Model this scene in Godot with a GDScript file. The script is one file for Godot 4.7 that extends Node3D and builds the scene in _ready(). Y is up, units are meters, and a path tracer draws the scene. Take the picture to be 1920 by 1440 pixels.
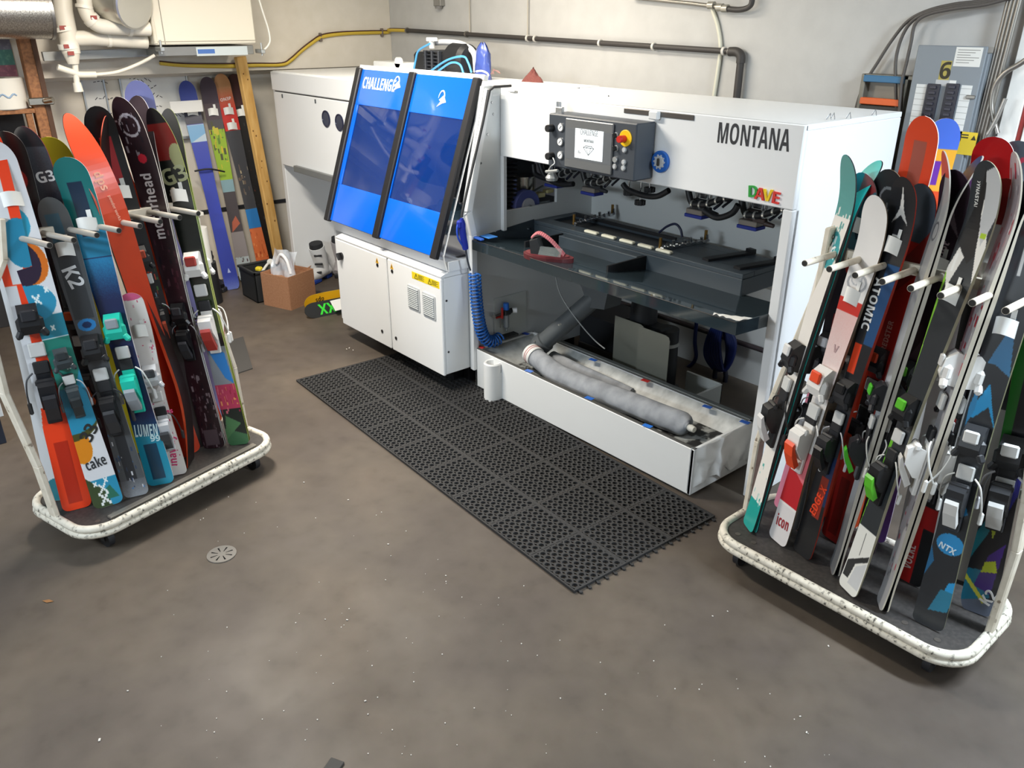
extends Node3D
# A ski workshop: a white grinding machine, two carts of skis, walls with pipes.
# Metres; the machine runs along x, its front faces +z, the back wall stands at z = -2.393.

const CAM := Vector3(1.8968, 2.1965, 1.9515)
const FOCAL := 1507.94
var cam_basis: Basis
var org := {}
var taken := {}
var mats := {}

# ---------------------------------------------------------------- helpers
func ray(x: float, y: float) -> Vector3:
	return cam_basis * Vector3((x - 960.0) / FOCAL, -(y - 720.0) / FOCAL, -1.0)
func hit(x: float, y: float, ax: int, v: float) -> Vector3:      # where the sight line of a pixel meets a known plane
	var d := ray(x, y)
	return CAM + d * ((v - CAM[ax]) / d[ax])
func hitp(x: float, y: float, n: Vector3, p: Vector3) -> Vector3:
	var d := ray(x, y)
	return CAM + d * (n.dot(p - CAM) / n.dot(d))

func col(h: String) -> Color:
	return Color.html(h)
func paint(h: String, rough := 0.6, metal := 0.0, spec := 0.5) -> StandardMaterial3D:
	var k := "%s %s %s %s" % [h, rough, metal, spec]
	if not mats.has(k):
		var m := StandardMaterial3D.new()
		m.albedo_color = Color.html(h); m.roughness = rough; m.metallic = metal; m.metallic_specular = spec
		mats[k] = m
	return mats[k]
func noise_tex(freq: float, ramp: Array, size := 512, octaves := 4, seed_ := 1, kind := FastNoiseLite.TYPE_SIMPLEX_SMOOTH) -> NoiseTexture2D:
	var n := FastNoiseLite.new()
	n.noise_type = kind; n.frequency = freq; n.fractal_octaves = octaves; n.seed = seed_
	var t := NoiseTexture2D.new()
	t.width = size; t.height = size; t.seamless = true; t.noise = n; t.normalize = true
	var g := Gradient.new()
	g.offsets = PackedFloat32Array(ramp.map(func(a): return a[0]))
	g.colors = PackedColorArray(ramp.map(func(a): return Color.html(a[1])))
	t.color_ramp = g
	return t
func grain(freq: float, ramp: Array, scale: float, rough := 0.7, metal := 0.0, seed_ := 1, octaves := 4) -> StandardMaterial3D:
	var m := StandardMaterial3D.new()
	m.albedo_texture = noise_tex(freq, ramp, 512, octaves, seed_)
	m.uv1_triplanar = true; m.uv1_world_triplanar = true; m.uv1_scale = Vector3.ONE * scale
	m.roughness = rough; m.metallic = metal
	return m

func S() -> SurfaceTool:
	var st := SurfaceTool.new()
	st.begin(Mesh.PRIMITIVE_TRIANGLES)
	return st
func v(st: SurfaceTool, p: Vector3, n: Vector3) -> void:
	st.set_normal(n); st.add_vertex(p)
func tri(st: SurfaceTool, a: Vector3, b: Vector3, c: Vector3, na: Vector3, nb: Vector3, nc: Vector3) -> void:
	if (b - a).cross(c - a).dot(na + nb + nc) > 0.0:
		v(st, a, na); v(st, c, nc); v(st, b, nb)
	else:
		v(st, a, na); v(st, b, nb); v(st, c, nc)
func ftri(st: SurfaceTool, a: Vector3, b: Vector3, c: Vector3, n: Vector3) -> void:
	tri(st, a, b, c, n, n, n)
func quad(st: SurfaceTool, a: Vector3, b: Vector3, c: Vector3, d: Vector3, n: Vector3) -> void:
	tri(st, a, b, c, n, n, n); tri(st, a, c, d, n, n, n)
# a box with chamfered edges
func bx(st: SurfaceTool, c: Vector3, s: Vector3, b := 0.003, B := Basis()) -> void:
	var h := s * 0.5
	b = minf(b, minf(h.x, minf(h.y, h.z)) * 0.8)
	var P := func(ax: int, g: Vector3) -> Vector3:
		var p := Vector3(g.x * (h.x - b), g.y * (h.y - b), g.z * (h.z - b))
		p[ax] = g[ax] * h[ax]
		return c + B * p
	for ax in 3:
		var i := (ax + 1) % 3
		var j := (ax + 2) % 3
		for sg in [-1.0, 1.0]:
			var n := Vector3.ZERO; n[ax] = sg
			var q := []
			for e in [[-1.0, -1.0], [1.0, -1.0], [1.0, 1.0], [-1.0, 1.0]]:
				var g := Vector3.ZERO; g[ax] = sg; g[i] = e[0]; g[j] = e[1]
				q.append(P.call(ax, g))
			quad(st, q[0], q[1], q[2], q[3], B * n)
			if b > 0.0:
				for sj in [-1.0, 1.0]:
					var g1 := Vector3.ZERO; g1[ax] = -1.0; g1[i] = sg; g1[j] = sj
					var g2 := g1; g2[ax] = 1.0
					var nn := Vector3.ZERO; nn[i] = sg; nn[j] = sj
					quad(st, P.call(i, g1), P.call(i, g2), P.call(j, g2), P.call(j, g1), B * nn.normalized())
	if b > 0.0:
		for x in [-1.0, 1.0]:
			for y in [-1.0, 1.0]:
				for z in [-1.0, 1.0]:
					var g := Vector3(x, y, z)
					ftri(st, P.call(0, g), P.call(1, g), P.call(2, g), B * g.normalized())
func bx2(st: SurfaceTool, a: Vector3, b: Vector3, bev := 0.003) -> void:   # from two opposite corners
	bx(st, (a + b) * 0.5, (b - a).abs(), bev)
# a bar of rectangular section between two points
func bar(st: SurfaceTool, a: Vector3, b: Vector3, w: float, t: float, side := Vector3.UP, bev := 0.002) -> void:
	var y := (b - a).normalized()
	var x := side - y * side.dot(y)
	x = x.normalized() if x.length() > 1e-4 else y.cross(Vector3.RIGHT).normalized()
	bx(st, (a + b) * 0.5, Vector3(w, (b - a).length(), t), bev, Basis(x, y, x.cross(y)))
func frame_of(y: Vector3) -> Basis:
	y = y.normalized()
	var x := y.cross(Vector3.UP if absf(y.y) < 0.95 else Vector3.RIGHT).normalized()
	return Basis(x, y, x.cross(y))
func cyl(st: SurfaceTool, a: Vector3, b: Vector3, r: float, r2 := -1.0, n := 16, caps := true) -> void:
	if r2 < 0.0: r2 = r
	var B := frame_of(b - a)
	var sl := (r - r2) / maxf((b - a).length(), 1e-5)
	for i in n:
		var t0 := TAU * i / n
		var t1 := TAU * (i + 1) / n
		var d0 := B.x * cos(t0) + B.z * sin(t0)
		var d1 := B.x * cos(t1) + B.z * sin(t1)
		var n0 := (d0 + B.y * sl).normalized()
		var n1 := (d1 + B.y * sl).normalized()
		tri(st, a + d0 * r, a + d1 * r, b + d1 * r2, n0, n1, n1)
		tri(st, a + d0 * r, b + d1 * r2, b + d0 * r2, n0, n1, n0)
		if caps:
			ftri(st, a, a + d0 * r, a + d1 * r, -B.y)
			ftri(st, b, b + d0 * r2, b + d1 * r2, B.y)
func smooth_path(pts: Array, k := 6) -> Array:            # Catmull-Rom through the points
	var out := []
	for i in pts.size() - 1:
		var p0: Vector3 = pts[maxi(i - 1, 0)]
		var p1: Vector3 = pts[i]
		var p2: Vector3 = pts[i + 1]
		var p3: Vector3 = pts[mini(i + 2, pts.size() - 1)]
		for j in k:
			out.append(p1.cubic_interpolate(p2, p0, p3, float(j) / k))
	out.append(pts[-1])
	return out
func pipe(st: SurfaceTool, pts: Array, r, n := 8, closed := false) -> void:   # r: a radius or one for each point
	var m := pts.size()
	var rings := []
	var nrm := []
	var up := Vector3.ZERO
	for i in m:
		var a: Vector3 = pts[(i - 1 + m) % m] if closed or i > 0 else pts[0]
		var b: Vector3 = pts[(i + 1) % m] if closed or i < m - 1 else pts[m - 1]
		var d := (b - a).normalized()
		if up == Vector3.ZERO: up = frame_of(d).x
		up = (up - d * up.dot(d)).normalized()
		var w := d.cross(up)
		var rr: float = r[i] if r is Array else r
		var ring := []
		var nn := []
		for k in n:
			var t := TAU * k / n
			var e := up * cos(t) + w * sin(t)
			ring.append(pts[i] + e * rr); nn.append(e)
		rings.append(ring); nrm.append(nn)
	for i in (m if closed else m - 1):
		var j := (i + 1) % m
		for k in n:
			var l := (k + 1) % n
			tri(st, rings[i][k], rings[i][l], rings[j][l], nrm[i][k], nrm[i][l], nrm[j][l])
			tri(st, rings[i][k], rings[j][l], rings[j][k], nrm[i][k], nrm[j][l], nrm[j][k])
	if not closed:
		for k in n:
			var l := (k + 1) % n
			ftri(st, pts[0], rings[0][k], rings[0][l], (pts[0] - pts[1]).normalized())
			ftri(st, pts[m - 1], rings[m - 1][k], rings[m - 1][l], (pts[m - 1] - pts[m - 2]).normalized())
func lathe(st: SurfaceTool, prof: Array, xf: Transform3D, n := 24) -> void:    # profile of (radius, height), turned about xf's y
	for i in prof.size() - 1:
		var a: Vector2 = prof[i]
		var b: Vector2 = prof[i + 1]
		var e := (b - a).normalized()
		for k in n:
			var t0 := TAU * k / n
			var t1 := TAU * (k + 1) / n
			var f := func(p: Vector2, t: float) -> Vector3: return xf * Vector3(p.x * cos(t), p.y, p.x * sin(t))
			var g := func(t: float) -> Vector3: return xf.basis * Vector3(e.y * cos(t), -e.x, e.y * sin(t))
			if a.x > 1e-5: tri(st, f.call(a, t0), f.call(a, t1), f.call(b, t1), g.call(t0), g.call(t1), g.call(t1))
			if b.x > 1e-5: tri(st, f.call(a, t0), f.call(b, t1), f.call(b, t0), g.call(t0), g.call(t1), g.call(t0))
func prism(st: SurfaceTool, poly: Array, xf: Transform3D, d: float) -> void:   # polygon in xf's xy plane, extruded along z
	var pp := PackedVector2Array(poly)
	var ix := Geometry2D.triangulate_polygon(pp)
	var c := Vector2.ZERO
	for p in pp: c += p / pp.size()
	for i in range(0, ix.size(), 3):
		var q := [pp[ix[i]], pp[ix[i + 1]], pp[ix[i + 2]]]
		var lo := q.map(func(p): return xf * Vector3(p.x, p.y, 0.0))
		var hi := q.map(func(p): return xf * Vector3(p.x, p.y, d))
		ftri(st, lo[0], lo[1], lo[2], -xf.basis.z * signf(d))
		ftri(st, hi[0], hi[1], hi[2], xf.basis.z * signf(d))
	var cw := Geometry2D.is_polygon_clockwise(pp)
	for i in pp.size():
		var a := pp[i]
		var b := pp[(i + 1) % pp.size()]
		var e := (b - a).normalized()
		var n := Vector3(-e.y, e.x, 0.0) if cw else Vector3(e.y, -e.x, 0.0)
		quad(st, xf * Vector3(a.x, a.y, 0), xf * Vector3(b.x, b.y, 0), xf * Vector3(b.x, b.y, d), xf * Vector3(a.x, a.y, d), xf.basis * n)
func sheet(st: SurfaceTool, rows: Array) -> void:          # a smooth surface through a grid of points
	var R := rows.size()
	var C: int = rows[0].size()
	var N := []
	for i in R:
		var l := []
		for j in C:
			var du: Vector3 = rows[mini(i + 1, R - 1)][j] - rows[maxi(i - 1, 0)][j]
			var dv: Vector3 = rows[i][mini(j + 1, C - 1)] - rows[i][maxi(j - 1, 0)]
			l.append(dv.cross(du).normalized())
		N.append(l)
	for i in R - 1:
		for j in C - 1:
			tri(st, rows[i][j], rows[i][j + 1], rows[i + 1][j + 1], N[i][j], N[i][j + 1], N[i + 1][j + 1])
			tri(st, rows[i][j], rows[i + 1][j + 1], rows[i + 1][j], N[i][j], N[i + 1][j + 1], N[i + 1][j])
func round_rect(w: float, h: float, r: float, k := 4) -> Array:   # centred, as Vector2s
	var out := []
	for q in 4:
		var cx := (w * 0.5 - r) * (1.0 if q == 0 or q == 3 else -1.0)
		var cy := (h * 0.5 - r) * (1.0 if q < 2 else -1.0)
		for i in k + 1:
			var t := PI * 0.5 * (q + float(i) / k)
			out.append(Vector2(cx + r * cos(t), cy + r * sin(t)))
	return out

func numbered(n: String) -> String:
	taken[n] = taken.get(n, 0) + 1
	return n if taken[n] == 1 else "%s_%03d" % [n, taken[n] - 1]
func tag(o: Node, label: String, category: String, group := "", kind := "") -> Node:
	if label: o.set_meta("label", label)
	if category: o.set_meta("category", category)
	if group: o.set_meta("group", group)
	if kind: o.set_meta("kind", kind)
	return o
func thing(called: String, label: String, category: String, at := Vector3.ZERO, group := "") -> Node3D:
	var o := Node3D.new()
	o.name = numbered(called); add_child(o); o.position = at; org[o] = at
	tag(o, label, category, group)
	return o
# commits a shape (in world coordinates of the thing's own place) as one named mesh
func obj(called: String, st: SurfaceTool, m: Material, parent: Node = null) -> MeshInstance3D:
	return put(called, st.commit(), m, parent)
func put(called: String, mesh: Mesh, m: Material, parent: Node = null) -> MeshInstance3D:
	var o := MeshInstance3D.new()
	o.mesh = mesh; o.material_override = m; o.cast_shadow = GeometryInstance3D.SHADOW_CASTING_SETTING_ON
	if parent == null:
		o.name = numbered(called); add_child(o)
	else:
		o.name = called; parent.add_child(o, true)
		if org.has(parent): o.position = -org[parent]
	return o
func struct(called: String, st: SurfaceTool, m: Material) -> MeshInstance3D:
	var o := obj(called, st, m)
	o.set_meta("kind", "structure")
	return o
func box_part(called: String, a: Vector3, b: Vector3, m: Material, parent: Node, bev := 0.003) -> MeshInstance3D:
	var st := S(); bx2(st, a, b, bev)
	return obj(called, st, m, parent)
func lettering(text: String, xf: Transform3D, height: float, m: Material, parent: Node, bold := true, width := 0.0, depth := 0.0012, called := "lettering") -> MeshInstance3D:
	var f := SystemFont.new()
	f.font_names = PackedStringArray(["Droid Sans"]); f.font_weight = 700 if bold else 400
	var t := TextMesh.new()
	t.text = text; t.font = f; t.font_size = 64; t.pixel_size = height / 46.0; t.depth = depth; t.curve_step = 2.0
	var o := put(called, t, m, parent)
	var w := t.get_aabb().size.x
	var sx := width / w if width > 0.0 and w > 0.0 else 1.0
	o.transform = Transform3D(xf.basis.scaled_local(Vector3(sx, 1, 1)), xf.origin + o.position)
	return o

# ---------------------------------------------------------------- scene
func _ready() -> void:
	var cam := Camera3D.new()
	cam.name = "camera"; cam.position = CAM; cam.rotation = Vector3(-0.426475, 0.867656, 0.001563)
	cam.fov = 51.04; cam.near = 0.05; cam.far = 60.0
	add_child(cam); cam.current = true
	cam_basis = Basis.from_euler(cam.rotation)
	var env := Environment.new()
	env.background_mode = Environment.BG_COLOR
	env.background_color = Color(0.02, 0.02, 0.02)
	env.tonemap_mode = Environment.TONE_MAPPER_LINEAR
	env.tonemap_exposure = 1.0
	env.sdfgi_enabled = true; env.ssao_enabled = true; env.ssil_enabled = true
	var we := WorldEnvironment.new()
	we.name = "environment"; we.environment = env
	add_child(we)
	# ceiling lamps of the workshop (above the frame)
	ceiling_lamp(Vector3(-2.4, 2.93, 0.45), 1.2, Color(1.0, 0.965, 0.91), 13.5, "fluorescent ceiling fitting above the rubber mats")
	ceiling_lamp(Vector3(-2.5, 2.93, -1.15), 1.2, Color(1.0, 0.955, 0.88), 4.2, "fluorescent ceiling fitting above the blue machine doors")
	ceiling_lamp(Vector3(2.2, 2.93, -1.2), 1.2, Color(0.90, 0.955, 1.0), 16.0, "fluorescent ceiling fitting above the carving ski cart")
	ceiling_lamp(Vector3(-0.9, 2.40, 3.85), 1.5, Color(0.90, 0.955, 1.0), 8.5, "fluorescent fitting tilted on brackets high on the end wall", 0.85)
	room()
	floor_mats()
	machine()
	bench()
	basin()
	machine_top()
	under_bench()
	wall_fittings()
	store_corner()
	carts()
	floor_things()

func ceiling_lamp(at: Vector3, length: float, c: Color, e: float, label: String, tilt := 0.0) -> void:
	var t := thing("ceiling_lamp", label, "lamp", at, "fluorescent ceiling fittings")
	var st := S()
	bx2(st, at + Vector3(-length / 2, 0.0, -0.15), at + Vector3(length / 2, 0.055, 0.15), 0.008)
	obj("housing", st, paint("e8e8e6", 0.5), t)
	var g := StandardMaterial3D.new()
	g.albedo_color = Color(0.9, 0.9, 0.9); g.emission_enabled = true; g.emission = c; g.emission_energy_multiplier = 3.0
	if tilt > 0.0:
		for s in [-0.45, 0.45]:
			st = S(); bar(st, at + Vector3(length * s, 0.05, 0.1), at + Vector3(length * s, 0.18, 0.2), 0.03, 0.01, Vector3.RIGHT)
			obj("wall_bracket", st, paint("b4b6b4", 0.4, 0.6), t)
	for z in [-0.07, 0.07]:
		st = S()
		cyl(st, at + Vector3(-length / 2 + 0.03, -0.022, z), at + Vector3(length / 2 - 0.03, -0.022, z), 0.019, -1, 14)
		obj("tube", st, g, t)
	var l := AreaLight3D.new()
	l.name = "lamp_light"; l.area_size = Vector2(length, 0.28); l.light_color = c; l.light_energy = e
	l.shadow_enabled = true; l.area_range = 14.0
	l.rotation_degrees = Vector3(-90, 0, 0)
	t.add_child(l); l.position = Vector3(0, -0.05, 0)
	t.rotation.x = tilt

const WALL_B := -2.393      # back wall
const WALL_L := -5.3        # side wall, lower part
const SOFFIT := -4.95       # side wall, upper part
func room() -> void:
	var conc := StandardMaterial3D.new()
	conc.albedo_texture = noise_tex(0.004, [[0.0, "4d453e"], [0.3, "534a43"], [0.5, "584f46"], [0.7, "5d5349"], [1.0, "64594d"]], 1024, 5, 11)
	conc.uv1_triplanar = true; conc.uv1_world_triplanar = true; conc.uv1_scale = Vector3.ONE * 0.22
	conc.detail_enabled = true; conc.detail_blend_mode = BaseMaterial3D.BLEND_MODE_MUL
	conc.detail_uv_layer = BaseMaterial3D.DETAIL_UV_1
	conc.detail_albedo = noise_tex(0.03, [[0.0, "d8d6d4"], [0.35, "eeedec"], [1.0, "ffffff"]], 1024, 5, 4)
	conc.roughness = 0.55
	conc.roughness_texture = noise_tex(0.012, [[0.0, "8a8a8a"], [1.0, "d8d8d8"]], 512, 4, 8)
	conc.roughness = 0.85
	var st := S(); bx2(st, Vector3(-5.5, -0.1, -2.6), Vector3(3.7, 0.0, 4.2), 0.0)
	struct("floor", st, conc)
	var wm := grain(0.02, [[0.0, "bab9b6"], [0.5, "bebdba"], [1.0, "c2c1be"]], 0.5, 0.75, 0.0, 3)
	var wl := grain(0.02, [[0.0, "d2cbbd"], [0.5, "d6cfc2"], [1.0, "dad3c7"]], 0.5, 0.75, 0.0, 5)
	st = S(); bx2(st, Vector3(-5.5, 0, WALL_B - 0.12), Vector3(0.52, 3.0, WALL_B), 0.0)
	struct("wall_back", st, wm)
	st = S(); bx2(st, Vector3(1.45, 0, WALL_B - 0.12), Vector3(3.7, 3.0, WALL_B), 0.0)
	bx2(st, Vector3(0.52, 2.35, WALL_B - 0.12), Vector3(1.45, 3.0, WALL_B), 0.0)
	struct("wall_back_end", st, wm)
	st = S(); bx2(st, Vector3(WALL_L - 0.2, 0, WALL_B), Vector3(WALL_L, 1.8, 4.2), 0.0)
	bx2(st, Vector3(WALL_L - 0.2, 1.8, WALL_B), Vector3(SOFFIT, 3.0, 4.2), 0.003)
	struct("wall_left", st, wl)
	st = S(); bx2(st, Vector3(3.6, 0, WALL_B), Vector3(3.72, 3.0, 4.2), 0.0)
	struct("wall_right", st, wm)
	st = S(); bx2(st, Vector3(WALL_L, 0, 4.1), Vector3(3.6, 3.0, 4.22), 0.0)
	struct("wall_front", st, wm)
	st = S(); bx2(st, Vector3(-5.5, 3.0, -2.6), Vector3(3.72, 3.1, 4.22), 0.0)
	struct("ceiling", st, paint("dcdad4", 0.8))
	# the doorway beside the breaker panel
	var d := thing("door_1", "dark door with a white jamb beside the breaker panel", "door", Vector3(0.5, 0, WALL_B))
	d.set_meta("kind", "structure")
	box_part("jamb", Vector3(0.36, 0, WALL_B), Vector3(0.44, 2.4, WALL_B + 0.03), paint("e6e4de", 0.6), d)
	box_part("red_trim", Vector3(0.44, 0, WALL_B), Vector3(0.465, 2.4, WALL_B + 0.022), paint("8d2a24", 0.6), d)
	box_part("jamb", Vector3(0.465, 0, WALL_B), Vector3(0.53, 2.4, WALL_B + 0.03), paint("e6e4de", 0.6), d)
	box_part("door_leaf", Vector3(0.53, 0.01, WALL_B - 0.07), Vector3(1.44, 2.34, WALL_B - 0.02), paint("2b3542", 0.5), d)
	var kn := S(); cyl(kn, Vector3(1.36, 1.0, WALL_B - 0.02), Vector3(1.36, 1.0, WALL_B + 0.03), 0.012)
	cyl(kn, Vector3(1.36, 1.0, WALL_B + 0.03), Vector3(1.36, 1.0, WALL_B + 0.06), 0.028)
	obj("door_knob", kn, paint("b8b4aa", 0.3, 1.0), d)

# ---------------------------------------------------------------- rubber mats
func floor_mats() -> void:
	var rub := grain(0.05, [[0.0, "232324"], [0.5, "2b2b2c"], [1.0, "333334"]], 2.0, 0.7, 0.0, 21)
	var c := 0.3048
	var st := S()
	var th := 0.013
	var m := 8
	var p := (c - 0.018) / m
	for i in 3:
		for j in 3:
			var o := Vector3(i * c, 0, -j * c)      # lower corner of a block of holes
			var q0 := o + Vector3(0, th, 0)
			# the rib round the block, a little lower: a groove between blocks
			for e in [[0.0, 0.0, c, 0.009], [0.0, c - 0.009, c, c], [0.0, 0.009, 0.009, c - 0.009], [c - 0.009, 0.009, c, c - 0.009]]:
				var y := -0.0015 if e[0] < 0.001 or e[1] > c - 0.02 else 0.0
				quad(st, q0 + Vector3(e[0], y, -e[1]), q0 + Vector3(e[2], y, -e[1]), q0 + Vector3(e[2], y, -e[3]), q0 + Vector3(e[0], y, -e[3]), Vector3.UP)
			for a in m:
				for b in m:
					var k := q0 + Vector3(0.009 + (a + 0.5) * p, 0, -(0.009 + (b + 0.5) * p))
					var n := 10
					var r := p * 0.355
					for s in n:
						var t0 := TAU * s / n
						var t1 := TAU * (s + 1) / n
						var d0 := Vector3(cos(t0), 0, sin(t0))
						var d1 := Vector3(cos(t1), 0, sin(t1))
						var f0 := d0 * (p * 0.5 / maxf(absf(d0.x), absf(d0.z)))
						var f1 := d1 * (p * 0.5 / maxf(absf(d1.x), absf(d1.z)))
						quad(st, k + d0 * r, k + d1 * r, k + f1, k + f0, Vector3.UP)
						var dn := Vector3(0, -th + 0.001, 0)
						tri(st, k + d0 * r, k + d1 * r, k + d1 * r + dn, -d0, -d1, -d1)
						tri(st, k + d0 * r, k + d1 * r + dn, k + d0 * r + dn, -d0, -d1, -d0)
	# rim and interlocking lugs on one side
	var w := 3 * c
	for e in [[Vector3(0, 0, 0), Vector3(w, 0, 0), Vector3.BACK], [Vector3(0, 0, -w), Vector3(w, 0, -w), Vector3.FORWARD], [Vector3(0, 0, 0), Vector3(0, 0, -w), Vector3.LEFT], [Vector3(w, 0, 0), Vector3(w, 0, -w), Vector3.RIGHT]]:
		quad(st, e[0], e[1], e[1] + Vector3(0, th, 0), e[0] + Vector3(0, th, 0), e[2])
	var mesh := st.commit()
	var lug := S()
	for k in 18:
		var z := -(k + 0.5) * w / 18
		bx(lug, Vector3(w + 0.006, 0.004, z), Vector3(0.014, 0.007, 0.009), 0.002)
		cyl(lug, Vector3(w + 0.015, 0.0005, z), Vector3(w + 0.015, 0.0075, z), 0.0085, 0.008, 8)
	var lm := lug.commit()
	var yaw := -0.0377
	var names := ["perforated black rubber mat under the electrical cabinet end", "middle one of three joined perforated rubber mats", "perforated black rubber mat with interlocking lugs along its open edge"]
	for k in 3:
		var t := thing("rubber_mat", names[k], "mat", Vector3.ZERO, "perforated rubber mats in front of the machine")
		put("perforated_sheet", mesh, rub, t)
		if k == 2: put("interlocking_lugs", lm, rub, t)
		t.rotation.y = yaw
		t.position = Basis(Vector3.UP, yaw) * Vector3(-3 * w + k * w, 0.001, 0.0)

# ---------------------------------------------------------------- the grinding machine
const XM := -1.918          # inner side wall between grinder and bench
var mach: Node3D
func zr(x0: float, y0: float, x1: float, y1: float, z: float) -> Array:      # two opposite corners on a plane of constant z
	return [hit(x0, y0, 2, z), hit(x1, y1, 2, z)]
func machine() -> void:
	var white := paint("e9ebec", 0.42)
	var grey := paint("c9cdcf", 0.5)
	var black := paint("17171b", 0.45)
	mach = thing("ski_grinding_machine", "large white ski grinding machine with blue sliding doors and an open bench", "machine", Vector3(-1.9, 0, -1.5))
	# --- grinder housing: hollow, its front closed by the doors
	var st := S()
	bx2(st, Vector3(-3.35, 1.785, -2.02), Vector3(-1.918, 1.805, -1.13), 0.003)            # roof
	bx2(st, Vector3(-3.35, 0.12, -2.02), Vector3(-1.94, 1.79, -2.0), 0.0)                 # back
	prism(st, [Vector2(-2.0, 0.12), Vector2(-0.80, 0.12), Vector2(-0.80, 0.86), Vector2(-1.09, 1.80), Vector2(-2.0, 1.80)], Transform3D(Basis(Vector3(0, 0, 1), Vector3.UP, Vector3(-1, 0, 0)), Vector3(-3.33, 0, 0)), 0.02)
	bx2(st, Vector3(-3.33, 0.80, -2.0), Vector3(-1.94, 0.86, -0.80), 0.0)                 # floor of the wet chamber
	obj("grinder_housing", st, white, mach)
	box_part("base_frame", Vector3(-3.15, 0.0, -1.95), Vector3(-2.0, 0.12, -0.98), black, mach)
	# --- side wall towards the bench, with the window to the edge unit
	var zy := Transform3D(Basis(Vector3(0, 0, 1), Vector3.UP, Vector3(-1, 0, 0)), Vector3(XM, 0, 0))   # x of the outline runs along +z
	st = S()
	prism(st, [Vector2(-1.196, 0.124), Vector2(-0.949, 0.124), Vector2(-0.949, 1.01), Vector2(-0.905, 1.15), Vector2(-1.07, 1.845), Vector2(-1.12, 1.848), Vector2(-1.196, 1.83)], zy, 0.022)
	bx2(st, Vector3(XM - 0.022, 0.124, -2.0), Vector3(XM, 1.112, -1.196), 0.0)
	bx2(st, Vector3(XM - 0.022, 1.45, -2.0), Vector3(XM, 1.79, -1.196), 0.0)
	bx2(st, Vector3(XM - 0.022, 1.112, -2.0), Vector3(XM, 1.45, -1.66), 0.0)
	obj("side_panel", st, paint("d3d7d8", 0.45), mach)
	st = S()                                                                              # folded front flange of the side wall
	for e in [[Vector3(XM, 0.126, -0.962), Vector3(XM, 1.01, -0.962)], [Vector3(XM, 1.01, -0.962), Vector3(XM, 1.15, -0.93)], [Vector3(XM, 1.15, -0.93), Vector3(XM, 1.83, -1.092)]]:
		bar(st, e[0] + Vector3(0.012, 0, 0), e[1] + Vector3(0.012, 0, 0), 0.026, 0.045, Vector3.RIGHT, 0.004)
	obj("front_flange", st, white, mach)
	st = S()                                                                              # closes the wedge between door and side wall
	prism(st, [Vector2(-0.78, 0.865), Vector2(-0.775, 0.90), Vector2(-1.10, 1.845), Vector2(-1.075, 1.845), Vector2(-0.93, 1.15), Vector2(-0.962, 1.0), Vector2(-0.962, 0.80), Vector2(-0.80, 0.80)], Transform3D(zy.basis, Vector3(XM - 0.03, 0, 0)), 0.02)
	obj("door_cheek", st, white, mach)
	st = S()
	var g := [[958, 161], [926, 163], [918, 170], [905, 232], [888, 305], [868, 392], [866, 404], [869, 444]]
	pipe(st, g.map(func(a): return hit(a[0], a[1], 0, XM + 0.034)), 0.008, 8)
	obj("rubber_seal", st, paint("2f3032", 0.7), mach)
	st = S()
	for a in [[922, 192], [925, 214], [914, 252], [901, 306], [888, 361], [883, 393]]:
		var p := hit(a[0], a[1], 0, XM)
		cyl(st, p, p + Vector3(0.006, 0, 0), 0.008, 0.006, 10)
	obj("panel_bolts", st, paint("b9bcc0", 0.25, 1.0), mach)
	st = S()                                                                              # folded lip beside the window
	bx2(st, Vector3(XM, 1.0, -1.215), Vector3(XM + 0.03, 1.452, -1.187), 0.003)
	obj("window_lip", st, white, mach)
	doors(white, black)
	wet_chamber()
	# --- extension towards the side wall
	var ext := S()
	bx2(ext, Vector3(-4.78, 1.655, -1.98), Vector3(-3.35, 1.80, -1.10), 0.006)
	bx2(ext, Vector3(-4.78, 1.79, -2.02), Vector3(-3.35, 1.805, -1.12), 0.003)
	bx2(ext, Vector3(-4.755, 1.055, -2.0), Vector3(-3.35, 1.645, -1.104), 0.006)
	obj("feed_housing", ext, white, mach)
	var seam := S()
	bx2(seam, Vector3(-4.75, 1.645, -1.9), Vector3(-3.35, 1.655, -1.112), 0.0)
	obj("shadow_gap", seam, paint("3a3a3a", 0.8), mach)
	ext = S()
	bx2(ext, Vector3(-4.85, 0.0, -2.0), Vector3(-4.79, 1.78, -1.14), 0.005)
	bx2(ext, Vector3(-4.79, 0.2, -1.66), Vector3(-3.36, 1.055, -1.62), 0.0)
	obj("end_panel", ext, white, mach)
	var rail := S()
	var ra := hit(556, 310, 2, -1.10); var rb := hit(628, 333, 2, -1.10)
	bx2(rail, Vector3(ra.x, 1.035, -1.104), Vector3(rb.x + 0.15, 1.085, -1.07), 0.004)
	obj("drip_rail", rail, paint("8d9091", 0.45, 0.6), mach)
	for a in [[612, 223], [637, 230]]:
		var p := hit(a[0], a[1], 2, -1.104)
		st = S(); lathe(st, [Vector2(0.062, 0.0), Vector2(0.062, 0.006), Vector2(0.054, 0.008), Vector2(0.05, 0.004), Vector2(0.0, 0.004)], Transform3D(Basis(Vector3.RIGHT, PI / 2), p), 28)
		obj("round_port", st, paint("20243c", 0.2), mach)
	for a in [[530, 180], [592, 190]]:
		var p := hit(a[0], a[1], 2, -1.104)
		st = S(); bx(st, p + Vector3(0, 0, 0.004), Vector3(0.012, 0.03, 0.008), 0.002)
		obj("latch", st, paint("55585a", 0.4, 0.7), mach)
	cabinet(white, black)
	# --- hood over the bench
	st = S()
	bx2(st, Vector3(XM, 1.45, -1.213), Vector3(0.05, 1.80, -1.188), 0.004)                # front panel
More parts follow.
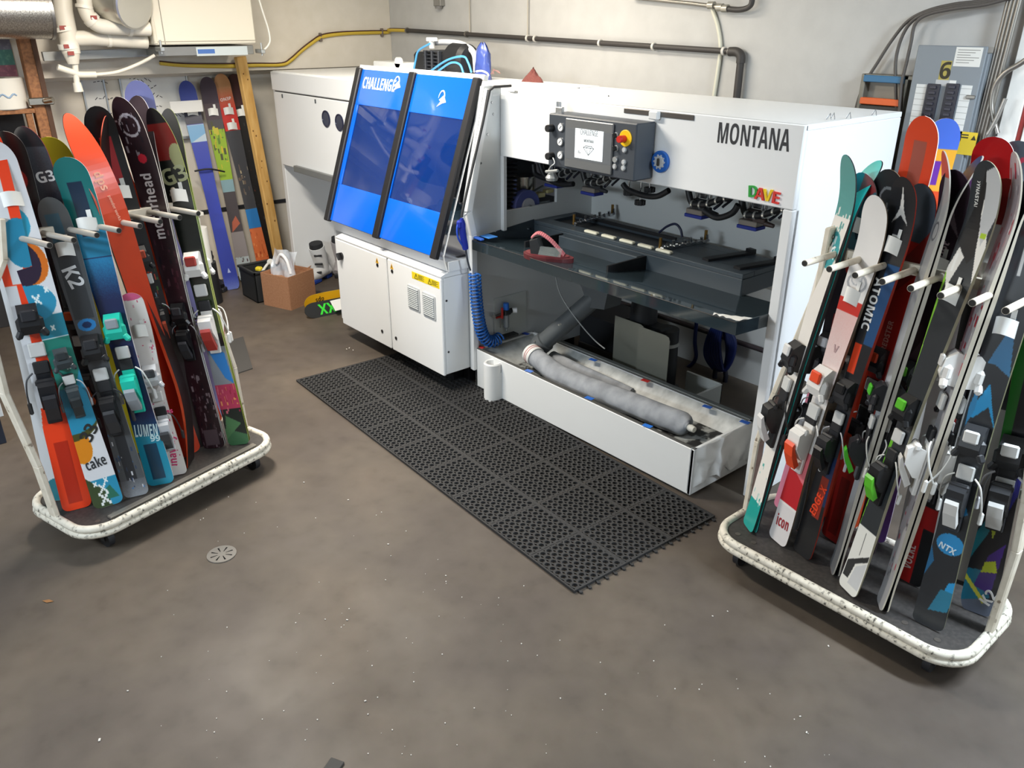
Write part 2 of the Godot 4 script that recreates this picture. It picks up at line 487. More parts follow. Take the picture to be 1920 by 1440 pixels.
	bx2(st, Vector3(XM, 1.775, -2.02), Vector3(0.05, 1.80, -1.20), 0.003)                 # top
	obj("hood", st, white, mach)
	st = S()
	bx2(st, Vector3(0.022, 0.0, -2.02), Vector3(0.05, 1.775, -1.214), 0.004); bx2(st, Vector3(0.0, 0.0, -1.24), Vector3(0.05, 1.448, -1.188), 0.004)               # outer side
	obj("end_wall", st, white, mach)
	box_part("back_panel", Vector3(XM, 0.80, -2.01), Vector3(0.022, 1.775, -1.985), paint("cfd3d2", 0.5), mach, 0.0)
	var scr := S()
	for a in [[1140, 181], [1046, 158], [1085, 166], [1010, 147]]:
		var p := hit(a[0], a[1], 1, 1.80)
		cyl(scr, p, p + Vector3(0, 0.006, 0), 0.008, 0.006, 8)
	obj("roof_screws", scr, paint("9a9ca0", 0.3, 1.0), mach)
	# lettering and fittings on the hood front
	var zf := -1.1875
	var a0 := hit(1345, 250, 2, zf); var a1 := hit(1480, 265, 2, zf)
	lettering("MONTANA", Transform3D(Basis(), Vector3((a0.x + a1.x) / 2, hit(1412, 257, 2, zf).y, zf)), 0.088, paint("2b2c30", 0.5), mach, true, a1.x - a0.x)
	st = S()
	var ta := hit(1171, 205, 2, zf); var tb := hit(1302, 219, 2, zf)
	bar(st, Vector3(ta.x, 1.782, zf + 0.003), Vector3(tb.x, 1.782, zf + 0.003), 0.024, 0.006, Vector3.UP)
	obj("slide_rail", st, paint("6d6a68", 0.35, 0.9), mach)
	var sl := hit(1226, 215, 2, zf + 0.02)
	box_part("slider_block", Vector3(sl.x - 0.028, 1.757, zf), Vector3(sl.x + 0.028, 1.796, zf + 0.03), paint("dfe1e2", 0.4), mach, 0.005)
	var kd := hit(1240, 303, 2, zf)
	var dx := Transform3D(Basis(Vector3.RIGHT, PI / 2), kd)
	st = S(); lathe(st, [Vector2(0.052, 0), Vector2(0.052, 0.012), Vector2(0.049, 0.016), Vector2(0.03, 0.016), Vector2(0.028, 0.012)], dx, 32)
	var dial := obj("isolator_disc", st, paint("1f5fb4", 0.35), mach)
	st = S(); lathe(st, [Vector2(0.029, 0.0), Vector2(0.029, 0.018), Vector2(0.026, 0.021), Vector2(0.0, 0.021)], dx, 28)
	for k in 10:
		var t := TAU * k / 10
		cyl(st, dx * Vector3(0.031 * cos(t), 0.014, 0.031 * sin(t)), dx * Vector3(0.031 * cos(t), 0.02, 0.031 * sin(t)), 0.005, -1, 6)
	obj("lock_ring", st, paint("d4d6d8", 0.3, 0.4), dial)
	st = S(); bx(st, kd + Vector3(0, 0, 0.026), Vector3(0.013, 0.036, 0.012), 0.004)
	obj("switch_key", st, paint("2c2a26", 0.4), dial)
	control_panel()

func doors(white: Material, black: Material) -> void:
	var O := Vector3(-3.33, 0.89, -0.745)
	var U := Vector3(0, 0.986, -0.35).normalized()
	var N := Vector3(0, 0.35, 0.986).normalized()
	var B := Basis(Vector3.RIGHT, U, N)
	var L := 1.046
	var X := Transform3D(B, O)
	var blue := StandardMaterial3D.new()
	blue.albedo_color = col("0a63e0"); blue.roughness = 0.08; blue.metallic_specular = 0.5; blue.clearcoat_enabled = true; blue.clearcoat = 0.6; blue.clearcoat_roughness = 0.04
	var pane := StandardMaterial3D.new()
	pane.albedo_color = Color(0.03, 0.20, 0.50, 0.52); pane.transparency = BaseMaterial3D.TRANSPARENCY_ALPHA; pane.roughness = 0.03
	var R := func(st: SurfaceTool, x0: float, y0: float, x1: float, y1: float, z0: float, z1: float, b := 0.002) -> void:
		bx(st, X * Vector3((x0 + x1) / 2, (y0 + y1) / 2, (z0 + z1) / 2), Vector3(x1 - x0, y1 - y0, z1 - z0), b, B)
	var wt := L * (1.0 - 0.225)
	var wb := L * (1.0 - 0.75)
	for k in 2:
		var x0 := 0.06 if k == 0 else 0.715
		var x1 := 0.655 if k == 0 else 1.312
		var m0 := 0.045 if k == 0 else 0.012
		var st := S()
		R.call(st, x0, 0.0, x1, wb, 0.0, 0.012)
		R.call(st, x0, wt, x1, L, 0.0, 0.012)
		R.call(st, x0, wb, x0 + m0, wt, 0.0, 0.012, 0.0)
		R.call(st, x1 - 0.006, wb, x1, wt, 0.0, 0.012, 0.0)
		var door := obj("sliding_door", st, blue, mach)
		st = S(); R.call(st, x0 + m0, wb, x1 - 0.006, wt, 0.003, 0.009, 0.0)
		obj("window_pane", st, pane, door)
		if k == 0:
			var c := X * Vector3(x0 + 0.245, L * 0.915, 0.0125)
			lettering("CHALLENGE", Transform3D(B, c), 0.075, paint("f2f6fa", 0.4), door, true, 0.40)
		st = S()                                   # leaping fish emblem
		var e := X * Vector3(x0 + (0.455 if k == 0 else 0.32), L * (0.93 if k == 0 else 0.875), 0.0126)
		var F := Transform3D(B, e)
		var arc := []
		for i in 9: arc.append(F * Vector3(-0.03 * cos(PI * i / 8.0), 0.045 * sin(PI * i / 8.0), 0.0))
		pipe(st, arc, [0.001, 0.003, 0.004, 0.005, 0.005, 0.005, 0.004, 0.003, 0.001], 5)
		prism(st, [Vector2(0.02, 0.02), Vector2(0.055, -0.02), Vector2(0.02, -0.028), Vector2(-0.03, -0.052), Vector2(0.0, -0.018), Vector2(-0.02, -0.01)], F, 0.0012)
		obj("emblem", st, paint("f2f6fa", 0.4), door)
	for e in [[0.0, 0.06], [0.652, 0.718], [1.31, 1.37]]:
		var st := S(); R.call(st, e[0], -0.012, e[1], L + 0.006, -0.004, 0.032, 0.006)
		obj("door_frame_strip", st, black, mach)
	var rail := S()
	R.call(rail, 0.0, L, 1.38, L + 0.03, -0.03, 0.004)
	obj("door_rail", rail, white, mach)

func wet_chamber() -> void:
	# what shows through the tinted windows and the side opening: carrier, grinding wheels, bellows, motor
	var steel := paint("9aa0a4", 0.3, 0.9)
	var st := S()
	cyl(st, Vector3(-2.55, 0.98, -1.25), Vector3(-2.55, 1.02, -1.25), 0.17, -1, 32)
	cyl(st, Vector3(-2.55, 1.02, -1.25), Vector3(-2.55, 1.08, -1.25), 0.09, 0.06, 24)
	obj("turntable", st, paint("7fa3b8", 0.25, 0.6), mach)
	st = S()
	bx2(st, Vector3(-2.95, 1.02, -1.6), Vector3(-2.35, 1.12, -1.5), 0.01)
	bx2(st, Vector3(-2.72, 0.86, -1.62), Vector3(-2.6, 1.7, -1.54), 0.01)
	obj("wheel_carrier", st, paint("565c62", 0.4, 0.5), mach)
	st = S()
	cyl(st, Vector3(-3.05, 1.25, -1.45), Vector3(-2.75, 1.25, -1.45), 0.15, -1, 32)
	obj("stone_drum", st, paint("3b4668", 0.8), mach)
	# the edge unit behind the side opening
	var wx := XM - 0.09
	st = S()
	var wc := hit(980, 384, 0, wx)
	cyl(st, wc, wc + Vector3(0.05, 0, 0.0), 0.1, -1, 36)
	var wheel := obj("grinding_wheel", st, paint("5a65a8", 0.85), mach)
	st = S(); cyl(st, wc + Vector3(0.045, 0, 0), wc + Vector3(0.062, 0, 0), 0.052, 0.05, 28)
	obj("wheel_flange", st, paint("b9bbc4", 0.5), wheel)
	st = S(); cyl(st, wc + Vector3(0.06, 0, 0), wc + Vector3(0.08, 0, 0), 0.012, -1, 6)
	obj("arbor_nut", st, steel, wheel)
	st = S()
	var mc := hit(980, 345, 0, wx - 0.1)
	cyl(st, mc + Vector3(0, -0.09, 0), mc + Vector3(0, 0.05, 0), 0.085, -1, 32)
	cyl(st, mc + Vector3(0, 0.05, 0), mc + Vector3(0, 0.058, 0), 0.095, -1, 32)
	obj("edge_motor", st, paint("aaa79e", 0.22, 0.95), mach)
	st = S()
	var bw := hit(952, 345, 0, XM - 0.1)
	for k in 12:
		bx(st, Vector3(bw.x, bw.y - 0.15 + k * 0.026, bw.z), Vector3(0.06, 0.011, 0.12), 0.004, Basis(Vector3.RIGHT, 0.0))
	bx(st, Vector3(bw.x - 0.05, bw.y, bw.z + 0.02), Vector3(0.04, 0.34, 0.10), 0.002)
	obj("brush_strip", st, paint("1b1b1f", 0.6), mach)
	st = S()
	bx2(st, Vector3(XM - 0.42, 1.09, -1.8), Vector3(XM - 0.03, 1.105, -1.2), 0.0)
	bx2(st, Vector3(XM - 0.45, 1.1, -1.85), Vector3(XM - 0.43, 1.5, -1.2), 0.0)
	obj("edge_unit_tray", st, paint("4a4d50", 0.5, 0.3), mach)
	st = S()
	for a in [[1012, 365, 0.03], [1028, 358, 0.022]]:
		var p := hit(a[0], a[1], 0, XM - 0.08)
		bx(st, p, Vector3(0.05, a[2], 0.06), 0.005)
	obj("guide_block", st, paint("d8cf9a", 0.6), mach)
	st = S()
	for a in [[[1005, 382], [1030, 378]], [[990, 366], [1018, 350]]]:
		cyl(st, hit(a[0][0], a[0][1], 0, XM - 0.06), hit(a[1][0], a[1][1], 0, XM - 0.06), 0.012, -1, 12)
	obj("feed_roller", st, steel, mach)

func cabinet(white: Material, black: Material) -> void:
	var zf := -0.742
	var x0 := -3.233; var x1 := -1.948; var xs := hit(726, 520, 2, zf).x
	var cab := S()
	bx2(cab, Vector3(x0 + 0.004, 0.13, -0.96), Vector3(x1, 0.772, zf - 0.022), 0.004)
	prism(cab, [Vector2(-0.96, 0.83), Vector2(-0.775, 0.79), Vector2(zf, 0.778), Vector2(zf - 0.004, 0.766), Vector2(-0.96, 0.766)], Transform3D(Basis(Vector3(0, 0, 1), Vector3.UP, Vector3(-1, 0, 0)), Vector3(x1, 0, 0)), x1 - x0)
	var body := obj("electrical_cabinet", cab, white, mach)
	box_part("plinth", Vector3(x0 + 0.2, 0.0, -1.2), Vector3(x1 - 0.12, 0.13, -0.9), black, body)
	for k in 2:
		var a: float = x0 if k == 0 else xs + 0.012
		var b: float = xs - 0.004 if k == 0 else x1
		var st := S(); bx2(st, Vector3(a, 0.124, zf - 0.022), Vector3(b, 0.764, zf), 0.005)
		var door := obj("cabinet_door", st, white, body)
	var put_lock := func(x: float, y: float) -> void:
		var p := hit(x, y, 2, zf)
		var s := S(); cyl(s, p, p + Vector3(0, 0, 0.004), 0.012, -1, 16)
		obj("quarter_turn_lock", s, paint("1b1b1d", 0.4), body)
	for a in [[708, 497], [735.5, 508.5], [717, 621], [743, 634]]: put_lock.call(a[0], a[1])
	var tri_m := paint("d9a520", 0.5)
	for a in [[707, 489], [734.5, 500]]:
		var p := hit(a[0], a[1], 2, zf)
		var st := S(); prism(st, [Vector2(-0.02, -0.016), Vector2(0.02, -0.016), Vector2(0, 0.022)], Transform3D(Basis(), p), 0.0008)
		var w := obj("warning_triangle", st, tri_m, body)
		st = S(); prism(st, [Vector2(-0.004, 0.01), Vector2(0.004, 0.008), Vector2(0.001, 0.0), Vector2(0.005, 0.0), Vector2(-0.003, -0.012), Vector2(-0.001, -0.002), Vector2(-0.005, -0.002)], Transform3D(Basis(), p + Vector3(0, 0, 0.001)), 0.0004)
		obj("bolt_sign", st, paint("222222"), w)
	var kp := hit(641, 480, 2, zf)
	var st2 := S(); cyl(st2, kp, kp + Vector3(0, 0, 0.012), 0.026, -1, 20)
	bx(st2, kp + Vector3(0, 0, 0.025), Vector3(0.014, 0.052, 0.03), 0.004, Basis(Vector3.BACK, 0.5))
	obj("main_switch", st2, black, body)
	var la := hit(772, 505, 2, zf); var lb := hit(824, 542, 2, zf)
	st2 = S(); bx2(st2, Vector3(la.x, lb.y, zf), Vector3(lb.x, la.y - 0.012, zf + 0.001), 0.0)
	var lab := obj("warning_label", st2, paint("e8cf22", 0.5), body)
	st2 = S()
	var h: float = la.y - 0.012 - lb.y
	for k in 2:
		var c := Vector3(lerpf(la.x, lb.x, 0.16 + 0.5 * k), (la.y - 0.012 + lb.y) / 2, zf + 0.0012)
		var o := [Vector2(-h * 0.4, -h * 0.34), Vector2(h * 0.4, -h * 0.34), Vector2(0, h * 0.38)]
		for i in 3:
			var p0: Vector2 = o[i]; var p1: Vector2 = o[(i + 1) % 3]
			bar(st2, c + Vector3(p0.x, p0.y, 0), c + Vector3(p1.x, p1.y, 0), 0.004, 0.0008, Vector3.BACK.cross(Vector3(p1.x - p0.x, p1.y - p0.y, 0)), 0.0)
		bar(st2, c + Vector3(0, -h * 0.12, 0), c + Vector3(0, h * 0.16, 0), 0.004, 0.0008, Vector3.RIGHT, 0.0)
		for r in 5:
			var yy := h * (0.3 - 0.14 * r)
			var len: float = (lb.x - la.x) * (0.22 if r % 2 == 0 else 0.16)
			bar(st2, c + Vector3(h * 0.5, yy, 0), c + Vector3(h * 0.5 + len, yy, 0), 0.003, 0.0006, Vector3.UP, 0.0)
	obj("label_print", st2, paint("4c430f", 0.6), lab)
	for a in [[765, 535, 788.5, 583], [793, 549, 818, 598]]:
		var p0 := hit(a[0], a[1], 2, zf); var p1 := hit(a[2], a[3], 2, zf)
		var x_a: float = p0.x; var x_b: float = p1.x; var c := (p0 + p1) / 2
		st2 = S(); prism(st2, round_rect(x_b - x_a, 0.155, 0.008).map(func(q): return q + Vector2(c.x, c.y)), Transform3D(Basis(), Vector3(0, 0, zf)), 0.006)
		var grille := obj("vent_grille", st2, paint("c2c6c8", 0.5), body)
		for r in 11:
			st2 = S(); bx(st2, Vector3(c.x, c.y - 0.062 + r * 0.0124, zf + 0.009), Vector3(x_b - x_a - 0.02, 0.0075, 0.008), 0.001, Basis(Vector3.RIGHT, 0.5))
			obj("vent_slat", st2, paint("b4b9bb", 0.5), grille)
	st2 = S()
	for a in [[837, 564], [841, 660]]:
		var p := hit(a[0], a[1], 0, x1)
		cyl(st2, p, p + Vector3(0.003, 0, 0), 0.007, -1, 10)
	obj("side_screws", st2, paint("2a2a2a", 0.4), body)
	box_part("inner_sill", Vector3(x0 + 0.05, 0.80, -1.0), Vector3(x1 - 0.03, 0.86, -0.90), white, mach)

func control_panel() -> void:
	var dark := paint("3d434b", 0.45)
	var z := -1.05
	var A := hit(1029, 209, 2, z); var C := hit(1188, 341, 2, z)
	var st := S(); bx2(st, Vector3(A.x, C.y, -1.188), Vector3(C.x, A.y - 0.008, z), 0.006)
	var p := obj("control_panel", st, dark, mach)
	var r := zr(1063, 221, 1148, 328, z)
	st = S(); bx2(st, Vector3(r[0].x, r[1].y, z), Vector3(r[1].x, r[0].y, z + 0.012), 0.004)
	var bez := obj("display_bezel", st, paint("8c8f92", 0.35, 0.7), p)
	st = S()
	bx2(st, Vector3(r[0].x + 0.004, r[1].y + 0.045, z + 0.0115), Vector3(r[1].x - 0.004, r[0].y - 0.045, z + 0.013), 0.0)
	obj("display_surround", st, paint("6f7378", 0.4, 0.3), bez)
	var s := zr(1079, 240, 1129, 304, z + 0.014)
	var scr := StandardMaterial3D.new()
	scr.albedo_color = col("dfe6ea"); scr.roughness = 0.25; scr.emission_enabled = true; scr.emission = col("e8f0f4"); scr.emission_energy_multiplier = 0.55
	st = S(); bx2(st, Vector3(s[0].x, s[1].y, z + 0.0125), Vector3(s[1].x, s[0].y, z + 0.0145), 0.0)
	var screen := obj("screen", st, scr, bez)
	var sw: float = s[1].x - s[0].x; var sh: float = s[0].y - s[1].y
	var sc := Vector3((s[0].x + s[1].x) / 2, (s[0].y + s[1].y) / 2, z + 0.0148)
	var ink := paint("2d3338", 0.6)
	lettering("CHALLENGE", Transform3D(Basis(), sc + Vector3(0.0, sh * 0.40, 0)), 0.026, ink, screen, false, sw * 0.62, 0.0004)
	lettering("MONTANA", Transform3D(Basis(), sc + Vector3(0.0, sh * 0.12, 0)), 0.014, ink, screen, true, sw * 0.34, 0.0004)
	st = S()                                            # cut-stone sign
	var dm := [Vector2(-0.19, 0.02), Vector2(-0.1, 0.07), Vector2(0.1, 0.07), Vector2(0.19, 0.02), Vector2(0, -0.16)]
	var seg := [[0, 1], [1, 2], [2, 3], [3, 4], [4, 0], [0, 3]]
	for e in seg:
		var q0: Vector2 = dm[e[0]] * sw; var q1: Vector2 = dm[e[1]] * sw
		bar(st, sc + Vector3(q0.x, q0.y - 0.02, 0), sc + Vector3(q1.x, q1.y - 0.02, 0), 0.0022, 0.0006, Vector3.BACK.cross(Vector3(q1.x - q0.x, q1.y - q0.y, 0)), 0.0)
	for e in [[-0.08, 0.02, 0.0, -0.16], [0.08, 0.02, 0.0, -0.16], [-0.1, 0.07, -0.08, 0.02], [0.0, 0.07, -0.08, 0.02], [0.0, 0.07, 0.08, 0.02], [0.1, 0.07, 0.08, 0.02]]:
		var q0 := Vector3(e[0] * sw, e[1] * sw - 0.02, 0); var q1 := Vector3(e[2] * sw, e[3] * sw - 0.02, 0)
		bar(st, sc + q0, sc + q1, 0.0014, 0.0006, Vector3.BACK.cross(q1 - q0), 0.0)
	for e in [[-0.38, -0.26, 0.06], [-0.38, -0.31, 0.1]]:
		bar(st, sc + Vector3(e[0] * sw, e[1] * sh, 0), sc + Vector3((e[0] + e[2]) * sw, e[1] * sh, 0), 0.003, 0.0005, Vector3.UP, 0.0)
	obj("screen_sign", st, ink, screen)
	var chrome := paint("d0d3d6", 0.25, 0.8)
	var disc := func(called: String, x: float, y: float, rad: float, h: float, m: Material, par: Node, zz := 0.0) -> Node:
		var q := hit(x, y, 2, z)
		var s2 := S(); lathe(s2, [Vector2(rad, 0.0), Vector2(rad, h * 0.8), Vector2(rad * 0.9, h), Vector2(0, h)], Transform3D(Basis(Vector3.RIGHT, PI / 2), q + Vector3(0, 0, zz)), 20)
		return obj(called, s2, m, par)
	for a in [[1053, 239], [1052, 266], [1052, 291]]:
		var gauge: Node = disc.call("pressure_gauge", a[0], a[1], 0.021, 0.01, chrome, p)
		disc.call("gauge_dial", a[0], a[1], 0.017, 0.0015, paint("e9ecec", 0.5), gauge, 0.0095)
		var q := hit(a[0], a[1], 2, z)
		st = S(); bar(st, q + Vector3(-0.006, -0.007, 0.0115), q + Vector3(0.009, 0.009, 0.0115), 0.003, 0.0008, Vector3.RIGHT, 0.0)
		obj("gauge_needle", st, paint("202020"), gauge)
	var es: Node = disc.call("emergency_stop", 1173.5, 259, 0.039, 0.006, paint("f0c000", 0.4), p)
	disc.call("stop_button", 1172, 260, 0.017, 0.04, paint("c3271c", 0.35), es, 0.005)
	for a in [[1156, 254], [1156, 278]]:
		var k: Node = disc.call("selector_switch", a[0], a[1], 0.015, 0.006, chrome, p)
		var q := hit(a[0], a[1], 2, z)
		st = S(); bx(st, q + Vector3(0, 0, 0.016), Vector3(0.009, 0.024, 0.02), 0.003, Basis(Vector3.BACK, 0.4))
		obj("switch_lever", st, paint("15171a", 0.4), k)
	disc.call("key_switch", 1155, 299, 0.015, 0.012, chrome, p)
	for a in [[1172, 281], [1171, 304], [1170, 315], [1154, 312]]:
		var k: Node = disc.call("push_button", a[0], a[1], 0.0145, 0.009, chrome, p)
		disc.call("button_cap", a[0], a[1], 0.010, 0.004, paint("b9bcc0", 0.4), k, 0.008)
	for a in [[1036, 240], [1036, 292]]:
		disc.call("regulator_knob", a[0], a[1], 0.019, 0.04, paint("191a1d", 0.5), p)
	st = S()
	var h0 := hit(1045, 207, 2, z - 0.06)
	for dxx in [0.0, 0.02]: cyl(st, Vector3(h0.x + dxx, A.y - 0.01, z - 0.06), Vector3(h0.x + dxx, A.y + 0.045, z - 0.06), 0.007, -1, 8)
	bx2(st, Vector3(h0.x - 0.006, A.y - 0.01, z - 0.07), Vector3(h0.x + 0.045, A.y + 0.02, z - 0.05), 0.003)
	obj("hose_clip", st, paint("c0c3c6", 0.3, 0.8), p)
	# tethered key and blow-off nozzle hanging beside the panel
	st = S()
	pipe(st, smooth_path([hit(1037, 296, 2, z + 0.03), hit(1040, 306, 2, z + 0.04), hit(1033, 312, 2, z + 0.05), hit(1028, 320, 2, z + 0.05)]), 0.0035, 6)
	cyl(st, hit(1024, 322, 2, z + 0.05), hit(1046, 320, 2, z + 0.05), 0.008, -1, 10)
	lathe(st, [Vector2(0.012, 0.0), Vector2(0.035, -0.03), Vector2(0.03, -0.045), Vector2(0, -0.05)], Transform3D(Basis(), hit(1035, 322, 2, z + 0.02)), 16)
	obj("air_nozzle", st, paint("b9bdbd", 0.3, 0.6), p)

# ---------------------------------------------------------------- open bench under the hood
func bench() -> void:
	var slate := paint("3b454d", 0.4)
	var gloss := paint("2b363c", 0.05, 0.0, 0.9)
	var black := paint("17181b", 0.5)
	var chrome := paint("c4c7ca", 0.22, 1.0)
	var ZY := Transform3D(Basis(Vector3(0, 0, 1), Vector3.UP, Vector3(-1, 0, 0)), Vector3(-0.005, 0, 0))
	# sloping splash table
	var st := S()
	prism(st, [Vector2(-0.944, 0.982), Vector2(-1.52, 0.905), Vector2(-1.52, 0.897), Vector2(-0.952, 0.973), Vector2(-0.95, 0.925), Vector2(-0.944, 0.925)], ZY, -0.005 - XM - 0.002)
	var table := obj("splash_table", st, gloss, mach)
	st = S()
	prism(st, [Vector2(-0.944, 0.985), Vector2(-1.30, 0.962), Vector2(-1.30, 0.902), Vector2(-0.944, 0.925)], ZY, -0.008)
	obj("table_flange", st, gloss, table)
	st = S()
	bar(st, Vector3(XM + 0.03, 0.984, -0.945), Vector3(-0.005, 0.984, -0.945), 0.004, 0.006, Vector3.UP)
	obj("edge_trim", st, black, table)
	st = S()
	prism(st, [Vector2(-0.96, 0.985), Vector2(-1.46, 1.03), Vector2(-1.46, 0.91), Vector2(-0.96, 0.975)], Transform3D(Basis(Vector3(0, 0, 1), Vector3.UP, Vector3(-1, 0, 0)), Vector3(XM + 0.008, 0, 0)), 0.006)
	var plate := obj("end_plate", st, slate, table)
	st = S()
	for a in [[929, 435], [990, 429]]:
		var p := hit(a[0], a[1], 0, XM + 0.008)
		cyl(st, p, p + Vector3(0.008, 0, 0), 0.008, 0.006, 10)
	obj("plate_bolts", st, chrome, plate)
	# vice box
	st = S()
	bx2(st, Vector3(XM + 0.004, 0.908, -1.83), Vector3(-0.333, 1.0, -1.46), 0.004)
	bx2(st, Vector3(XM + 0.004, 1.0, -1.56), Vector3(-0.333, 1.025, -1.46), 0.003)
	bx2(st, Vector3(XM + 0.004, 1.0, -1.83), Vector3(-0.333, 1.025, -1.75), 0.003)
	bx2(st, Vector3(-0.98, 1.0, -1.75), Vector3(-0.333, 1.025, -1.56), 0.0)
	bx2(st, Vector3(XM + 0.004, 1.0, -1.75), Vector3(-1.84, 1.025, -1.56), 0.0)
	var vice := obj("vice_box", st, slate, mach)
	box_part("channel_floor", Vector3(-1.84, 1.0, -1.75), Vector3(-0.98, 1.006, -1.56), paint("26282b", 0.5), vice, 0.0)
	st = S(); bar(st, Vector3(-1.83, 1.03, -1.755), Vector3(-1.0, 1.03, -1.755), 0.02, 0.014, Vector3.UP)
	obj("guide_bar", st, black, vice)
	for a in [[1110, 436], [1144, 444], [1178, 453], [1213, 462], [1247, 471]]:
		var p := hit(a[0], a[1], 1, 1.03)
		st = S(); bx(st, Vector3(p.x, 1.032, -1.49), Vector3(0.105, 0.016, 0.032), 0.005)
		obj("ski_pad", st, paint("d6d6c4", 0.7), vice)
	for a in [[1078, 421, 1150, 402, 1075, 413], [1240, 467, 1325, 452, 1245, 455]]:
		var p0 := hit(a[0], a[1], 1, 1.035); var p1 := hit(a[2], a[3], 1, 1.035)
		var cl := S()
		bar(cl, p0, p1, 0.02, 0.012, Vector3.UP)
		var k := 0
		while k < 9:
			var q := p0.lerp(p1, k / 8.0)
			cyl(cl, q + Vector3(0, 0.0, -0.006), q + Vector3(0, 0.018 + 0.01 * (k % 3), 0.0), 0.009, -1, 8)
			cyl(cl, q + Vector3(-0.018, 0.006, 0), q + Vector3(0.018, 0.006, 0), 0.007, -1, 8)
			k += 1
		var clamp := obj("ski_clamp", cl, chrome, vice)
		cl = S()
		for e in [p0, p1]:
			cyl(cl, e + Vector3(-0.01, 0.0, 0), e + Vector3(-0.01, 0.062, 0), 0.009, -1, 12)
		obj("clamp_spindle", cl, paint("9c7a44", 0.3, 0.9), clamp)
	for a in [[1322, 487, 1412, 473], [1381, 503, 1464, 489]]:
		var p0 := hit(a[0], a[1], 1, 1.03); var p1 := hit(a[2], a[3], 1, 1.03)
		st = S(); bar(st, p0, p1, 0.05, 0.016, Vector3.RIGHT)
		bar(st, p0.lerp(p1, 0.9) + Vector3(0, 0.012, 0), p1 + Vector3(0, 0.012, 0), 0.05, 0.02, Vector3.RIGHT)
		obj("rest_block", st, black, vice)
	# drawer-like ribs standing on the table in front of the vice box
	for x in [-1.64, -0.965]:
		st = S(); prism(st, [Vector2(-1.15, 0.954), Vector2(-1.46, 0.913), Vector2(-1.46, 0.99), Vector2(-1.15, 0.988)], Transform3D(Basis(Vector3(0, 0, 1), Vector3.UP, Vector3(-1, 0, 0)), Vector3(x, 0, 0)), 0.012)
		obj("table_rib", st, black, table)
	st = S(); bx2(st, Vector3(-1.62, 0.90, -1.46), Vector3(-0.985, 0.99, -1.40), 0.004)
	obj("rib_box", st, slate, table)
	heads(black, chrome)
	air_line()
	# fridge letters
	var mg := [["D", 1412.5, 359, "2c9a3c", "green"], ["A", 1426, 364, "cf3a2c", "red"], ["V", 1440.5, 366.5, "e8c51c", "yellow"], ["E", 1455.5, 371, "d2322a", "red"]]
	for a in mg:
		var p := hit(a[1], a[2], 2, -1.1879)
		var t := thing("letter_magnet", "%s plastic letter %s stuck on the white hood" % [a[4], a[0]], "magnet", p, "letter magnets spelling a name")
		var l := lettering(a[0], Transform3D(Basis(Vector3.BACK, [0.12, -0.02, 0.05, -0.05][mg.find(a)]), p + Vector3(0, 0, 0.004)), 0.05, paint(a[3], 0.4), t, true, 0.0, 0.008, "letter")
		l.scale.x = 1.15

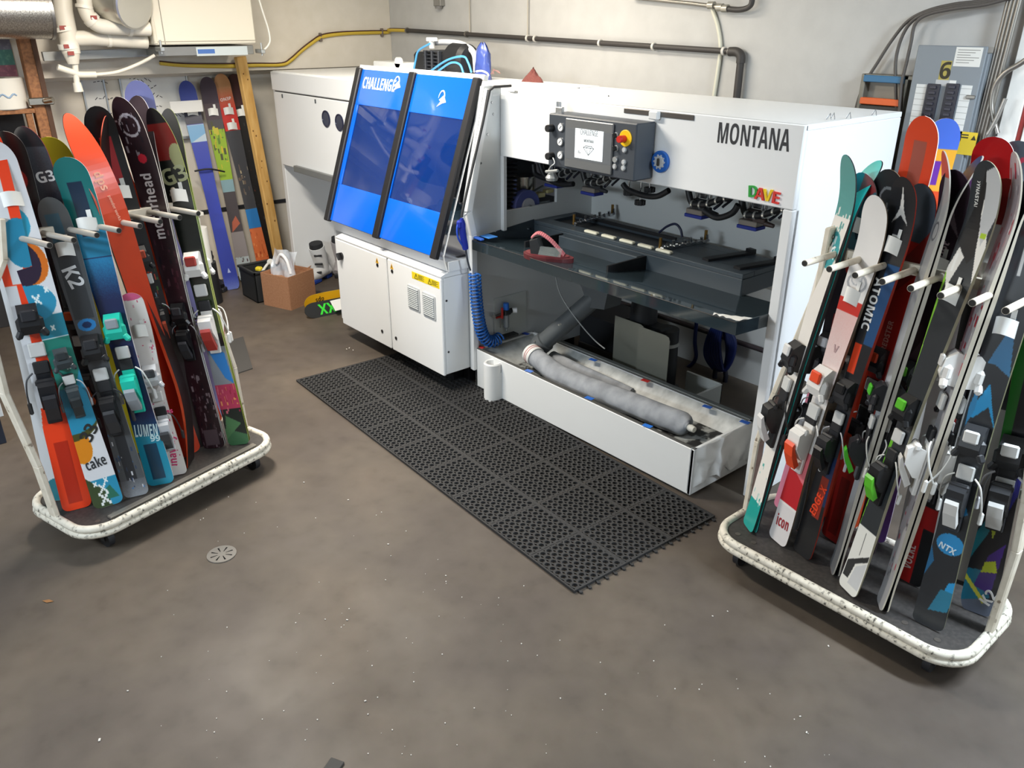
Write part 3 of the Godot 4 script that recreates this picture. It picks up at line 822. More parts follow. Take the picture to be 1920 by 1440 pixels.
func heads(black: Material, chrome: Material) -> void:
	var z := -1.56
	for a in [[1041, 352, 0], [1110, 362, 1], [1308, 404, 2], [1407, 432, 3]]:
		var p := hit(a[0], a[1], 2, z)
		p.y = 1.235
		var st := S()
		bx(st, p + Vector3(0, 0.032, 0), Vector3(0.105, 0.03, 0.075), 0.004)
		var head := obj("polishing_head", st, paint("8a837c", 0.4, 0.4), mach)
		st = S(); bx(st, p + Vector3(0, 0.01, 0), Vector3(0.115, 0.018, 0.085), 0.003)
		obj("felt_pad", st, paint("27368f", 0.7), head)
		st = S()
		bx(st, p + Vector3(0.0, 0.07, 0.0), Vector3(0.075, 0.05, 0.055), 0.006)
		bx(st, p + Vector3(0.06, 0.055, 0.02), Vector3(0.07, 0.025, 0.03), 0.004)
		cyl(st, p + Vector3(0.09, 0.045, 0.02), p + Vector3(0.14, 0.04, 0.02), 0.014, 0.01, 10)
		obj("head_block", st, paint("3a2b28" if a[2] == 3 else "2a2c30", 0.5), head)
		st = S()
		for dx in [-0.03, 0.055]: cyl(st, p + Vector3(dx, 0.08, -0.02), p + Vector3(dx, 0.56, -0.02), 0.012, -1, 10)
		bx(st, p + Vector3(0.012, 0.22, -0.03), Vector3(0.05, 0.24, 0.04), 0.006)
		obj("air_cylinder", st, chrome, head)
		st = S()
		var h := []
		for k in 8: h.append(p + Vector3(-0.07 + 0.05 * k, 0.115 - 0.035 * sin(k * 0.75) + (0.10 if k == 7 else 0.0) + (0.12 if k == 0 else 0.0), 0.045))
		pipe(st, smooth_path(h), 0.017, 10)
		bx(st, p + Vector3(-0.12, 0.2, -0.1), Vector3(0.06, 0.16, 0.06), 0.01)
		obj("corrugated_hose", st, black, head)
		for k in 5:
			var q: Vector3 = smooth_path(h)[8 + k * 6]
			st = S(); cyl(st, q + Vector3(-0.005, 0, 0), q + Vector3(0.005, 0, 0), 0.021, -1, 12)
			obj("hose_clamp", st, paint("c9c9c4", 0.3, 0.7), head)
		st = S()
		pipe(st, smooth_path([p + Vector3(0.07, 0.3, 0), p + Vector3(0.13, 0.22, 0.02), p + Vector3(0.15, 0.12, 0.0), p + Vector3(0.1, 0.06, 0.0)]), 0.008, 8)
		pipe(st, smooth_path([p + Vector3(0.03, 0.33, -0.05), p + Vector3(0.17, 0.28, -0.05), p + Vector3(0.2, 0.16, -0.05), p + Vector3(0.13, 0.07, -0.03)]), 0.007, 8)
		obj("air_tube", st, paint("16182a", 0.35), head)
	var st := S()
	for path in [[[1000, 308], [1003, 325], [1018, 333], [1040, 338]], [[1012, 306], [1022, 330], [1048, 345], [1075, 345]], [[1168, 345], [1178, 356], [1205, 366], [1232, 368], [1254, 357]], [[1320, 395], [1345, 408], [1372, 400], [1384, 384]]]:
		pipe(st, smooth_path(path.map(func(q): return hit(q[0], q[1], 2, -1.45))), 0.016, 10)
	obj("energy_hose", st, black, mach)
	for a in [[1179, 362], [1200, 380], [1218, 356]]:
		var p := hit(a[0], a[1], 2, -1.5)
		st = S(); cyl(st, p + Vector3(0, -0.012, 0), p + Vector3(0, 0.014, 0), 0.027, -1, 14)
		for k in 10:
			var t := TAU * k / 10
			cyl(st, p + Vector3(cos(t) * 0.026, -0.012, sin(t) * 0.026), p + Vector3(cos(t) * 0.026, 0.014, sin(t) * 0.026), 0.005, -1, 6)
		var kn := obj("clamping_knob", st, black, mach)
		st = S(); cyl(st, p + Vector3(0, 0.012, 0), p + Vector3(0, 0.24, 0), 0.007, -1, 10)
		obj("knob_rod", st, chrome, kn)
	st = S()
	pipe(st, smooth_path([hit(1236, 436, 2, -1.72), hit(1250, 425, 2, -1.72), hit(1266, 420, 2, -1.72), hit(1276, 430, 2, -1.72), hit(1279, 445, 2, -1.72)]), 0.007, 8)
	obj("vice_tube", st, paint("1a2240", 0.4), mach)

func air_line() -> void:
	# blow gun on its hook and the coiled hose
	var x := XM + 0.05
	var t := thing("air_blow_gun", "blue air blow gun with a coiled hose hanging at the machine's corner", "blow gun", Vector3(x, 0.7, -0.95))
	var navy := paint("1d2f9a", 0.4)
	var st := S()
	var a := hit(866, 420, 0, x); var b := hit(868, 440, 0, x); var c := hit(873, 467, 0, x)
	pipe(st, smooth_path([a + Vector3(0, 0.035, 0), a, b, c]), [0.008, 0.010, 0.013, 0.016, 0.018, 0.02, 0.022, 0.022, 0.021, 0.02, 0.02, 0.02, 0.02, 0.02, 0.02, 0.02, 0.02, 0.019, 0.017], 12)
	bx(st, a + Vector3(0, 0.0, 0.01), Vector3(0.03, 0.05, 0.05), 0.01)
	var gun := obj("gun_body", st, navy, t)
	st = S(); pipe(st, smooth_path([a + Vector3(0, 0.02, 0.02), hit(857, 428, 0, x), hit(859, 446, 0, x), hit(868, 462, 0, x)]), 0.006, 8)
	obj("trigger", st, paint("2a4fc0", 0.4), gun)
	st = S(); pipe(st, smooth_path([a + Vector3(0, 0.03, 0), hit(874, 402, 0, x), hit(882, 394, 0, x)]), 0.0035, 6)
	obj("nozzle", st, paint("a8acb0", 0.25, 1.0), gun)
	var path := [c, hit(877, 490, 0, x), hit(882, 507, 0, x)]
	st = S(); pipe(st, smooth_path(path), 0.006, 8)
	obj("lead_hose", st, paint("3b3f48", 0.5), t)
	# coil: centre line bends at the foot towards the wall valve
	var cl := smooth_path([hit(890, 512, 0, x), hit(893, 560, 0, x), hit(899, 605, 0, x), hit(908, 632, 0, x), hit(922, 640, 0, x), hit(938, 633, 0, x)], 12)
	var len := [0.0]
	for i in range(1, cl.size()): len.append(len[-1] + cl[i].distance_to(cl[i - 1]))
	var coil := []
	var turns := 26
	var N := turns * 12
	for i in N + 1:
		var s: float = len[-1] * i / N
		var k := 0
		while k < cl.size() - 2 and len[k + 1] < s: k += 1
		var f: float = (s - len[k]) / maxf(len[k + 1] - len[k], 1e-5)
		var p: Vector3 = cl[k].lerp(cl[k + 1], f)
		var d: Vector3 = (cl[k + 1] - cl[k]).normalized()
		var e1 := Vector3.RIGHT
		var e2 := d.cross(e1).normalized()
		var th := TAU * turns * i / N
		coil.append(p + (e1 * cos(th) + e2 * sin(th)) * 0.036)
	st = S(); pipe(st, coil, 0.0058, 6)
	obj("coiled_hose", st, paint("1f63b8", 0.35), t)
	var tr := thing("plastic_scraper", "blue plastic scraper lying at the corner of the splash table", "scraper", Vector3(XM + 0.1, 0.98, -1.0))
	st = S()
	var q0 := hit(880, 441, 1, 0.995); var q1 := hit(905, 450, 1, 0.995); var q2 := hit(918, 441, 1, 0.995)
	bar(st, q0, q1, 0.03, 0.014, Vector3.RIGHT, 0.005)
	obj("handle", st, paint("2f63c8", 0.4), tr)
	st = S(); bx(st, (q1 + q2) * 0.5 + Vector3(0, 0.004, -0.02), Vector3(0.09, 0.006, 0.07), 0.002)
	obj("blade", st, paint("3f86d8", 0.3), tr)
	# filter regulator on the side wall
	var f := thing("filter_regulator", "small compressed air filter regulator with blue cap and red valve", "regulator", hit(951, 600, 0, XM))
	var xx := XM
	st = S(); bx2(st, hit(925, 560, 0, xx) + Vector3(0, 0, 0), hit(985, 632, 0, xx) + Vector3(0.008, 0, 0), 0.002)
	obj("mounting_plate", st, paint("c5cac8", 0.5), f)
	var pc := hit(949, 585, 0, xx + 0.04)
	st = S(); bx(st, pc, Vector3(0.05, 0.035, 0.05), 0.006); cyl(st, pc, pc + Vector3(0, 0, -0.05), 0.017, -1, 14)
	var rb := obj("regulator_body", st, paint("222529", 0.45), f)
	st = S(); cyl(st, pc + Vector3(0, 0.017, 0), pc + Vector3(0, 0.06, 0), 0.02, 0.018, 16)
	obj("blue_cap", st, paint("1f66c4", 0.4), rb)
	st = S(); lathe(st, [Vector2(0, -0.13), Vector2(0.006, -0.13), Vector2(0.01, -0.115), Vector2(0.02, -0.1), Vector2(0.02, -0.018), Vector2(0, -0.018)], Transform3D(Basis(), pc), 18)
	obj("filter_bowl", st, paint("9ea5aa", 0.25, 0.6), rb)
	st = S(); cyl(st, pc + Vector3(0.0, 0, -0.05), pc + Vector3(0.02, 0.0, -0.075), 0.018, -1, 16)
	obj("pressure_gauge", st, paint("d8dadb", 0.4), rb)
	st = S(); var pv := hit(938, 590, 0, xx + 0.03)
	cyl(st, hit(926, 594, 0, xx + 0.03), pc, 0.008, -1, 10); cyl(st, hit(926, 594, 0, xx + 0.0), hit(926, 594, 0, xx + 0.05), 0.012, -1, 10)
	bar(st, pv, pv + Vector3(0, -0.09, 0), 0.007, 0.007, Vector3.RIGHT)
	obj("pipework", st, paint("8f8c88", 0.3, 0.8), f)
	st = S(); bx(st, pv + Vector3(0.02, 0.015, 0), Vector3(0.012, 0.075, 0.014), 0.003)
	bx(st, pv + Vector3(0.01, -0.01, 0.02), Vector3(0.012, 0.012, 0.05), 0.003)
	obj("red_lever", st, paint("b32a22", 0.45), f)
	box_part("floor_duct", hit(930, 634, 0, xx), hit(962, 628, 0, xx) + Vector3(0.06, 0.03, 0), paint("2b2c2d", 0.6), f)

# ---------------------------------------------------------------- drip basin on the floor
func basin() -> void:
	var white := paint("e4e6e6", 0.45)
	var x0 := -1.908; var x1 := -0.159; var z0 := -0.964; var z1 := -1.46; var h := 0.272
	var t := thing("drip_basin", "long white low drip basin standing in front of the bench", "basin", Vector3((x0 + x1) / 2, 0, (z0 + z1) / 2))
	var st := S()
	bx2(st, Vector3(x0, 0.012, z0 - 0.02), Vector3(x1, h, z0), 0.004)
	bx2(st, Vector3(x0, 0.012, z1), Vector3(x1, h, z1 + 0.02), 0.003)
	bx2(st, Vector3(x0, 0.012, z1), Vector3(x0 + 0.02, h, z0), 0.003)
	bx2(st, Vector3(x1 - 0.02, 0.012, z1), Vector3(x1, h, z0), 0.003)
	obj("basin_walls", st, white, t)
	var stain := grain(0.012, [[0.0, "1b1b1b"], [0.4, "2a2a2a"], [0.46, "5d5f5e"], [0.52, "8c8f8d"], [0.72, "a6a9a7"], [1.0, "bcbebc"]], 1.4, 0.55, 0.0, 33, 5)
	st = S(); bx2(st, Vector3(x0 + 0.015, 0.15, z1 + 0.015), Vector3(x1 - 0.015, 0.185, z0 - 0.015), 0.0)
	obj("basin_floor", st, stain, t)
	# sloping grey apron round the inside
	var grime := grain(0.03, [[0.0, "8f9190"], [0.45, "b4b7b5"], [1.0, "cfd2d0"]], 0.8, 0.5, 0.0, 17, 4)
	st = S()
	var a := [Vector3(x0 + 0.02, h - 0.012, z0 - 0.02), Vector3(x1 - 0.02, h - 0.012, z0 - 0.02), Vector3(x1 - 0.02, h - 0.012, z1 + 0.02), Vector3(x0 + 0.02, h - 0.012, z1 + 0.02)]
	var b := [Vector3(x0 + 0.22, 0.186, z0 - 0.05), Vector3(x1 - 0.06, 0.186, z0 - 0.05), Vector3(x1 - 0.06, 0.186, z1 + 0.10), Vector3(x0 + 0.22, 0.186, z1 + 0.10)]
	for i in 4:
		var j := (i + 1) % 4
		var n: Vector3 = (a[j] - a[i]).cross(b[i] - a[i]).normalized()
		if n.y < 0: n = -n
		quad(st, a[i], a[j], b[j], b[i], n)
	obj("inner_apron", st, grime, t)
	st = S(); bar(st, Vector3(x0, h + 0.002, z0 - 0.012), Vector3(x1, h + 0.002, z0 - 0.012), 0.02, 0.006, Vector3.BACK)
	obj("edge_gasket", st, paint("4b4b48", 0.7), t)
	st = S()
	var px := hit(931, 735, 2, z0).x
	lathe(st, [Vector2(0.0, 0.004), Vector2(0.056, 0.004), Vector2(0.056, h - 0.025), Vector2(0.05, h - 0.018), Vector2(0.04, h - 0.02), Vector2(0.038, h - 0.06), Vector2(0, h - 0.06)], Transform3D(Basis(), Vector3(px, 0, z0 + 0.03)), 28)
	bx2(st, Vector3(px - 0.056, 0.004, z0 - 0.005), Vector3(px + 0.056, h - 0.08, z0 + 0.025), 0.0)
	obj("corner_tube", st, white, t)
	st = S(); bx2(st, Vector3(px + 0.02, 0.0, z0 - 0.3), Vector3(x1 - 0.04, 0.03, z0 - 0.012), 0.0)
	obj("foot", st, paint("2a2a2a", 0.6), t)
	# perforated strip along the back edge
	st = S(); bx2(st, Vector3(x0 + 0.25, h - 0.006, z1 - 0.03), Vector3(x1, h, z1 + 0.02), 0.0)
	var strip := obj("drain_strip", st, paint("6e716f", 0.5), t)
	var dots := S()
	for k in 150:
		var x := lerpf(x0 + 0.27, x1 - 0.02, k / 149.0)
		bx2(dots, Vector3(x - 0.003, h, z1 + 0.004), Vector3(x + 0.003, h + 0.003, z1 + 0.013), 0.0)
	obj("strip_beads", dots, paint("d5d8d6", 0.5), strip)
	# tape
	var tape_at := [[899, 650, "c22b2b", "red"], [981, 624, "2d4fb5", "blue"], [992, 696, "5b83d6", "blue"], [1105, 747, "2f6fd0", "blue"], [1214, 799, "2f7be0", "blue"], [1112, 675, "2b62bd", "blue"], [1210, 714, "c02a28", "red"], [1326, 763, "2b5fbc", "blue"], [1402, 794, "2b5fbc", "blue"]]
	for e in tape_at:
		var p := hit(e[0], e[1], 1, h + 0.004)
		p.x = clampf(p.x, x0 + 0.02, x1 - 0.015); p.z = clampf(p.z, z1 + 0.0, z0 - 0.004)
		st = S(); bx(st, p + Vector3(0, 0.002, 0), Vector3(0.05, 0.002, 0.03), 0.0, Basis(Vector3.UP, 0.15))
		obj("tape_piece", st, paint(e[2], 0.6), t)
	# plastic wrap over the end
	st = S()
	var rows := []
	var rng := RandomNumberGenerator.new(); rng.seed = 5
	for i in 9:
		var r := []
		for j in 13:
			var zz := lerpf(z0 - 0.004, z1 - 0.04, j / 12.0)
			var hh := lerpf(h + 0.006, 0.03 + 0.05 * absf(sin(j * 1.3)), i / 8.0)
			if j == 0: r.append(Vector3(x1 - 0.02, hh, z0 + 0.003)); rng.randf(); continue
			r.append(Vector3(x1 + 0.004 + rng.randf() * 0.016 + 0.012 * sin(j * 1.9 + i * 0.7) * (i / 8.0), hh, zz))
		rows.append(r)
	sheet(st, rows)
	var pl := paint("e6e8e8", 0.35)
	obj("plastic_wrap", st, pl, t)
	# filter sock lying in the basin
	var s := thing("filter_sock", "long grey cloth filter sock filled with slurry lying in the basin", "filter sock", hit(1150, 730, 1, 0.15))
	var y := 0.245
	var sp := [hit(998, 664, 1, y + 0.05), hit(1020, 682, 1, y + 0.03), hit(1050, 705, 1, y), hit(1110, 730, 1, y), hit(1180, 756, 1, y), hit(1240, 780, 1, y), hit(1275, 793, 1, y), hit(1290, 800, 1, y)]
	var cloth := grain(0.02, [[0.0, "7d8186"], [0.5, "989ca2"], [1.0, "b2b5ba"]], 0.9, 0.85, 0.0, 41, 4)
	st = S()
	var pp := smooth_path(sp, 8)
	var rr := []
	for i in pp.size():
		var u := i / float(pp.size() - 1)
		rr.append(lerpf(0.052, 0.066, minf(u * 4, 1.0)) * (sqrt(maxf(1.0 - pow(maxf(u - 0.86, 0.0) / 0.145, 2.0), 0.02))))
	pipe(st, pp, rr, 20)
	obj("sock", st, cloth, s)
	st = S(); var e0: Vector3 = pp[-1]; var ed: Vector3 = (pp[-1] - pp[-4]).normalized()
	pipe(st, [e0 - ed * 0.01, e0 + ed * 0.02, e0 + ed * 0.045], [0.012, 0.02, 0.016], 10)
	obj("knot", st, paint("d0cfc6", 0.8), s)
	st = S(); var d0: Vector3 = (pp[3] - pp[0]).normalized()
	cyl(st, pp[0] - d0 * 0.02, pp[0] + d0 * 0.045, 0.062, 0.063, 28)
	obj("collar", st, paint("d9dad8", 0.5), s)
	for k in [0.0, 0.016]:
		st = S(); cyl(st, pp[0] + d0 * k, pp[0] + d0 * (k + 0.004), 0.0635, -1, 28)
		obj("red_ring", st, paint("b4473f", 0.5), s)
	# second flattened fold of cloth
	st = S()
	var q := smooth_path([hit(1035, 672, 1, 0.23), hit(1075, 690, 1, 0.22), hit(1130, 712, 1, 0.21), hit(1185, 735, 1, 0.20)], 6)
	var qr := []
	for i in q.size(): qr.append(0.05 * (1.0 - 0.55 * i / q.size()))
	pipe(st, q, qr, 14)
	obj("cloth_fold", st, cloth, s)

# ---------------------------------------------------------------- things on top of the machine
func machine_top() -> void:
	var y := 1.805
	var black := paint("1d1f23", 0.4)
	var z := -1.80
	var t := thing("vacuum_pump", "black vacuum pump with a finned motor on the machine roof", "pump", Vector3(-3.0, y, z))
	var A := hit(797, 128, 2, z); var B := hit(858, 128, 2, z)
	var st := S()
	bx2(st, Vector3(A.x, y + 0.0, z - 0.11), Vector3(lerpf(A.x, B.x, 0.45), y + 0.165, z + 0.11), 0.02)
	bx2(st, Vector3(lerpf(A.x, B.x, 0.35), y + 0.015, z - 0.10), Vector3(B.x, y + 0.18, z + 0.10), 0.03)
	obj("pump_body", st, black, t)
	st = S()
	for k in 7:
		var yy := y + 0.03 + k * 0.024
		bx(st, Vector3(lerpf(A.x, B.x, 0.62), yy, z + 0.105), Vector3((B.x - A.x) * 0.5, 0.008, 0.03), 0.002)
	for k in 3:
		bx(st, Vector3(lerpf(A.x, B.x, 0.45 + 0.2 * k), y + 0.10, z + 0.115), Vector3(0.018, 0.16, 0.03), 0.004)
	obj("cooling_fins", st, paint("2d3036", 0.4), t)
	st = S(); cyl(st, Vector3(B.x - 0.02, y + 0.12, z), Vector3(B.x + 0.12, y + 0.12, z), 0.115, 0.11, 28)
	lathe(st, [Vector2(0.11, 0.0), Vector2(0.09, 0.04), Vector2(0, 0.045)], Transform3D(Basis(Vector3.BACK, -PI / 2), Vector3(B.x + 0.12, y + 0.12, z)), 28)
	obj("motor", st, paint("17181c", 0.5), t)
	st = S(); cyl(st, Vector3(lerpf(A.x, B.x, 0.42), y + 0.19, z + 0.05), Vector3(lerpf(A.x, B.x, 0.42), y + 0.26, z + 0.05), 0.022, -1, 14)
	bx(st, Vector3(lerpf(A.x, B.x, 0.42), y + 0.25, z + 0.05), Vector3(0.1, 0.03, 0.04), 0.006)
	obj("inlet_elbow", st, paint("d8dadb", 0.4), t)
	var tube := paint("4a9ad8", 0.3)
	var zz := z + 0.16
	for path in [[[806, 82], [785, 95], [779, 115], [776, 131]], [[808, 133], [838, 113], [868, 106], [878, 118], [884, 136]], [[822, 133], [845, 118], [862, 121], [869, 138]]]:
		st = S(); pipe(st, smooth_path(path.map(func(q): return hit(q[0], q[1], 2, zz))), 0.0075, 8)
		obj("blue_air_tube", st, tube, t)
	st = S(); pipe(st, smooth_path([[815, 80], [835, 79], [862, 82], [882, 92], [890, 104], [892, 120], [893, 136]].map(func(q): return hit(q[0], q[1], 2, z))), 0.021, 10)
	obj("suction_hose", st, paint("c9cbd0", 0.35), t)
	st = S()
	pipe(st, smooth_path([[893, 134], [903, 133], [913, 137], [916, 142]].map(func(q): return hit(q[0], q[1], 2, z + 0.2))), 0.006, 8)
	obj("white_cable", st, paint("e2e2e0", 0.5), t)
	# upright blue bag
	var b := thing("plastic_bag", "blue bag in clear film standing on the machine roof", "bag", hit(906, 140, 2, z))
	var c := hit(906, 138, 2, z); c.y = y
	var rows := []
	for i in 9:
		var r := []
		var u := i / 8.0
		for j in 17:
			var th := TAU * j / 16
			var rad := (0.078 - 0.015 * u) * (1.0 + 0.07 * sin(th * 5 + i)) * (1.0 if i < 7 else (0.72 if i == 7 else 0.3))
			r.append(c + Vector3(cos(th) * rad * 0.95, u * 0.235 + 0.012 * sin(j * 2.1) * u, sin(th) * rad * 0.6))
		rows.append(r)
	st = S(); sheet(st, rows)
	obj("bag_film", st, paint("40529a", 0.25), b)
	# brown crumpled rag
	var rg := thing("shop_rag", "crumpled brown rag lying on the white hood top", "rag", Vector3(-2.0, 1.80, -1.4))
	var q := hit(1000, 152, 2, -1.93); q.y = 1.80
	rg.position = q; org[rg] = q
	rows = []
	for i in 7:
		var r := []
		for j in 25:
			var th := TAU * j / 24
			var rad := lerpf(0.095, 0.0, i / 6.0) * (1.0 + 0.22 * sin(th * 3 + 0.6) + 0.1 * sin(th * 7))
			r.append(q + Vector3(cos(th) * rad, [0.0, 0.02, 0.032, 0.042, 0.055, 0.07, 0.085][i] * (1.0 + 0.2 * sin(th * 4 + i)), sin(th) * rad * 0.6))
		rows.append(r)
	st = S(); sheet(st, rows)
	obj("cloth", st, grain(0.08, [[0.0, "512c2a"], [0.5, "6e3d38"], [1.0, "8a524a"]], 3.0, 0.95, 0.0, 9), rg)
	# flat white box behind the doors
	var w := thing("junction_box", "flat white box with a rounded lug on the machine roof", "box", hit(728, 125, 2, -1.75))
	var w0 := hit(700, 128, 2, -1.75); var w1 := hit(754, 120, 2, -1.75)
	box_part("case", Vector3(w0.x, y, -1.9), Vector3(w1.x, y + 0.075, -1.75), paint("e6e8e8", 0.5), w, 0.008)
	st = S(); cyl(st, Vector3(w1.x - 0.07, y + 0.075, -1.75), Vector3(w1.x - 0.07, y + 0.075, -1.78), 0.04, -1, 20)
	obj("lug", st, paint("e6e8e8", 0.5), w)
	var m := thing("steel_offcut", "short flat steel offcut lying on the white roof edge", "offcut", hit(962, 155, 2, -1.28))
	var m0 := hit(962, 155, 2, -1.28); m0.y = 1.80
	box_part("plate", m0 + Vector3(-0.03, 0.0, -0.015), m0 + Vector3(0.03, 0.012, 0.015), paint("9ea1a3", 0.3, 0.9), m)
	var u := thing("loose_wires", "small tangle of thin wires beside the blue bag", "wires", hit(930, 140, 2, z))
	st = S()
	for k in 4:
		pipe(st, smooth_path([hit(920 + k * 2, 139, 2, z), hit(925, 133 - k, 2, z), hit(934, 133 + k, 2, z), hit(938, 138, 2, z)]), 0.003, 5)
	obj("wire", st, paint("8a6b66", 0.5), u)
	# hair pins on the hood: two small bent wires
	var hp := thing("wire_clip", "two bent wire clips lying on the hood top corner", "clip", hit(1555, 222, 1, 1.80))
	st = S()
	for k in [[1549, 224], [1556, 223], [1586, 222], [1634, 216]]:
		var p := hit(k[0], k[1], 1, 1.802)
		pipe(st, [p, p + Vector3(0.01, 0.025, -0.01), p + Vector3(0.022, 0.0, 0.0)], 0.0025, 5)
	obj("bent_wire", st, paint("a9b0b8", 0.3, 0.8), hp)

# ---------------------------------------------------------------- on and below the bench
func under_bench() -> void:
	var dark := paint("1e2023", 0.5)
	# waxing iron
	var P := hit(1028, 489, 1, 0.962)
	P.y = 0.982 - 0.1337 * (-0.944 - P.z) + 0.001
	var t := thing("waxing_iron", "dark red waxing iron with a pink strap handle on the splash table", "iron", P)
	t.rotation = Vector3(0.1, 0.62, -0.06)
	org.erase(t)
	t.scale = Vector3.ONE * 1.25
	var sole := []
	for i in 20:
		var th := TAU * i / 20
		sole.append(Vector2(0.115 * cos(th), 0.052 * sin(th) * (1.0 - 0.35 * maxf(cos(th), 0.0))))
	var st := S(); prism(st, sole, Transform3D(Basis(Vector3.RIGHT, PI / 2), Vector3(0, 0.022, 0)), 0.022)
	obj("sole_plate", st, paint("5a262a", 0.45), t)
	st = S(); prism(st, sole.map(func(q): return q * 0.86), Transform3D(Basis(Vector3.RIGHT, PI / 2), Vector3(-0.005, 0.028, 0)), 0.006)
	obj("heat_shield", st, paint("6e3034", 0.5), t)
	st = S(); prism(st, [Vector2(-0.075, 0.02), Vector2(0.045, 0.028), Vector2(0.03, 0.04), Vector2(-0.03, 0.045), Vector2(-0.05, 0.1), Vector2(-0.085, 0.085)], Transform3D(Basis(), Vector3(0, 0, -0.028)), 0.056)
	obj("iron_body", st, paint("2c2e30", 0.45), t)
	st = S()
	var hp := smooth_path([Vector3(-0.08, 0.095, 0), Vector3(-0.05, 0.118, 0), Vector3(0.0, 0.095, 0), Vector3(0.045, 0.055, 0), Vector3(0.07, 0.03, 0)], 6)
	for i in hp.size() - 1: bar(st, hp[i], hp[i + 1], 0.034, 0.008, Vector3.BACK, 0.002)
	obj("strap_handle", st, paint("c4747a", 0.5), t)
	var clear := StandardMaterial3D.new()
	clear.albedo_color = Color(0.55, 0.6, 0.6, 0.16); clear.transparency = BaseMaterial3D.TRANSPARENCY_ALPHA; clear.roughness = 0.1
	st = S(); bx(st, Vector3(0.015, 0.055, 0.045), Vector3(0.1, 0.003, 0.05), 0.001, Basis(Vector3.RIGHT, 0.5))
	obj("clear_shield", st, clear, t)
	# white rag at the table corner
	var rg := thing("paper_towel", "crumpled white paper towel on the splash table's outer corner", "paper towel", hit(1372, 602, 1, 0.985))
	st = S()
	var rows := []
	for i in 4:
		var r := []
		for j in 9:
			var e0 := hit(lerpf(1335, 1384, j / 8.0), lerpf(592, 607, j / 8.0), 1, 0.986)
			r.append(e0 + Vector3(0.004, 0.004 + 0.012 * absf(sin(j * 1.7 + i)) * (1.0 if i < 3 else 0.0), -0.02 * i * (0.25 + j * 0.18)))
		rows.append(r)
	sheet(st, rows)
	obj("sheet", st, paint("f2f2ee", 0.9), rg)
	# grey drain pipe from the table to the sock
	var d := thing("drain_pipe", "thick grey plastic drain pipe running from the table to the basin", "pipe", hit(1060, 600, 2, -1.25))
	var grey := paint("4f5457", 0.5)
	var a := hit(1128, 548, 2, -1.42); var b := hit(1012, 648, 2, -1.24)
	st = S(); cyl(st, a, b, 0.056, -1, 24)
	lathe(st, [Vector2(0.056, -0.03), Vector2(0.066, -0.025), Vector2(0.066, 0.03), Vector2(0.056, 0.035)], Transform3D(frame_of(b - a), a.lerp(b, 0.95)), 24)
	obj("pipe_run", st, grey, d)
	st = S(); prism(st, [Vector2(-0.14, 0.03), Vector2(0.16, 0.03), Vector2(0.13, -0.12), Vector2(0.0, -0.14), Vector2(-0.06, -0.03)], Transform3D(Basis(), hit(1120, 530, 2, -1.42) + Vector3(0, 0, -0.07)), 0.14)
	obj("funnel_outlet", st, grey, d)
	st = S()
	for q in [[1052, 608], [1006, 639]]:
		var p := hit(q[0], q[1], 2, -1.2)
		cyl(st, p, p + Vector3(0, 0, 0.02), 0.006, -1, 8)
	obj("drain_screws", st, paint("c8c8c4", 0.3, 0.8), d)
	var cb := thing("thin_cable", "thin grey cable hanging from the table down to the basin", "cable", hit(1090, 600, 2, -1.2))
	st = S(); pipe(st, smooth_path([[1042, 520], [1048, 545], [1062, 572], [1090, 610], [1115, 638], [1134, 654]].map(func(q): return hit(q[0], q[1], 2, -1.3))), 0.004, 6)
	obj("cable_run", st, paint("9a9d9c", 0.5), cb)
	# pump, tins and hoses on the floor behind the basin
	var ss := paint("a7a89c", 0.35, 0.6)
	var px := 0
	for e in [[1154, 592, 1203, 694, "smaller", 0], [1199, 612, 1249, 722, "taller", 1]]:
		var zz: float = -1.62 + 0.06 * e[5]
		var p0 := hit(e[0], e[1], 2, zz); var p1 := hit(e[2], e[3], 2, zz)
		var w: float = p1.x - p0.x
		var top: float = (p0.y + p1.y) * 0.0 + hit((e[0] + e[2]) / 2.0, e[1] + 8, 2, zz).y
		var s := thing("splash_plate", "%s upright brushed steel plate behind the basin" % ("inner" if e[5] == 0 else "outer"), "plate", Vector3(p0.x + w / 2, 0, zz), "steel splash plates")
		st = S(); prism(st, [Vector2(p0.x, 0.002), Vector2(p1.x, 0.002), Vector2(p1.x, top - 0.03), Vector2(p1.x - 0.01, top - 0.008), Vector2(p1.x - 0.03, top), Vector2(p0.x, top)], Transform3D(Basis(), Vector3(0, 0, zz)), 0.004)
		obj("sheet_metal", st, ss, s)
		box_part("foot_flange", Vector3(p0.x, 0.0, zz - 0.05), Vector3(p1.x, 0.006, zz), ss, s)
	var pm := thing("water_pump", "black water pump standing behind the steel plates", "pump", hit(1240, 690, 2, -1.75))
	var pc := hit(1243, 690, 2, -1.78); pc.y = 0
	st = S(); cyl(st, pc + Vector3(0, 0.06, 0), pc + Vector3(0, 0.46, 0), 0.085, 0.08, 22); cyl(st, pc + Vector3(0, 0.0, 0), pc + Vector3(0, 0.07, 0), 0.12, 0.11, 22)
	obj("pump_column", st, dark, pm)
	st = S(); cyl(st, pc + Vector3(-0.17, 0.42, 0.02), pc + Vector3(-0.17, 0.60, 0.02), 0.09, 0.08, 22); bx(st, pc + Vector3(-0.2, 0.62, 0.0), Vector3(0.06, 0.12, 0.06), 0.006)
	bx(st, pc + Vector3(-0.13, 0.45, 0.02), Vector3(0.3, 0.04, 0.12), 0.01)
	obj("pump_motor", st, dark, pm)
	st = S(); cyl(st, pc + Vector3(0, 0.36, 0), pc + Vector3(0, 0.38, 0), 0.088, -1, 22)
	obj("pump_band", st, paint("bfc1bd", 0.5), pm)
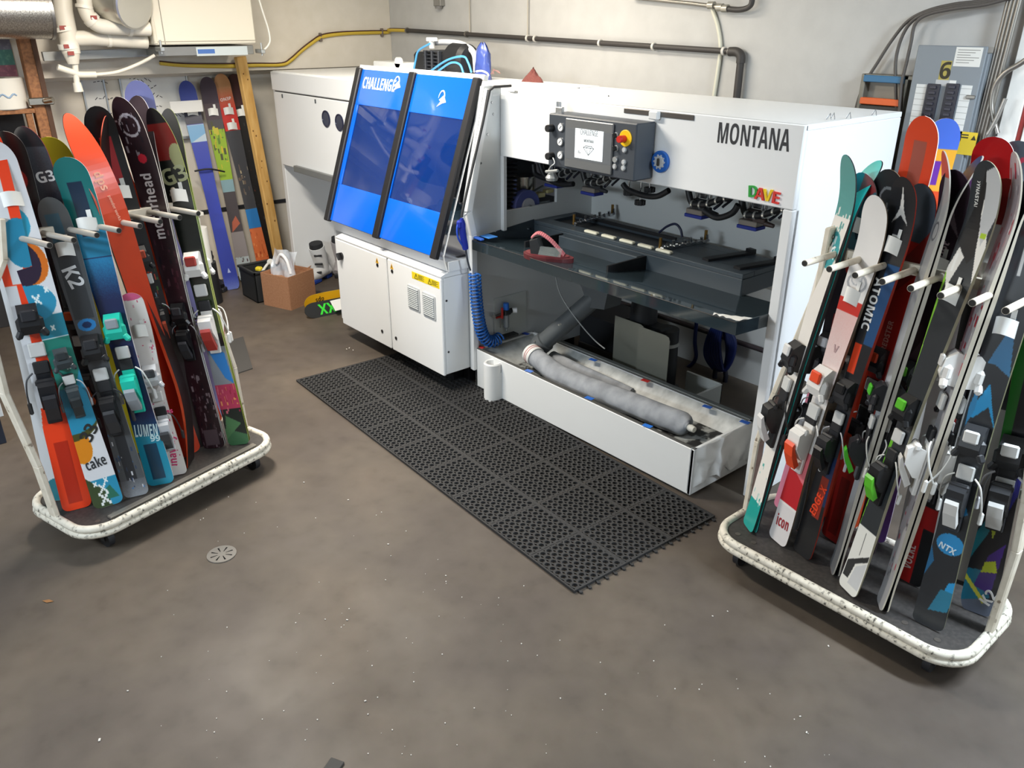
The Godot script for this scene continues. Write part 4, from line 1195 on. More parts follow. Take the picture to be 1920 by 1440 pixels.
	var bk := thing("plastic_tub", "white plastic tub with a cut-out top holding the pump foot", "tub", hit(1275, 720, 2, -1.5))
	var k0 := hit(1240, 715, 1, 0.0); 
	st = S()
	var bc := Vector3(hit(1265, 715, 2, -1.60).x, 0, -1.62)
	bx2(st, bc + Vector3(-0.15, 0.0, 0.06), bc + Vector3(0.12, 0.17, 0.075), 0.004)
	bx2(st, bc + Vector3(-0.15, 0.0, -0.3), bc + Vector3(0.12, 0.17, -0.285), 0.004)
	bx2(st, bc + Vector3(0.105, 0.0, -0.3), bc + Vector3(0.12, 0.17, 0.075), 0.004)
	bx2(st, bc + Vector3(-0.15, 0.0, -0.3), bc + Vector3(0.12, 0.012, 0.075), 0.0)
	obj("tub_walls", st, paint("c9ccc8", 0.5), bk)
	var cs := thing("carton_box", "dark open carton under the bench behind the drain pipe", "box", hit(1120, 640, 2, -1.9))
	var c0 := hit(1088, 590, 2, -1.85); var c1 := hit(1158, 640, 2, -1.85)
	box_part("carton", Vector3(c0.x, 0.0, -2.2), Vector3(c1.x, c0.y + 0.02, -1.85), paint("14151a", 0.7), cs)
	box_part("carton_base", Vector3(c0.x - 0.005, 0.0, -2.2), Vector3(c1.x + 0.005, 0.12, -1.845), paint("3a3530", 0.7), cs)
	var hs := thing("hose_bundle", "bundle of dark blue hoses hanging on the wall under the bench", "hoses", hit(1352, 670, 2, -2.2))
	var navy := paint("17265e", 0.45)
	for k in 7:
		st = S()
		var o := (k - 3) * 4.0
		pipe(st, smooth_path([[1350 + o * 0.6, 600], [1338 + o, 635], [1336 + o * 1.2, 665], [1346 + o * 0.8, 690], [1358 + o * 0.3, 693], [1368 + o * 0.5, 672], [1370 + o * 0.7, 640], [1356 + o * 0.5, 605]].map(func(q): return hit(q[0], q[1], 2, -2.3 + 0.012 * k))), 0.011, 7)
		obj("hose_loop", st, navy, hs)
	for q in [[[1342, 690], [1340, 705], [1341, 718]], [[1359, 690], [1361, 705], [1359, 718]]]:
		st = S(); pipe(st, q.map(func(r): return hit(r[0], r[1], 2, -2.28)), 0.016, 8)
		obj("hose_tail", st, paint("11162c", 0.5), hs)
	st = S()
	pipe(st, smooth_path([[1306, 604], [1303, 640], [1305, 668], [1298, 682], [1284, 692]].map(func(q): return hit(q[0], q[1], 2, -2.3))), 0.013, 8)
	obj("single_hose", st, navy, hs)
	var wp := thing("wall_pipe", "thin dark pipe running low along the wall under the bench", "pipe", hit(1350, 660, 2, WALL_B + 0.03))
	st = S(); cyl(st, Vector3(-2.3, 0.265, WALL_B + 0.03), Vector3(0.0, 0.265, WALL_B + 0.03), 0.017, -1, 10)
	obj("pipe_run", st, paint("33292c", 0.6), wp)
	st = S(); cyl(st, Vector3(-2.6, 0.5, WALL_B + 0.06), hit(1160, 592, 2, WALL_B + 0.06), 0.015, -1, 10)
	obj("pipe_branch", st, paint("33292c", 0.6), wp)

# ---------------------------------------------------------------- fittings on the back wall
func wpath(px: Array, off := 0.04) -> Array:
	return px.map(func(q): return hit(q[0], q[1], 2, WALL_B + off))
func wall_fittings() -> void:
	var black := paint("3a3634", 0.55)
	var steel := paint("8f8b84", 0.35, 0.8)
	var t := thing("air_pipe", "black air pipe running along the back wall and dropping behind the hood", "pipe", hit(1080, 75, 2, WALL_B))
	var a := hit(763, 62, 2, WALL_B + 0.04); var b := hit(1382, 90, 2, WALL_B + 0.04)
	var yl := (a.y + b.y) / 2
	a.y = yl + 0.04; b.y = yl - 0.04
	var st := S(); cyl(st, a, b, 0.017, -1, 12)
	obj("pipe_run", st, black, t)
	st = S(); pipe(st, smooth_path([b + Vector3(-0.05, 0, 0), b, b + Vector3(0.03, -0.02, 0), b + Vector3(0.035, -0.06, 0)]), 0.026, 12)
	obj("elbow", st, black, t)
	st = S(); cyl(st, b + Vector3(0.035, -0.06, 0), b + Vector3(0.035, -0.55, 0), 0.022, -1, 12)
	obj("drop_pipe", st, black, t)
	for q in [764, 875, 990, 1004, 1126, 1227, 1360, 1372]:
		var p := a.lerp(b, (hit(q, 70, 2, WALL_B + 0.04).x - a.x) / (b.x - a.x))
		st = S(); cyl(st, p + Vector3(-0.008, 0, 0), p + Vector3(0.008, 0, 0), 0.024, -1, 12)
		obj("coupling", st, paint("cfcbc3", 0.5) if q != 764 and q != 875 else steel, t)
	var y := thing("yellow_cord", "yellow cable stapled along the upper side wall to the black pipe", "cable", hit(600, 70, 0, SOFFIT))
	var cy := []
	for q in [[300, 118], [345, 122], [420, 124], [480, 122], [528, 121], [545, 113], [565, 95], [585, 80], [601, 70], [625, 65], [660, 62], [700, 61], [728, 60]]: cy.append(hit(q[0], q[1], 0, SOFFIT + 0.02))
	cy.append(Vector3(SOFFIT + 0.06, a.y, WALL_B + 0.05)); cy.append(a)
	st = S(); pipe(st, smooth_path(cy, 4), 0.017, 8)
	obj("yellow_sheath", st, paint("c9ab3c", 0.5), y)
	st = S(); pipe(st, smooth_path(cy.map(func(p): return p + Vector3(0.012, 0.016 + 0.004 * sin(p.z * 30.0), 0.006)), 4), 0.0055, 6)
	obj("dark_wire", st, paint("4a2a20", 0.5), y)
	for q in [[601, 70], [716, 61]]:
		st = S(); bx(st, hit(q[0], q[1], 0, SOFFIT + 0.02), Vector3(0.03, 0.07, 0.02), 0.004)
		obj("cable_clip", st, paint("6b6058", 0.5), y)
	for q in [[881, 66, "thin cord dropping from the ceiling to the black pipe above the pump"], [989, 69, "thin cord dropping from the ceiling to the black pipe above the rag"]]:
		var o := thing("drop_cord", q[2], "cord", hit(q[0], q[1], 2, WALL_B))
		var p := hit(q[0], q[1], 2, WALL_B + 0.02)
		st = S(); cyl(st, p, Vector3(p.x, 3.0, p.z), 0.005, -1, 6)
		obj("cord", st, paint("b9b2a4", 0.6), o)
	var sk := thing("wall_outlet", "small grey outlet box on the wall above the pump", "outlet", hit(828, 6, 2, WALL_B))
	var ps := hit(828, 4, 2, WALL_B)
	box_part("outlet_box", ps + Vector3(-0.05, -0.03, 0), ps + Vector3(0.05, 0.12, 0.05), paint("8f8d88", 0.5, 0.3), sk)
	st = S(); cyl(st, ps + Vector3(0, -0.05, 0.03), ps + Vector3(0, -0.03, 0.03), 0.03, 0.035, 14)
	obj("outlet_plug", st, paint("7f7d7a", 0.5), sk)
	var cd := thing("metal_conduit", "galvanized conduit with a bent dark end high on the wall", "conduit", hit(1320, 8, 2, WALL_B))
	st = S(); pipe(st, wpath([[1180, -5], [1250, 2], [1300, 7], [1345, 13]], 0.05), 0.012, 8)
	obj("conduit_run", st, steel, cd)
	st = S(); pipe(st, smooth_path(wpath([[1345, 13], [1375, 18], [1395, 17], [1408, 9], [1411, -10]], 0.05)), 0.016, 8)
	obj("conduit_bend", st, paint("3a3634", 0.5), cd)
	for q in [[1334, 10], [1350, 14], [1360, 16]]:
		var p := hit(q[0], q[1], 2, WALL_B + 0.05)
		st = S(); cyl(st, p + Vector3(-0.02, 0, 0), p + Vector3(0.02, 0, 0), 0.022, -1, 10)
		obj("conduit_coupling", st, paint("a8a49a", 0.4, 0.7), cd)
	var wc := thing("white_conduit", "thin cream cable running down the wall behind the pipe elbow", "cable", hit(1345, 100, 2, WALL_B))
	st = S(); pipe(st, smooth_path(wpath([[1335, 15], [1346, 50], [1351, 90], [1345, 140], [1338, 185], [1334, 215]], 0.015)), 0.012, 8)
	obj("cable_run", st, paint("d8d6c4", 0.6), wc)
	breaker_panel(steel)

func breaker_panel(steel: Material) -> void:
	var z := WALL_B + 0.11
	var A := hit(1722, 82, 2, z); var Bq := hit(1852, 90, 2, z)
	var x0: float = A.x; var x1: float = Bq.x; var yt: float = (A.y + Bq.y) / 2
	var yb := yt - 1.0
	var grey := paint("7d848a", 0.5)
	var t := thing("breaker_panel", "grey electrical breaker panel numbered 6 on the back wall", "breaker panel", Vector3((x0 + x1) / 2, yb, WALL_B))
	box_part("enclosure", Vector3(x0 + 0.03, yb + 0.03, WALL_B), Vector3(x1 + 0.01, yt - 0.03, z - 0.012), grey, t)
	var f := box_part("cover", Vector3(x0, yb, z - 0.014), Vector3(x1, yt, z), grey, t, 0.004)
	var P := func(x: float, y: float) -> Vector3: return hit(x, y, 2, z)
	var n: Vector3 = P.call(1772, 133)
	lettering("6", Transform3D(Basis(), n + Vector3(0, 0, 0.0006)), 0.075, paint("2a2410", 0.6), f, true)
	box_part("number_patch", n + Vector3(-0.025, -0.045, 0.0), n + Vector3(0.025, 0.045, 0.0005), paint("a89a4a", 0.6), f, 0.0)
	var lb: Vector3 = P.call(1815, 107)
	var card := box_part("paper_label", lb + Vector3(-0.06, -0.042, 0), lb + Vector3(0.06, 0.042, 0.001), paint("d9d9d4", 0.7), f, 0.0)
	var st := S()
	for k in 6: bar(st, lb + Vector3(-0.05, 0.03 - 0.011 * k, 0.0013), lb + Vector3(0.05 - 0.02 * (k % 3), 0.03 - 0.011 * k, 0.0013), 0.003, 0.0004, Vector3.UP, 0.0)
	obj("label_print", st, paint("8a8a86", 0.7), card)
	var sm: Vector3 = P.call(1772, 156)
	box_part("small_tag", sm + Vector3(-0.045, -0.014, 0), sm + Vector3(0.02, 0.014, 0.001), paint("b5b7b8", 0.6), f, 0.0)
	box_part("small_tag", sm + Vector3(0.02, -0.014, 0), sm + Vector3(0.05, 0.014, 0.001), paint("e0e0dc", 0.6), f, 0.0)
	var dk := paint("23212c", 0.4)
	for e in [[1746, -1], [1781, 1]]:
		var c: Vector3 = P.call(e[0], 192)
		var bk := box_part("breaker_column", c + Vector3(-0.03, -0.17, 0), c + Vector3(0.03, 0.085, 0.012), dk, f, 0.002)
		for k in 10:
			var s2 := S(); bx(s2, c + Vector3(0, 0.07 - k * 0.025, 0.014), Vector3(0.03, 0.014, 0.014), 0.002, Basis(Vector3.BACK, 0.0))
			obj("breaker_switch", s2, paint("34323c", 0.4), bk)
		var cc: Vector3 = c + Vector3(0.062 * e[1], -0.045, 0)
		var crd := box_part("index_card", cc + Vector3(-0.025, -0.125, 0), cc + Vector3(0.025, 0.125, 0.001), paint("d6d8d6", 0.7), f, 0.0)
		st = S()
		for k in 9: bar(st, cc + Vector3(-0.024, 0.11 - k * 0.027, 0.0012), cc + Vector3(0.024, 0.11 - k * 0.027, 0.0012), 0.002, 0.0004, Vector3.UP, 0.0)
		obj("card_lines", st, paint("9a9c9a", 0.7), crd)
	var lk: Vector3 = P.call(1820, 182)
	st = S(); bx(st, lk, Vector3(0.04, 0.016, 0.02), 0.003)
	obj("cover_latch", st, steel, f)
	var yv: Vector3 = P.call(1811, 268)
	var ys := box_part("warning_sticker", yv + Vector3(-0.045, -0.055, 0), yv + Vector3(0.045, 0.05, 0.001), paint("d8bb2c", 0.6), f, 0.0)
	st = S(); prism(st, [Vector2(-0.012, 0), Vector2(0.012, 0), Vector2(0, 0.022)], Transform3D(Basis(), yv + Vector3(0.03, 0.015, 0.001)), 0.0005)
	for k in 2: bar(st, yv + Vector3(-0.035, 0.036 - 0.012 * k, 0.0013), yv + Vector3(0.005, 0.036 - 0.012 * k, 0.0013), 0.006, 0.0005, Vector3.UP, 0.0)
	obj("sticker_print", st, paint("3a3414", 0.7), ys)
	# cable tray with a blue and an orange bar beside it
	var r := thing("terminal_frame", "open metal terminal frame with a blue and an orange bar", "terminal frame", hit(1655, 170, 2, WALL_B))
	var q0 := hit(1622, 138, 2, WALL_B + 0.06); var q1 := hit(1688, 215, 2, WALL_B + 0.06)
	box_part("back_plate", Vector3(q0.x, q1.y - 0.4, WALL_B), Vector3(q1.x + 0.06, q0.y, WALL_B + 0.02), paint("8b877c", 0.5, 0.3), r)
	for e in [q0.x, q1.x]:
		box_part("upright", Vector3(e - 0.012, q1.y - 0.4, WALL_B), Vector3(e + 0.012, q0.y, WALL_B + 0.07), paint("7b786e", 0.45, 0.5), r)
	box_part("top_rail", Vector3(q0.x, q0.y - 0.02, WALL_B), Vector3(q1.x + 0.06, q0.y, WALL_B + 0.07), paint("7b786e", 0.45, 0.5), r)
	var bl := hit(1652, 149, 2, WALL_B + 0.075)
	box_part("blue_bar", Vector3(q0.x + 0.005, bl.y - 0.015, WALL_B + 0.04), Vector3(q1.x - 0.005, bl.y + 0.018, WALL_B + 0.08), paint("33698f", 0.5), r)
	var orb := hit(1648, 191, 2, WALL_B + 0.075)
	box_part("orange_bar", Vector3(q0.x + 0.005, orb.y - 0.016, WALL_B + 0.04), Vector3(q1.x - 0.005, orb.y + 0.016, WALL_B + 0.08), paint("d8622c", 0.5), r)
	box_part("dark_bar", Vector3(q0.x + 0.005, orb.y - 0.04, WALL_B + 0.03), Vector3(q1.x - 0.005, orb.y - 0.02, WALL_B + 0.075), paint("33302c", 0.5), r)
	# cables
	var cab := paint("55504c", 0.55)
	var lst := [["cable looping over the wall to the terminal frame", [[1930, -25], [1850, 0], [1790, 8], [1740, 20], [1702, 40], [1672, 76], [1645, 118], [1625, 150], [1610, 185], [1600, 225]]],
		["cable dropping beside the terminal frame's upright", [[1930, -20], [1850, 4], [1790, 12], [1738, 24], [1708, 42], [1690, 72], [1680, 110], [1679, 150], [1681, 215]]],
		["cable entering the breaker panel's edge", [[1930, -15], [1850, 8], [1790, 16], [1740, 27], [1716, 45], [1708, 80], [1699, 120], [1690, 160], [1686, 215]]]]
	for e in lst:
		var o := thing("power_cable", "dark power " + e[0], "cable", hit(1700, 100, 2, WALL_B), "dark cables above the breaker panel")
		st = S(); pipe(st, smooth_path(wpath(e[1], 0.05 + 0.016 * lst.find(e)), 6), 0.0085, 8)
		obj("cable_run", st, cab, o)
	var k := 0
	for e in [[1886, -12, 1868, 232], [1893, -12, 1875, 236], [1901, -12, 1884, 240], [1909, -12, 1890, 250]]:
		var o := thing("steel_conduit", ["straight galvanized conduit next to the breaker panel", "second straight conduit out from the breaker panel", "third straight conduit out from the breaker panel", "straight galvanized conduit next to the white door jamb"][k], "conduit", hit(e[0], e[1], 2, WALL_B), "conduit bundle beside the door")
		var p0 := hit(e[0], e[1], 2, WALL_B + 0.06)
		st = S(); cyl(st, Vector3(p0.x + 0.03, 3.0, p0.z), Vector3(p0.x - 0.0, 1.2, p0.z + 0.01 * k), 0.011, -1, 10)
		obj("conduit_tube", st, steel, o)
		k += 1
	var fc := thing("flexible_conduit", "flexible steel conduit curling beside the breaker panel", "conduit", hit(1870, 180, 2, WALL_B))
	st = S(); pipe(st, smooth_path(wpath([[1945, 95], [1915, 118], [1885, 136], [1866, 160], [1859, 190], [1862, 220], [1870, 250]], 0.1), 6), 0.012, 8)
	obj("armoured_hose", st, steel, fc)
	st = S(); pipe(st, smooth_path(wpath([[1885, 185], [1872, 215], [1862, 235], [1852, 252]], 0.12), 6), 0.01, 8)
	obj("armoured_branch", st, paint("b8b6b0", 0.3, 0.8), fc)

# ---------------------------------------------------------------- storage along the side wall
func store_corner() -> void:
	var x := WALL_L + 0.015
	var H := func(px: float, py: float, xx: float) -> Vector3: return hit(px, py, 0, xx)
	# whiteboards
	var ink := paint("30303c", 0.7)
	for e in [[150, 143, 217, 272, "narrow grey-white whiteboard with faint notes on the side wall", "cfd0ce", 3], [221, 136, 366, 255, "wide whiteboard with handwritten notes behind the leaning skis", "dedfdc", 5]]:
		var p0: Vector3 = H.call(e[0], e[1], x); var p1: Vector3 = H.call(e[2], e[3], x)
		var c := (p0 + p1) / 2
		var t := thing("whiteboard", e[4], "whiteboard", Vector3(WALL_L, p1.y, c.z))
		box_part("board", Vector3(WALL_L, p1.y, p0.z), Vector3(x, p0.y, p1.z), paint(e[5], 0.25), t, 0.0)
		var st := S()
		for s in [[Vector3(x, p0.y, p0.z), Vector3(x, p0.y, p1.z)], [Vector3(x, p1.y, p0.z), Vector3(x, p1.y, p1.z)], [Vector3(x, p0.y, p0.z), Vector3(x, p1.y, p0.z)], [Vector3(x, p0.y, p1.z), Vector3(x, p1.y, p1.z)]]:
			bar(st, s[0], s[1], 0.022, 0.014, Vector3.RIGHT)
		obj("frame", st, paint("a9adae", 0.35, 0.7), t)
		box_part("pen_tray", Vector3(x, p1.y - 0.01, p0.z), Vector3(x + 0.06, p1.y + 0.008, p1.z), paint("a9adae", 0.35, 0.7), t)
		st = S()
		var rng := RandomNumberGenerator.new(); rng.seed = 40 + e[6]
		for k in e[6]:
			var yy := lerpf(p0.y - 0.05, p1.y + 0.12, k / float(e[6])) 
			var zz := lerpf(p0.z, p1.z, rng.randf_range(0.1, 0.55))
			var n := rng.randi_range(4, 8)
			for i in n:
				var a := Vector3(x + 0.001, yy + rng.randf_range(-0.012, 0.012), zz - i * 0.028)
				bar(st, a, a + Vector3(0, rng.randf_range(-0.025, 0.025), -0.02), 0.005, 0.001, Vector3.UP.cross(Vector3.RIGHT) + Vector3.UP * 0.3, 0.0)
		tag(obj("handwriting", st, ink, t), "", "", "", "stuff")
	# ledge moulding under the overhang and a rail at skirting height
	var st0 := S(); bx2(st0, Vector3(WALL_L, 1.76, WALL_B), Vector3(WALL_L + 0.04, 1.8, 4.1), 0.004)
	struct("trim_1", st0, paint("dcd8ce", 0.6))
	st0 = S(); bx2(st0, Vector3(WALL_L, 0.62, WALL_B), Vector3(WALL_L + 0.02, 0.65, 1.0), 0.003)
	struct("trim_2", st0, paint("22242a", 0.6))
	# leaning timber
	var pt := thing("timber_plank", "rough yellowish timber stud leaning upright against the side wall", "plank", hit(528, 520, 1, 0.0))
	var top := hit(450, 106, 0, SOFFIT + 0.06); var bot := hit(531, 527, 1, 0.0)
	var st := S(); bar(st, bot, top, 0.10, 0.045, Vector3(0.35, 0, 0.94), 0.006)
	var wood := grain(0.02, [[0.0, "a57a3c"], [0.35, "bb9250"], [0.6, "c49c5c"], [1.0, "cba86c"]], 1.0, 0.75, 0.0, 51, 5)
	wood.uv1_scale = Vector3(2.2, 0.35, 2.2)
	obj("stud", st, wood, pt)
	st = S()
	var rng := RandomNumberGenerator.new(); rng.seed = 77
	var dl := (top - bot).normalized()
	var wx := Vector3(0.35, 0, 0.94); wx = (wx - dl * wx.dot(dl)).normalized()
	var wz := wx.cross(dl)
	for k in 9:
		var p := bot.lerp(top, rng.randf_range(0.1, 0.95)) + wx * rng.randf_range(-0.035, 0.035)
		for sg in [-1.0, 1.0]: cyl(st, p + wz * 0.0228 * sg, p + wz * 0.0232 * sg, rng.randf_range(0.004, 0.009), -1, 8)
	obj("knots", st, paint("6e4a22", 0.8), pt)
	# hanging heater
	var hx := -4.45
	var a: Vector3 = H.call(291, 85, hx); var b: Vector3 = H.call(481, 83, hx)
	var t := thing("unit_heater", "cream hanging heater cabinet below the ceiling beside the white pipes", "heater", Vector3(hx - 0.3, a.y, (a.z + b.z) / 2))
	box_part("casing", Vector3(hx - 0.5, a.y, b.z), Vector3(hx, 2.75, a.z), paint("d8d2c2", 0.5), t, 0.008)
	var zs := lerpf(a.z, b.z, 0.04)
	box_part("side_flange", Vector3(hx, a.y + 0.01, a.z - 0.02), Vector3(hx + 0.006, 2.74, a.z), paint("cfc9b9", 0.5), t)
	box_part("panel_seam", Vector3(hx, a.y + 0.005, zs - 0.045), Vector3(hx + 0.003, 2.74, zs - 0.04), paint("8d887c", 0.6), t, 0.0)
	box_part("panel_seam", Vector3(hx, a.y + 0.02, b.z), Vector3(hx + 0.004, a.y + 0.026, a.z), paint("a8a294", 0.6), t, 0.0)
	var br: Vector3 = H.call(370, 97, hx); var be: Vector3 = H.call(466, 97, hx)
	box_part("bottom_channel", Vector3(hx - 0.45, a.y - 0.075, b.z + 0.02), Vector3(hx - 0.02, a.y - 0.012, a.z - 0.02), paint("8a8a86", 0.4, 0.7), t)
	var lab := box_part("rating_plate", Vector3(hx - 0.02, br.y - 0.03, be.z), Vector3(hx - 0.016, br.y + 0.03, br.z), paint("b9c2c4", 0.4), t, 0.0)
	box_part("blue_band", Vector3(hx - 0.016, br.y - 0.015, lerpf(br.z, be.z, 0.35)), Vector3(hx - 0.0152, br.y + 0.015, br.z - 0.01), paint("3f66a8", 0.5), lab, 0.0)
	st = S()
	for e in [[300, 92], [488, 96]]:
		var p: Vector3 = H.call(e[0], e[1], hx + 0.03)
		bx(st, p, Vector3(0.12, 0.03, 0.03), 0.004); cyl(st, p + Vector3(0.03, -0.03, 0), p + Vector3(0.03, 0.06, 0), 0.008, -1, 8)
	for e in [a.z, b.z]:
		cyl(st, Vector3(hx - 0.1, 2.74, e), Vector3(hx - 0.1, 3.0, e), 0.006, -1, 8)
	obj("hanger", st, paint("b4b6b4", 0.35, 0.8), t)
	st = S(); pipe(st, smooth_path([H.call(480, -20, hx + 0.05), H.call(492, 20, hx + 0.05), H.call(503, 55, hx + 0.05), H.call(506, 78, hx + 0.05), H.call(497, 92, hx + 0.05), H.call(490, 94, hx + 0.03)]), 0.007, 8)
	obj("white_lead", st, paint("dedcd4", 0.5), t)
	# white drain pipes
	var pv := paint("dfd9cb", 0.4)
	var pvc := thing("drain_pipework", "white plastic pipes with elbows hanging beside the heater", "pipes", hit(140, 60, 0, -4.6))
	var Q := func(list: Array, xx: float) -> Array: return list.map(func(q): return hit(q[0], q[1], 0, xx))
	st = S(); pipe(st, Q.call([[113, -60], [119, 20], [126, 55], [131, 85], [134, 100]], -4.55), 0.058, 16)
	cyl(st, hit(133, 97, 0, -4.55), hit(138, 120, 0, -4.55), 0.058, 0.035, 16)
	obj("stack_pipe", st, pv, pvc)
	st = S(); pipe(st, Q.call([[135, 72], [175, 71], [215, 74], [275, 78]], -4.55), 0.048, 16)
	obj("branch_pipe", st, pv, pvc)
	st = S(); pipe(st, smooth_path(Q.call([[155, -60], [158, 0], [162, 22], [172, 38], [190, 49], [230, 52], [280, 54]], -4.45), 5), 0.048, 16)
	obj("elbow_pipe", st, pv, pvc)
	for e in [[119, 50, 122, 58, -4.55, 0.064], [127, 82, 130, 92, -4.55, 0.064], [200, 73, 206, 73, -4.55, 0.054], [158, 10, 158, 16, -4.45, 0.054], [240, 52.5, 246, 53, -4.45, 0.054], [168, 33, 176, 41, -4.45, 0.054]]:
		st = S(); cyl(st, hit(e[0], e[1], 0, e[4]), hit(e[2], e[3], 0, e[4]), e[5], -1, 18)
		obj("pipe_socket", st, paint("e6e1d4", 0.4), pvc)
	st = S()
	for e in [[118, 52, -4.49], [126, 87, -4.49], [133, 100, -4.49], [176, 33, -4.4]]:
		bx(st, hit(e[0], e[1], 0, e[2]), Vector3(0.006, 0.025, 0.04), 0.0)
	obj("red_tag", st, paint("8f3b34", 0.6), pvc)
	st = S(); pipe(st, smooth_path(Q.call([[108, 126], [125, 132], [141, 137], [150, 140], [180, 140]], -4.55), 4), 0.022, 10)
	pipe(st, Q.call([[141, 118], [142, 137], [145, 160], [147, 172]], -4.55), 0.02, 10)
	cyl(st, hit(144, 155, 0, -4.55), hit(148, 172, 0, -4.55), 0.026, 0.032, 10)
	pipe(st, smooth_path(Q.call([[180, 140], [220, 135], [260, 120], [290, 104]], -4.55), 5), 0.012, 8)
	obj("condensate_line", st, pv, pvc)
	st = S(); bar(st, hit(80, 106, 0, -4.75), hit(300, 97, 0, -4.75), 0.06, 0.04, Vector3.UP)
	obj("support_channel", st, paint("9a9a96", 0.4, 0.6), pvc)
	# foil ducts
	var foil := grain(0.06, [[0.0, "6f6a66"], [0.5, "aaa59e"], [1.0, "d8d4cc"]], 3.0, 0.28, 0.9, 13, 3)
	var d1 := thing("foil_duct", "silver foil duct running below the ceiling above the shelf", "duct", hit(50, 20, 0, -4.3))
	st = S(); cyl(st, hit(-160, 18, 0, -4.3), hit(86, 22, 0, -4.3), 0.16, -1, 28)
	obj("duct_tube", st, foil, d1)
	st = S(); cyl(st, hit(-160, 18, 0, -4.3), hit(-150, 18, 0, -4.3), 0.165, -1, 28)
	obj("duct_collar", st, paint("8d8b88", 0.35, 0.9), d1)
	st = S(); cyl(st, hit(84, 22, 0, -4.3), hit(90, 22, 0, -4.3), 0.165, -1, 28)
	obj("duct_collar", st, paint("8d8b88", 0.35, 0.9), d1)
	var d2 := thing("round_duct", "round sheet metal duct with an end cap beside the heater", "duct", hit(245, 15, 0, -4.5))
	var dc := hit(249, 8, 0, -4.35)
	st = S(); cyl(st, dc + Vector3(-0.3, 0.08, 0.18), dc + Vector3(0.04, -0.0, 0.0), 0.155, -1, 32, false)
	obj("duct_shell", st, paint("b5b2a8", 0.3, 0.8), d2)
	st = S(); var ax := (Vector3(0.34, -0.08, -0.18)).normalized()
	lathe(st, [Vector2(0.162, -0.02), Vector2(0.162, 0.0), Vector2(0.15, 0.004), Vector2(0.0, 0.004)], Transform3D(frame_of(ax), dc + Vector3(0.04, 0, 0)), 32)
	obj("end_cap", st, paint("c9c6bc", 0.28, 0.8), d2)
	shelf_corner()

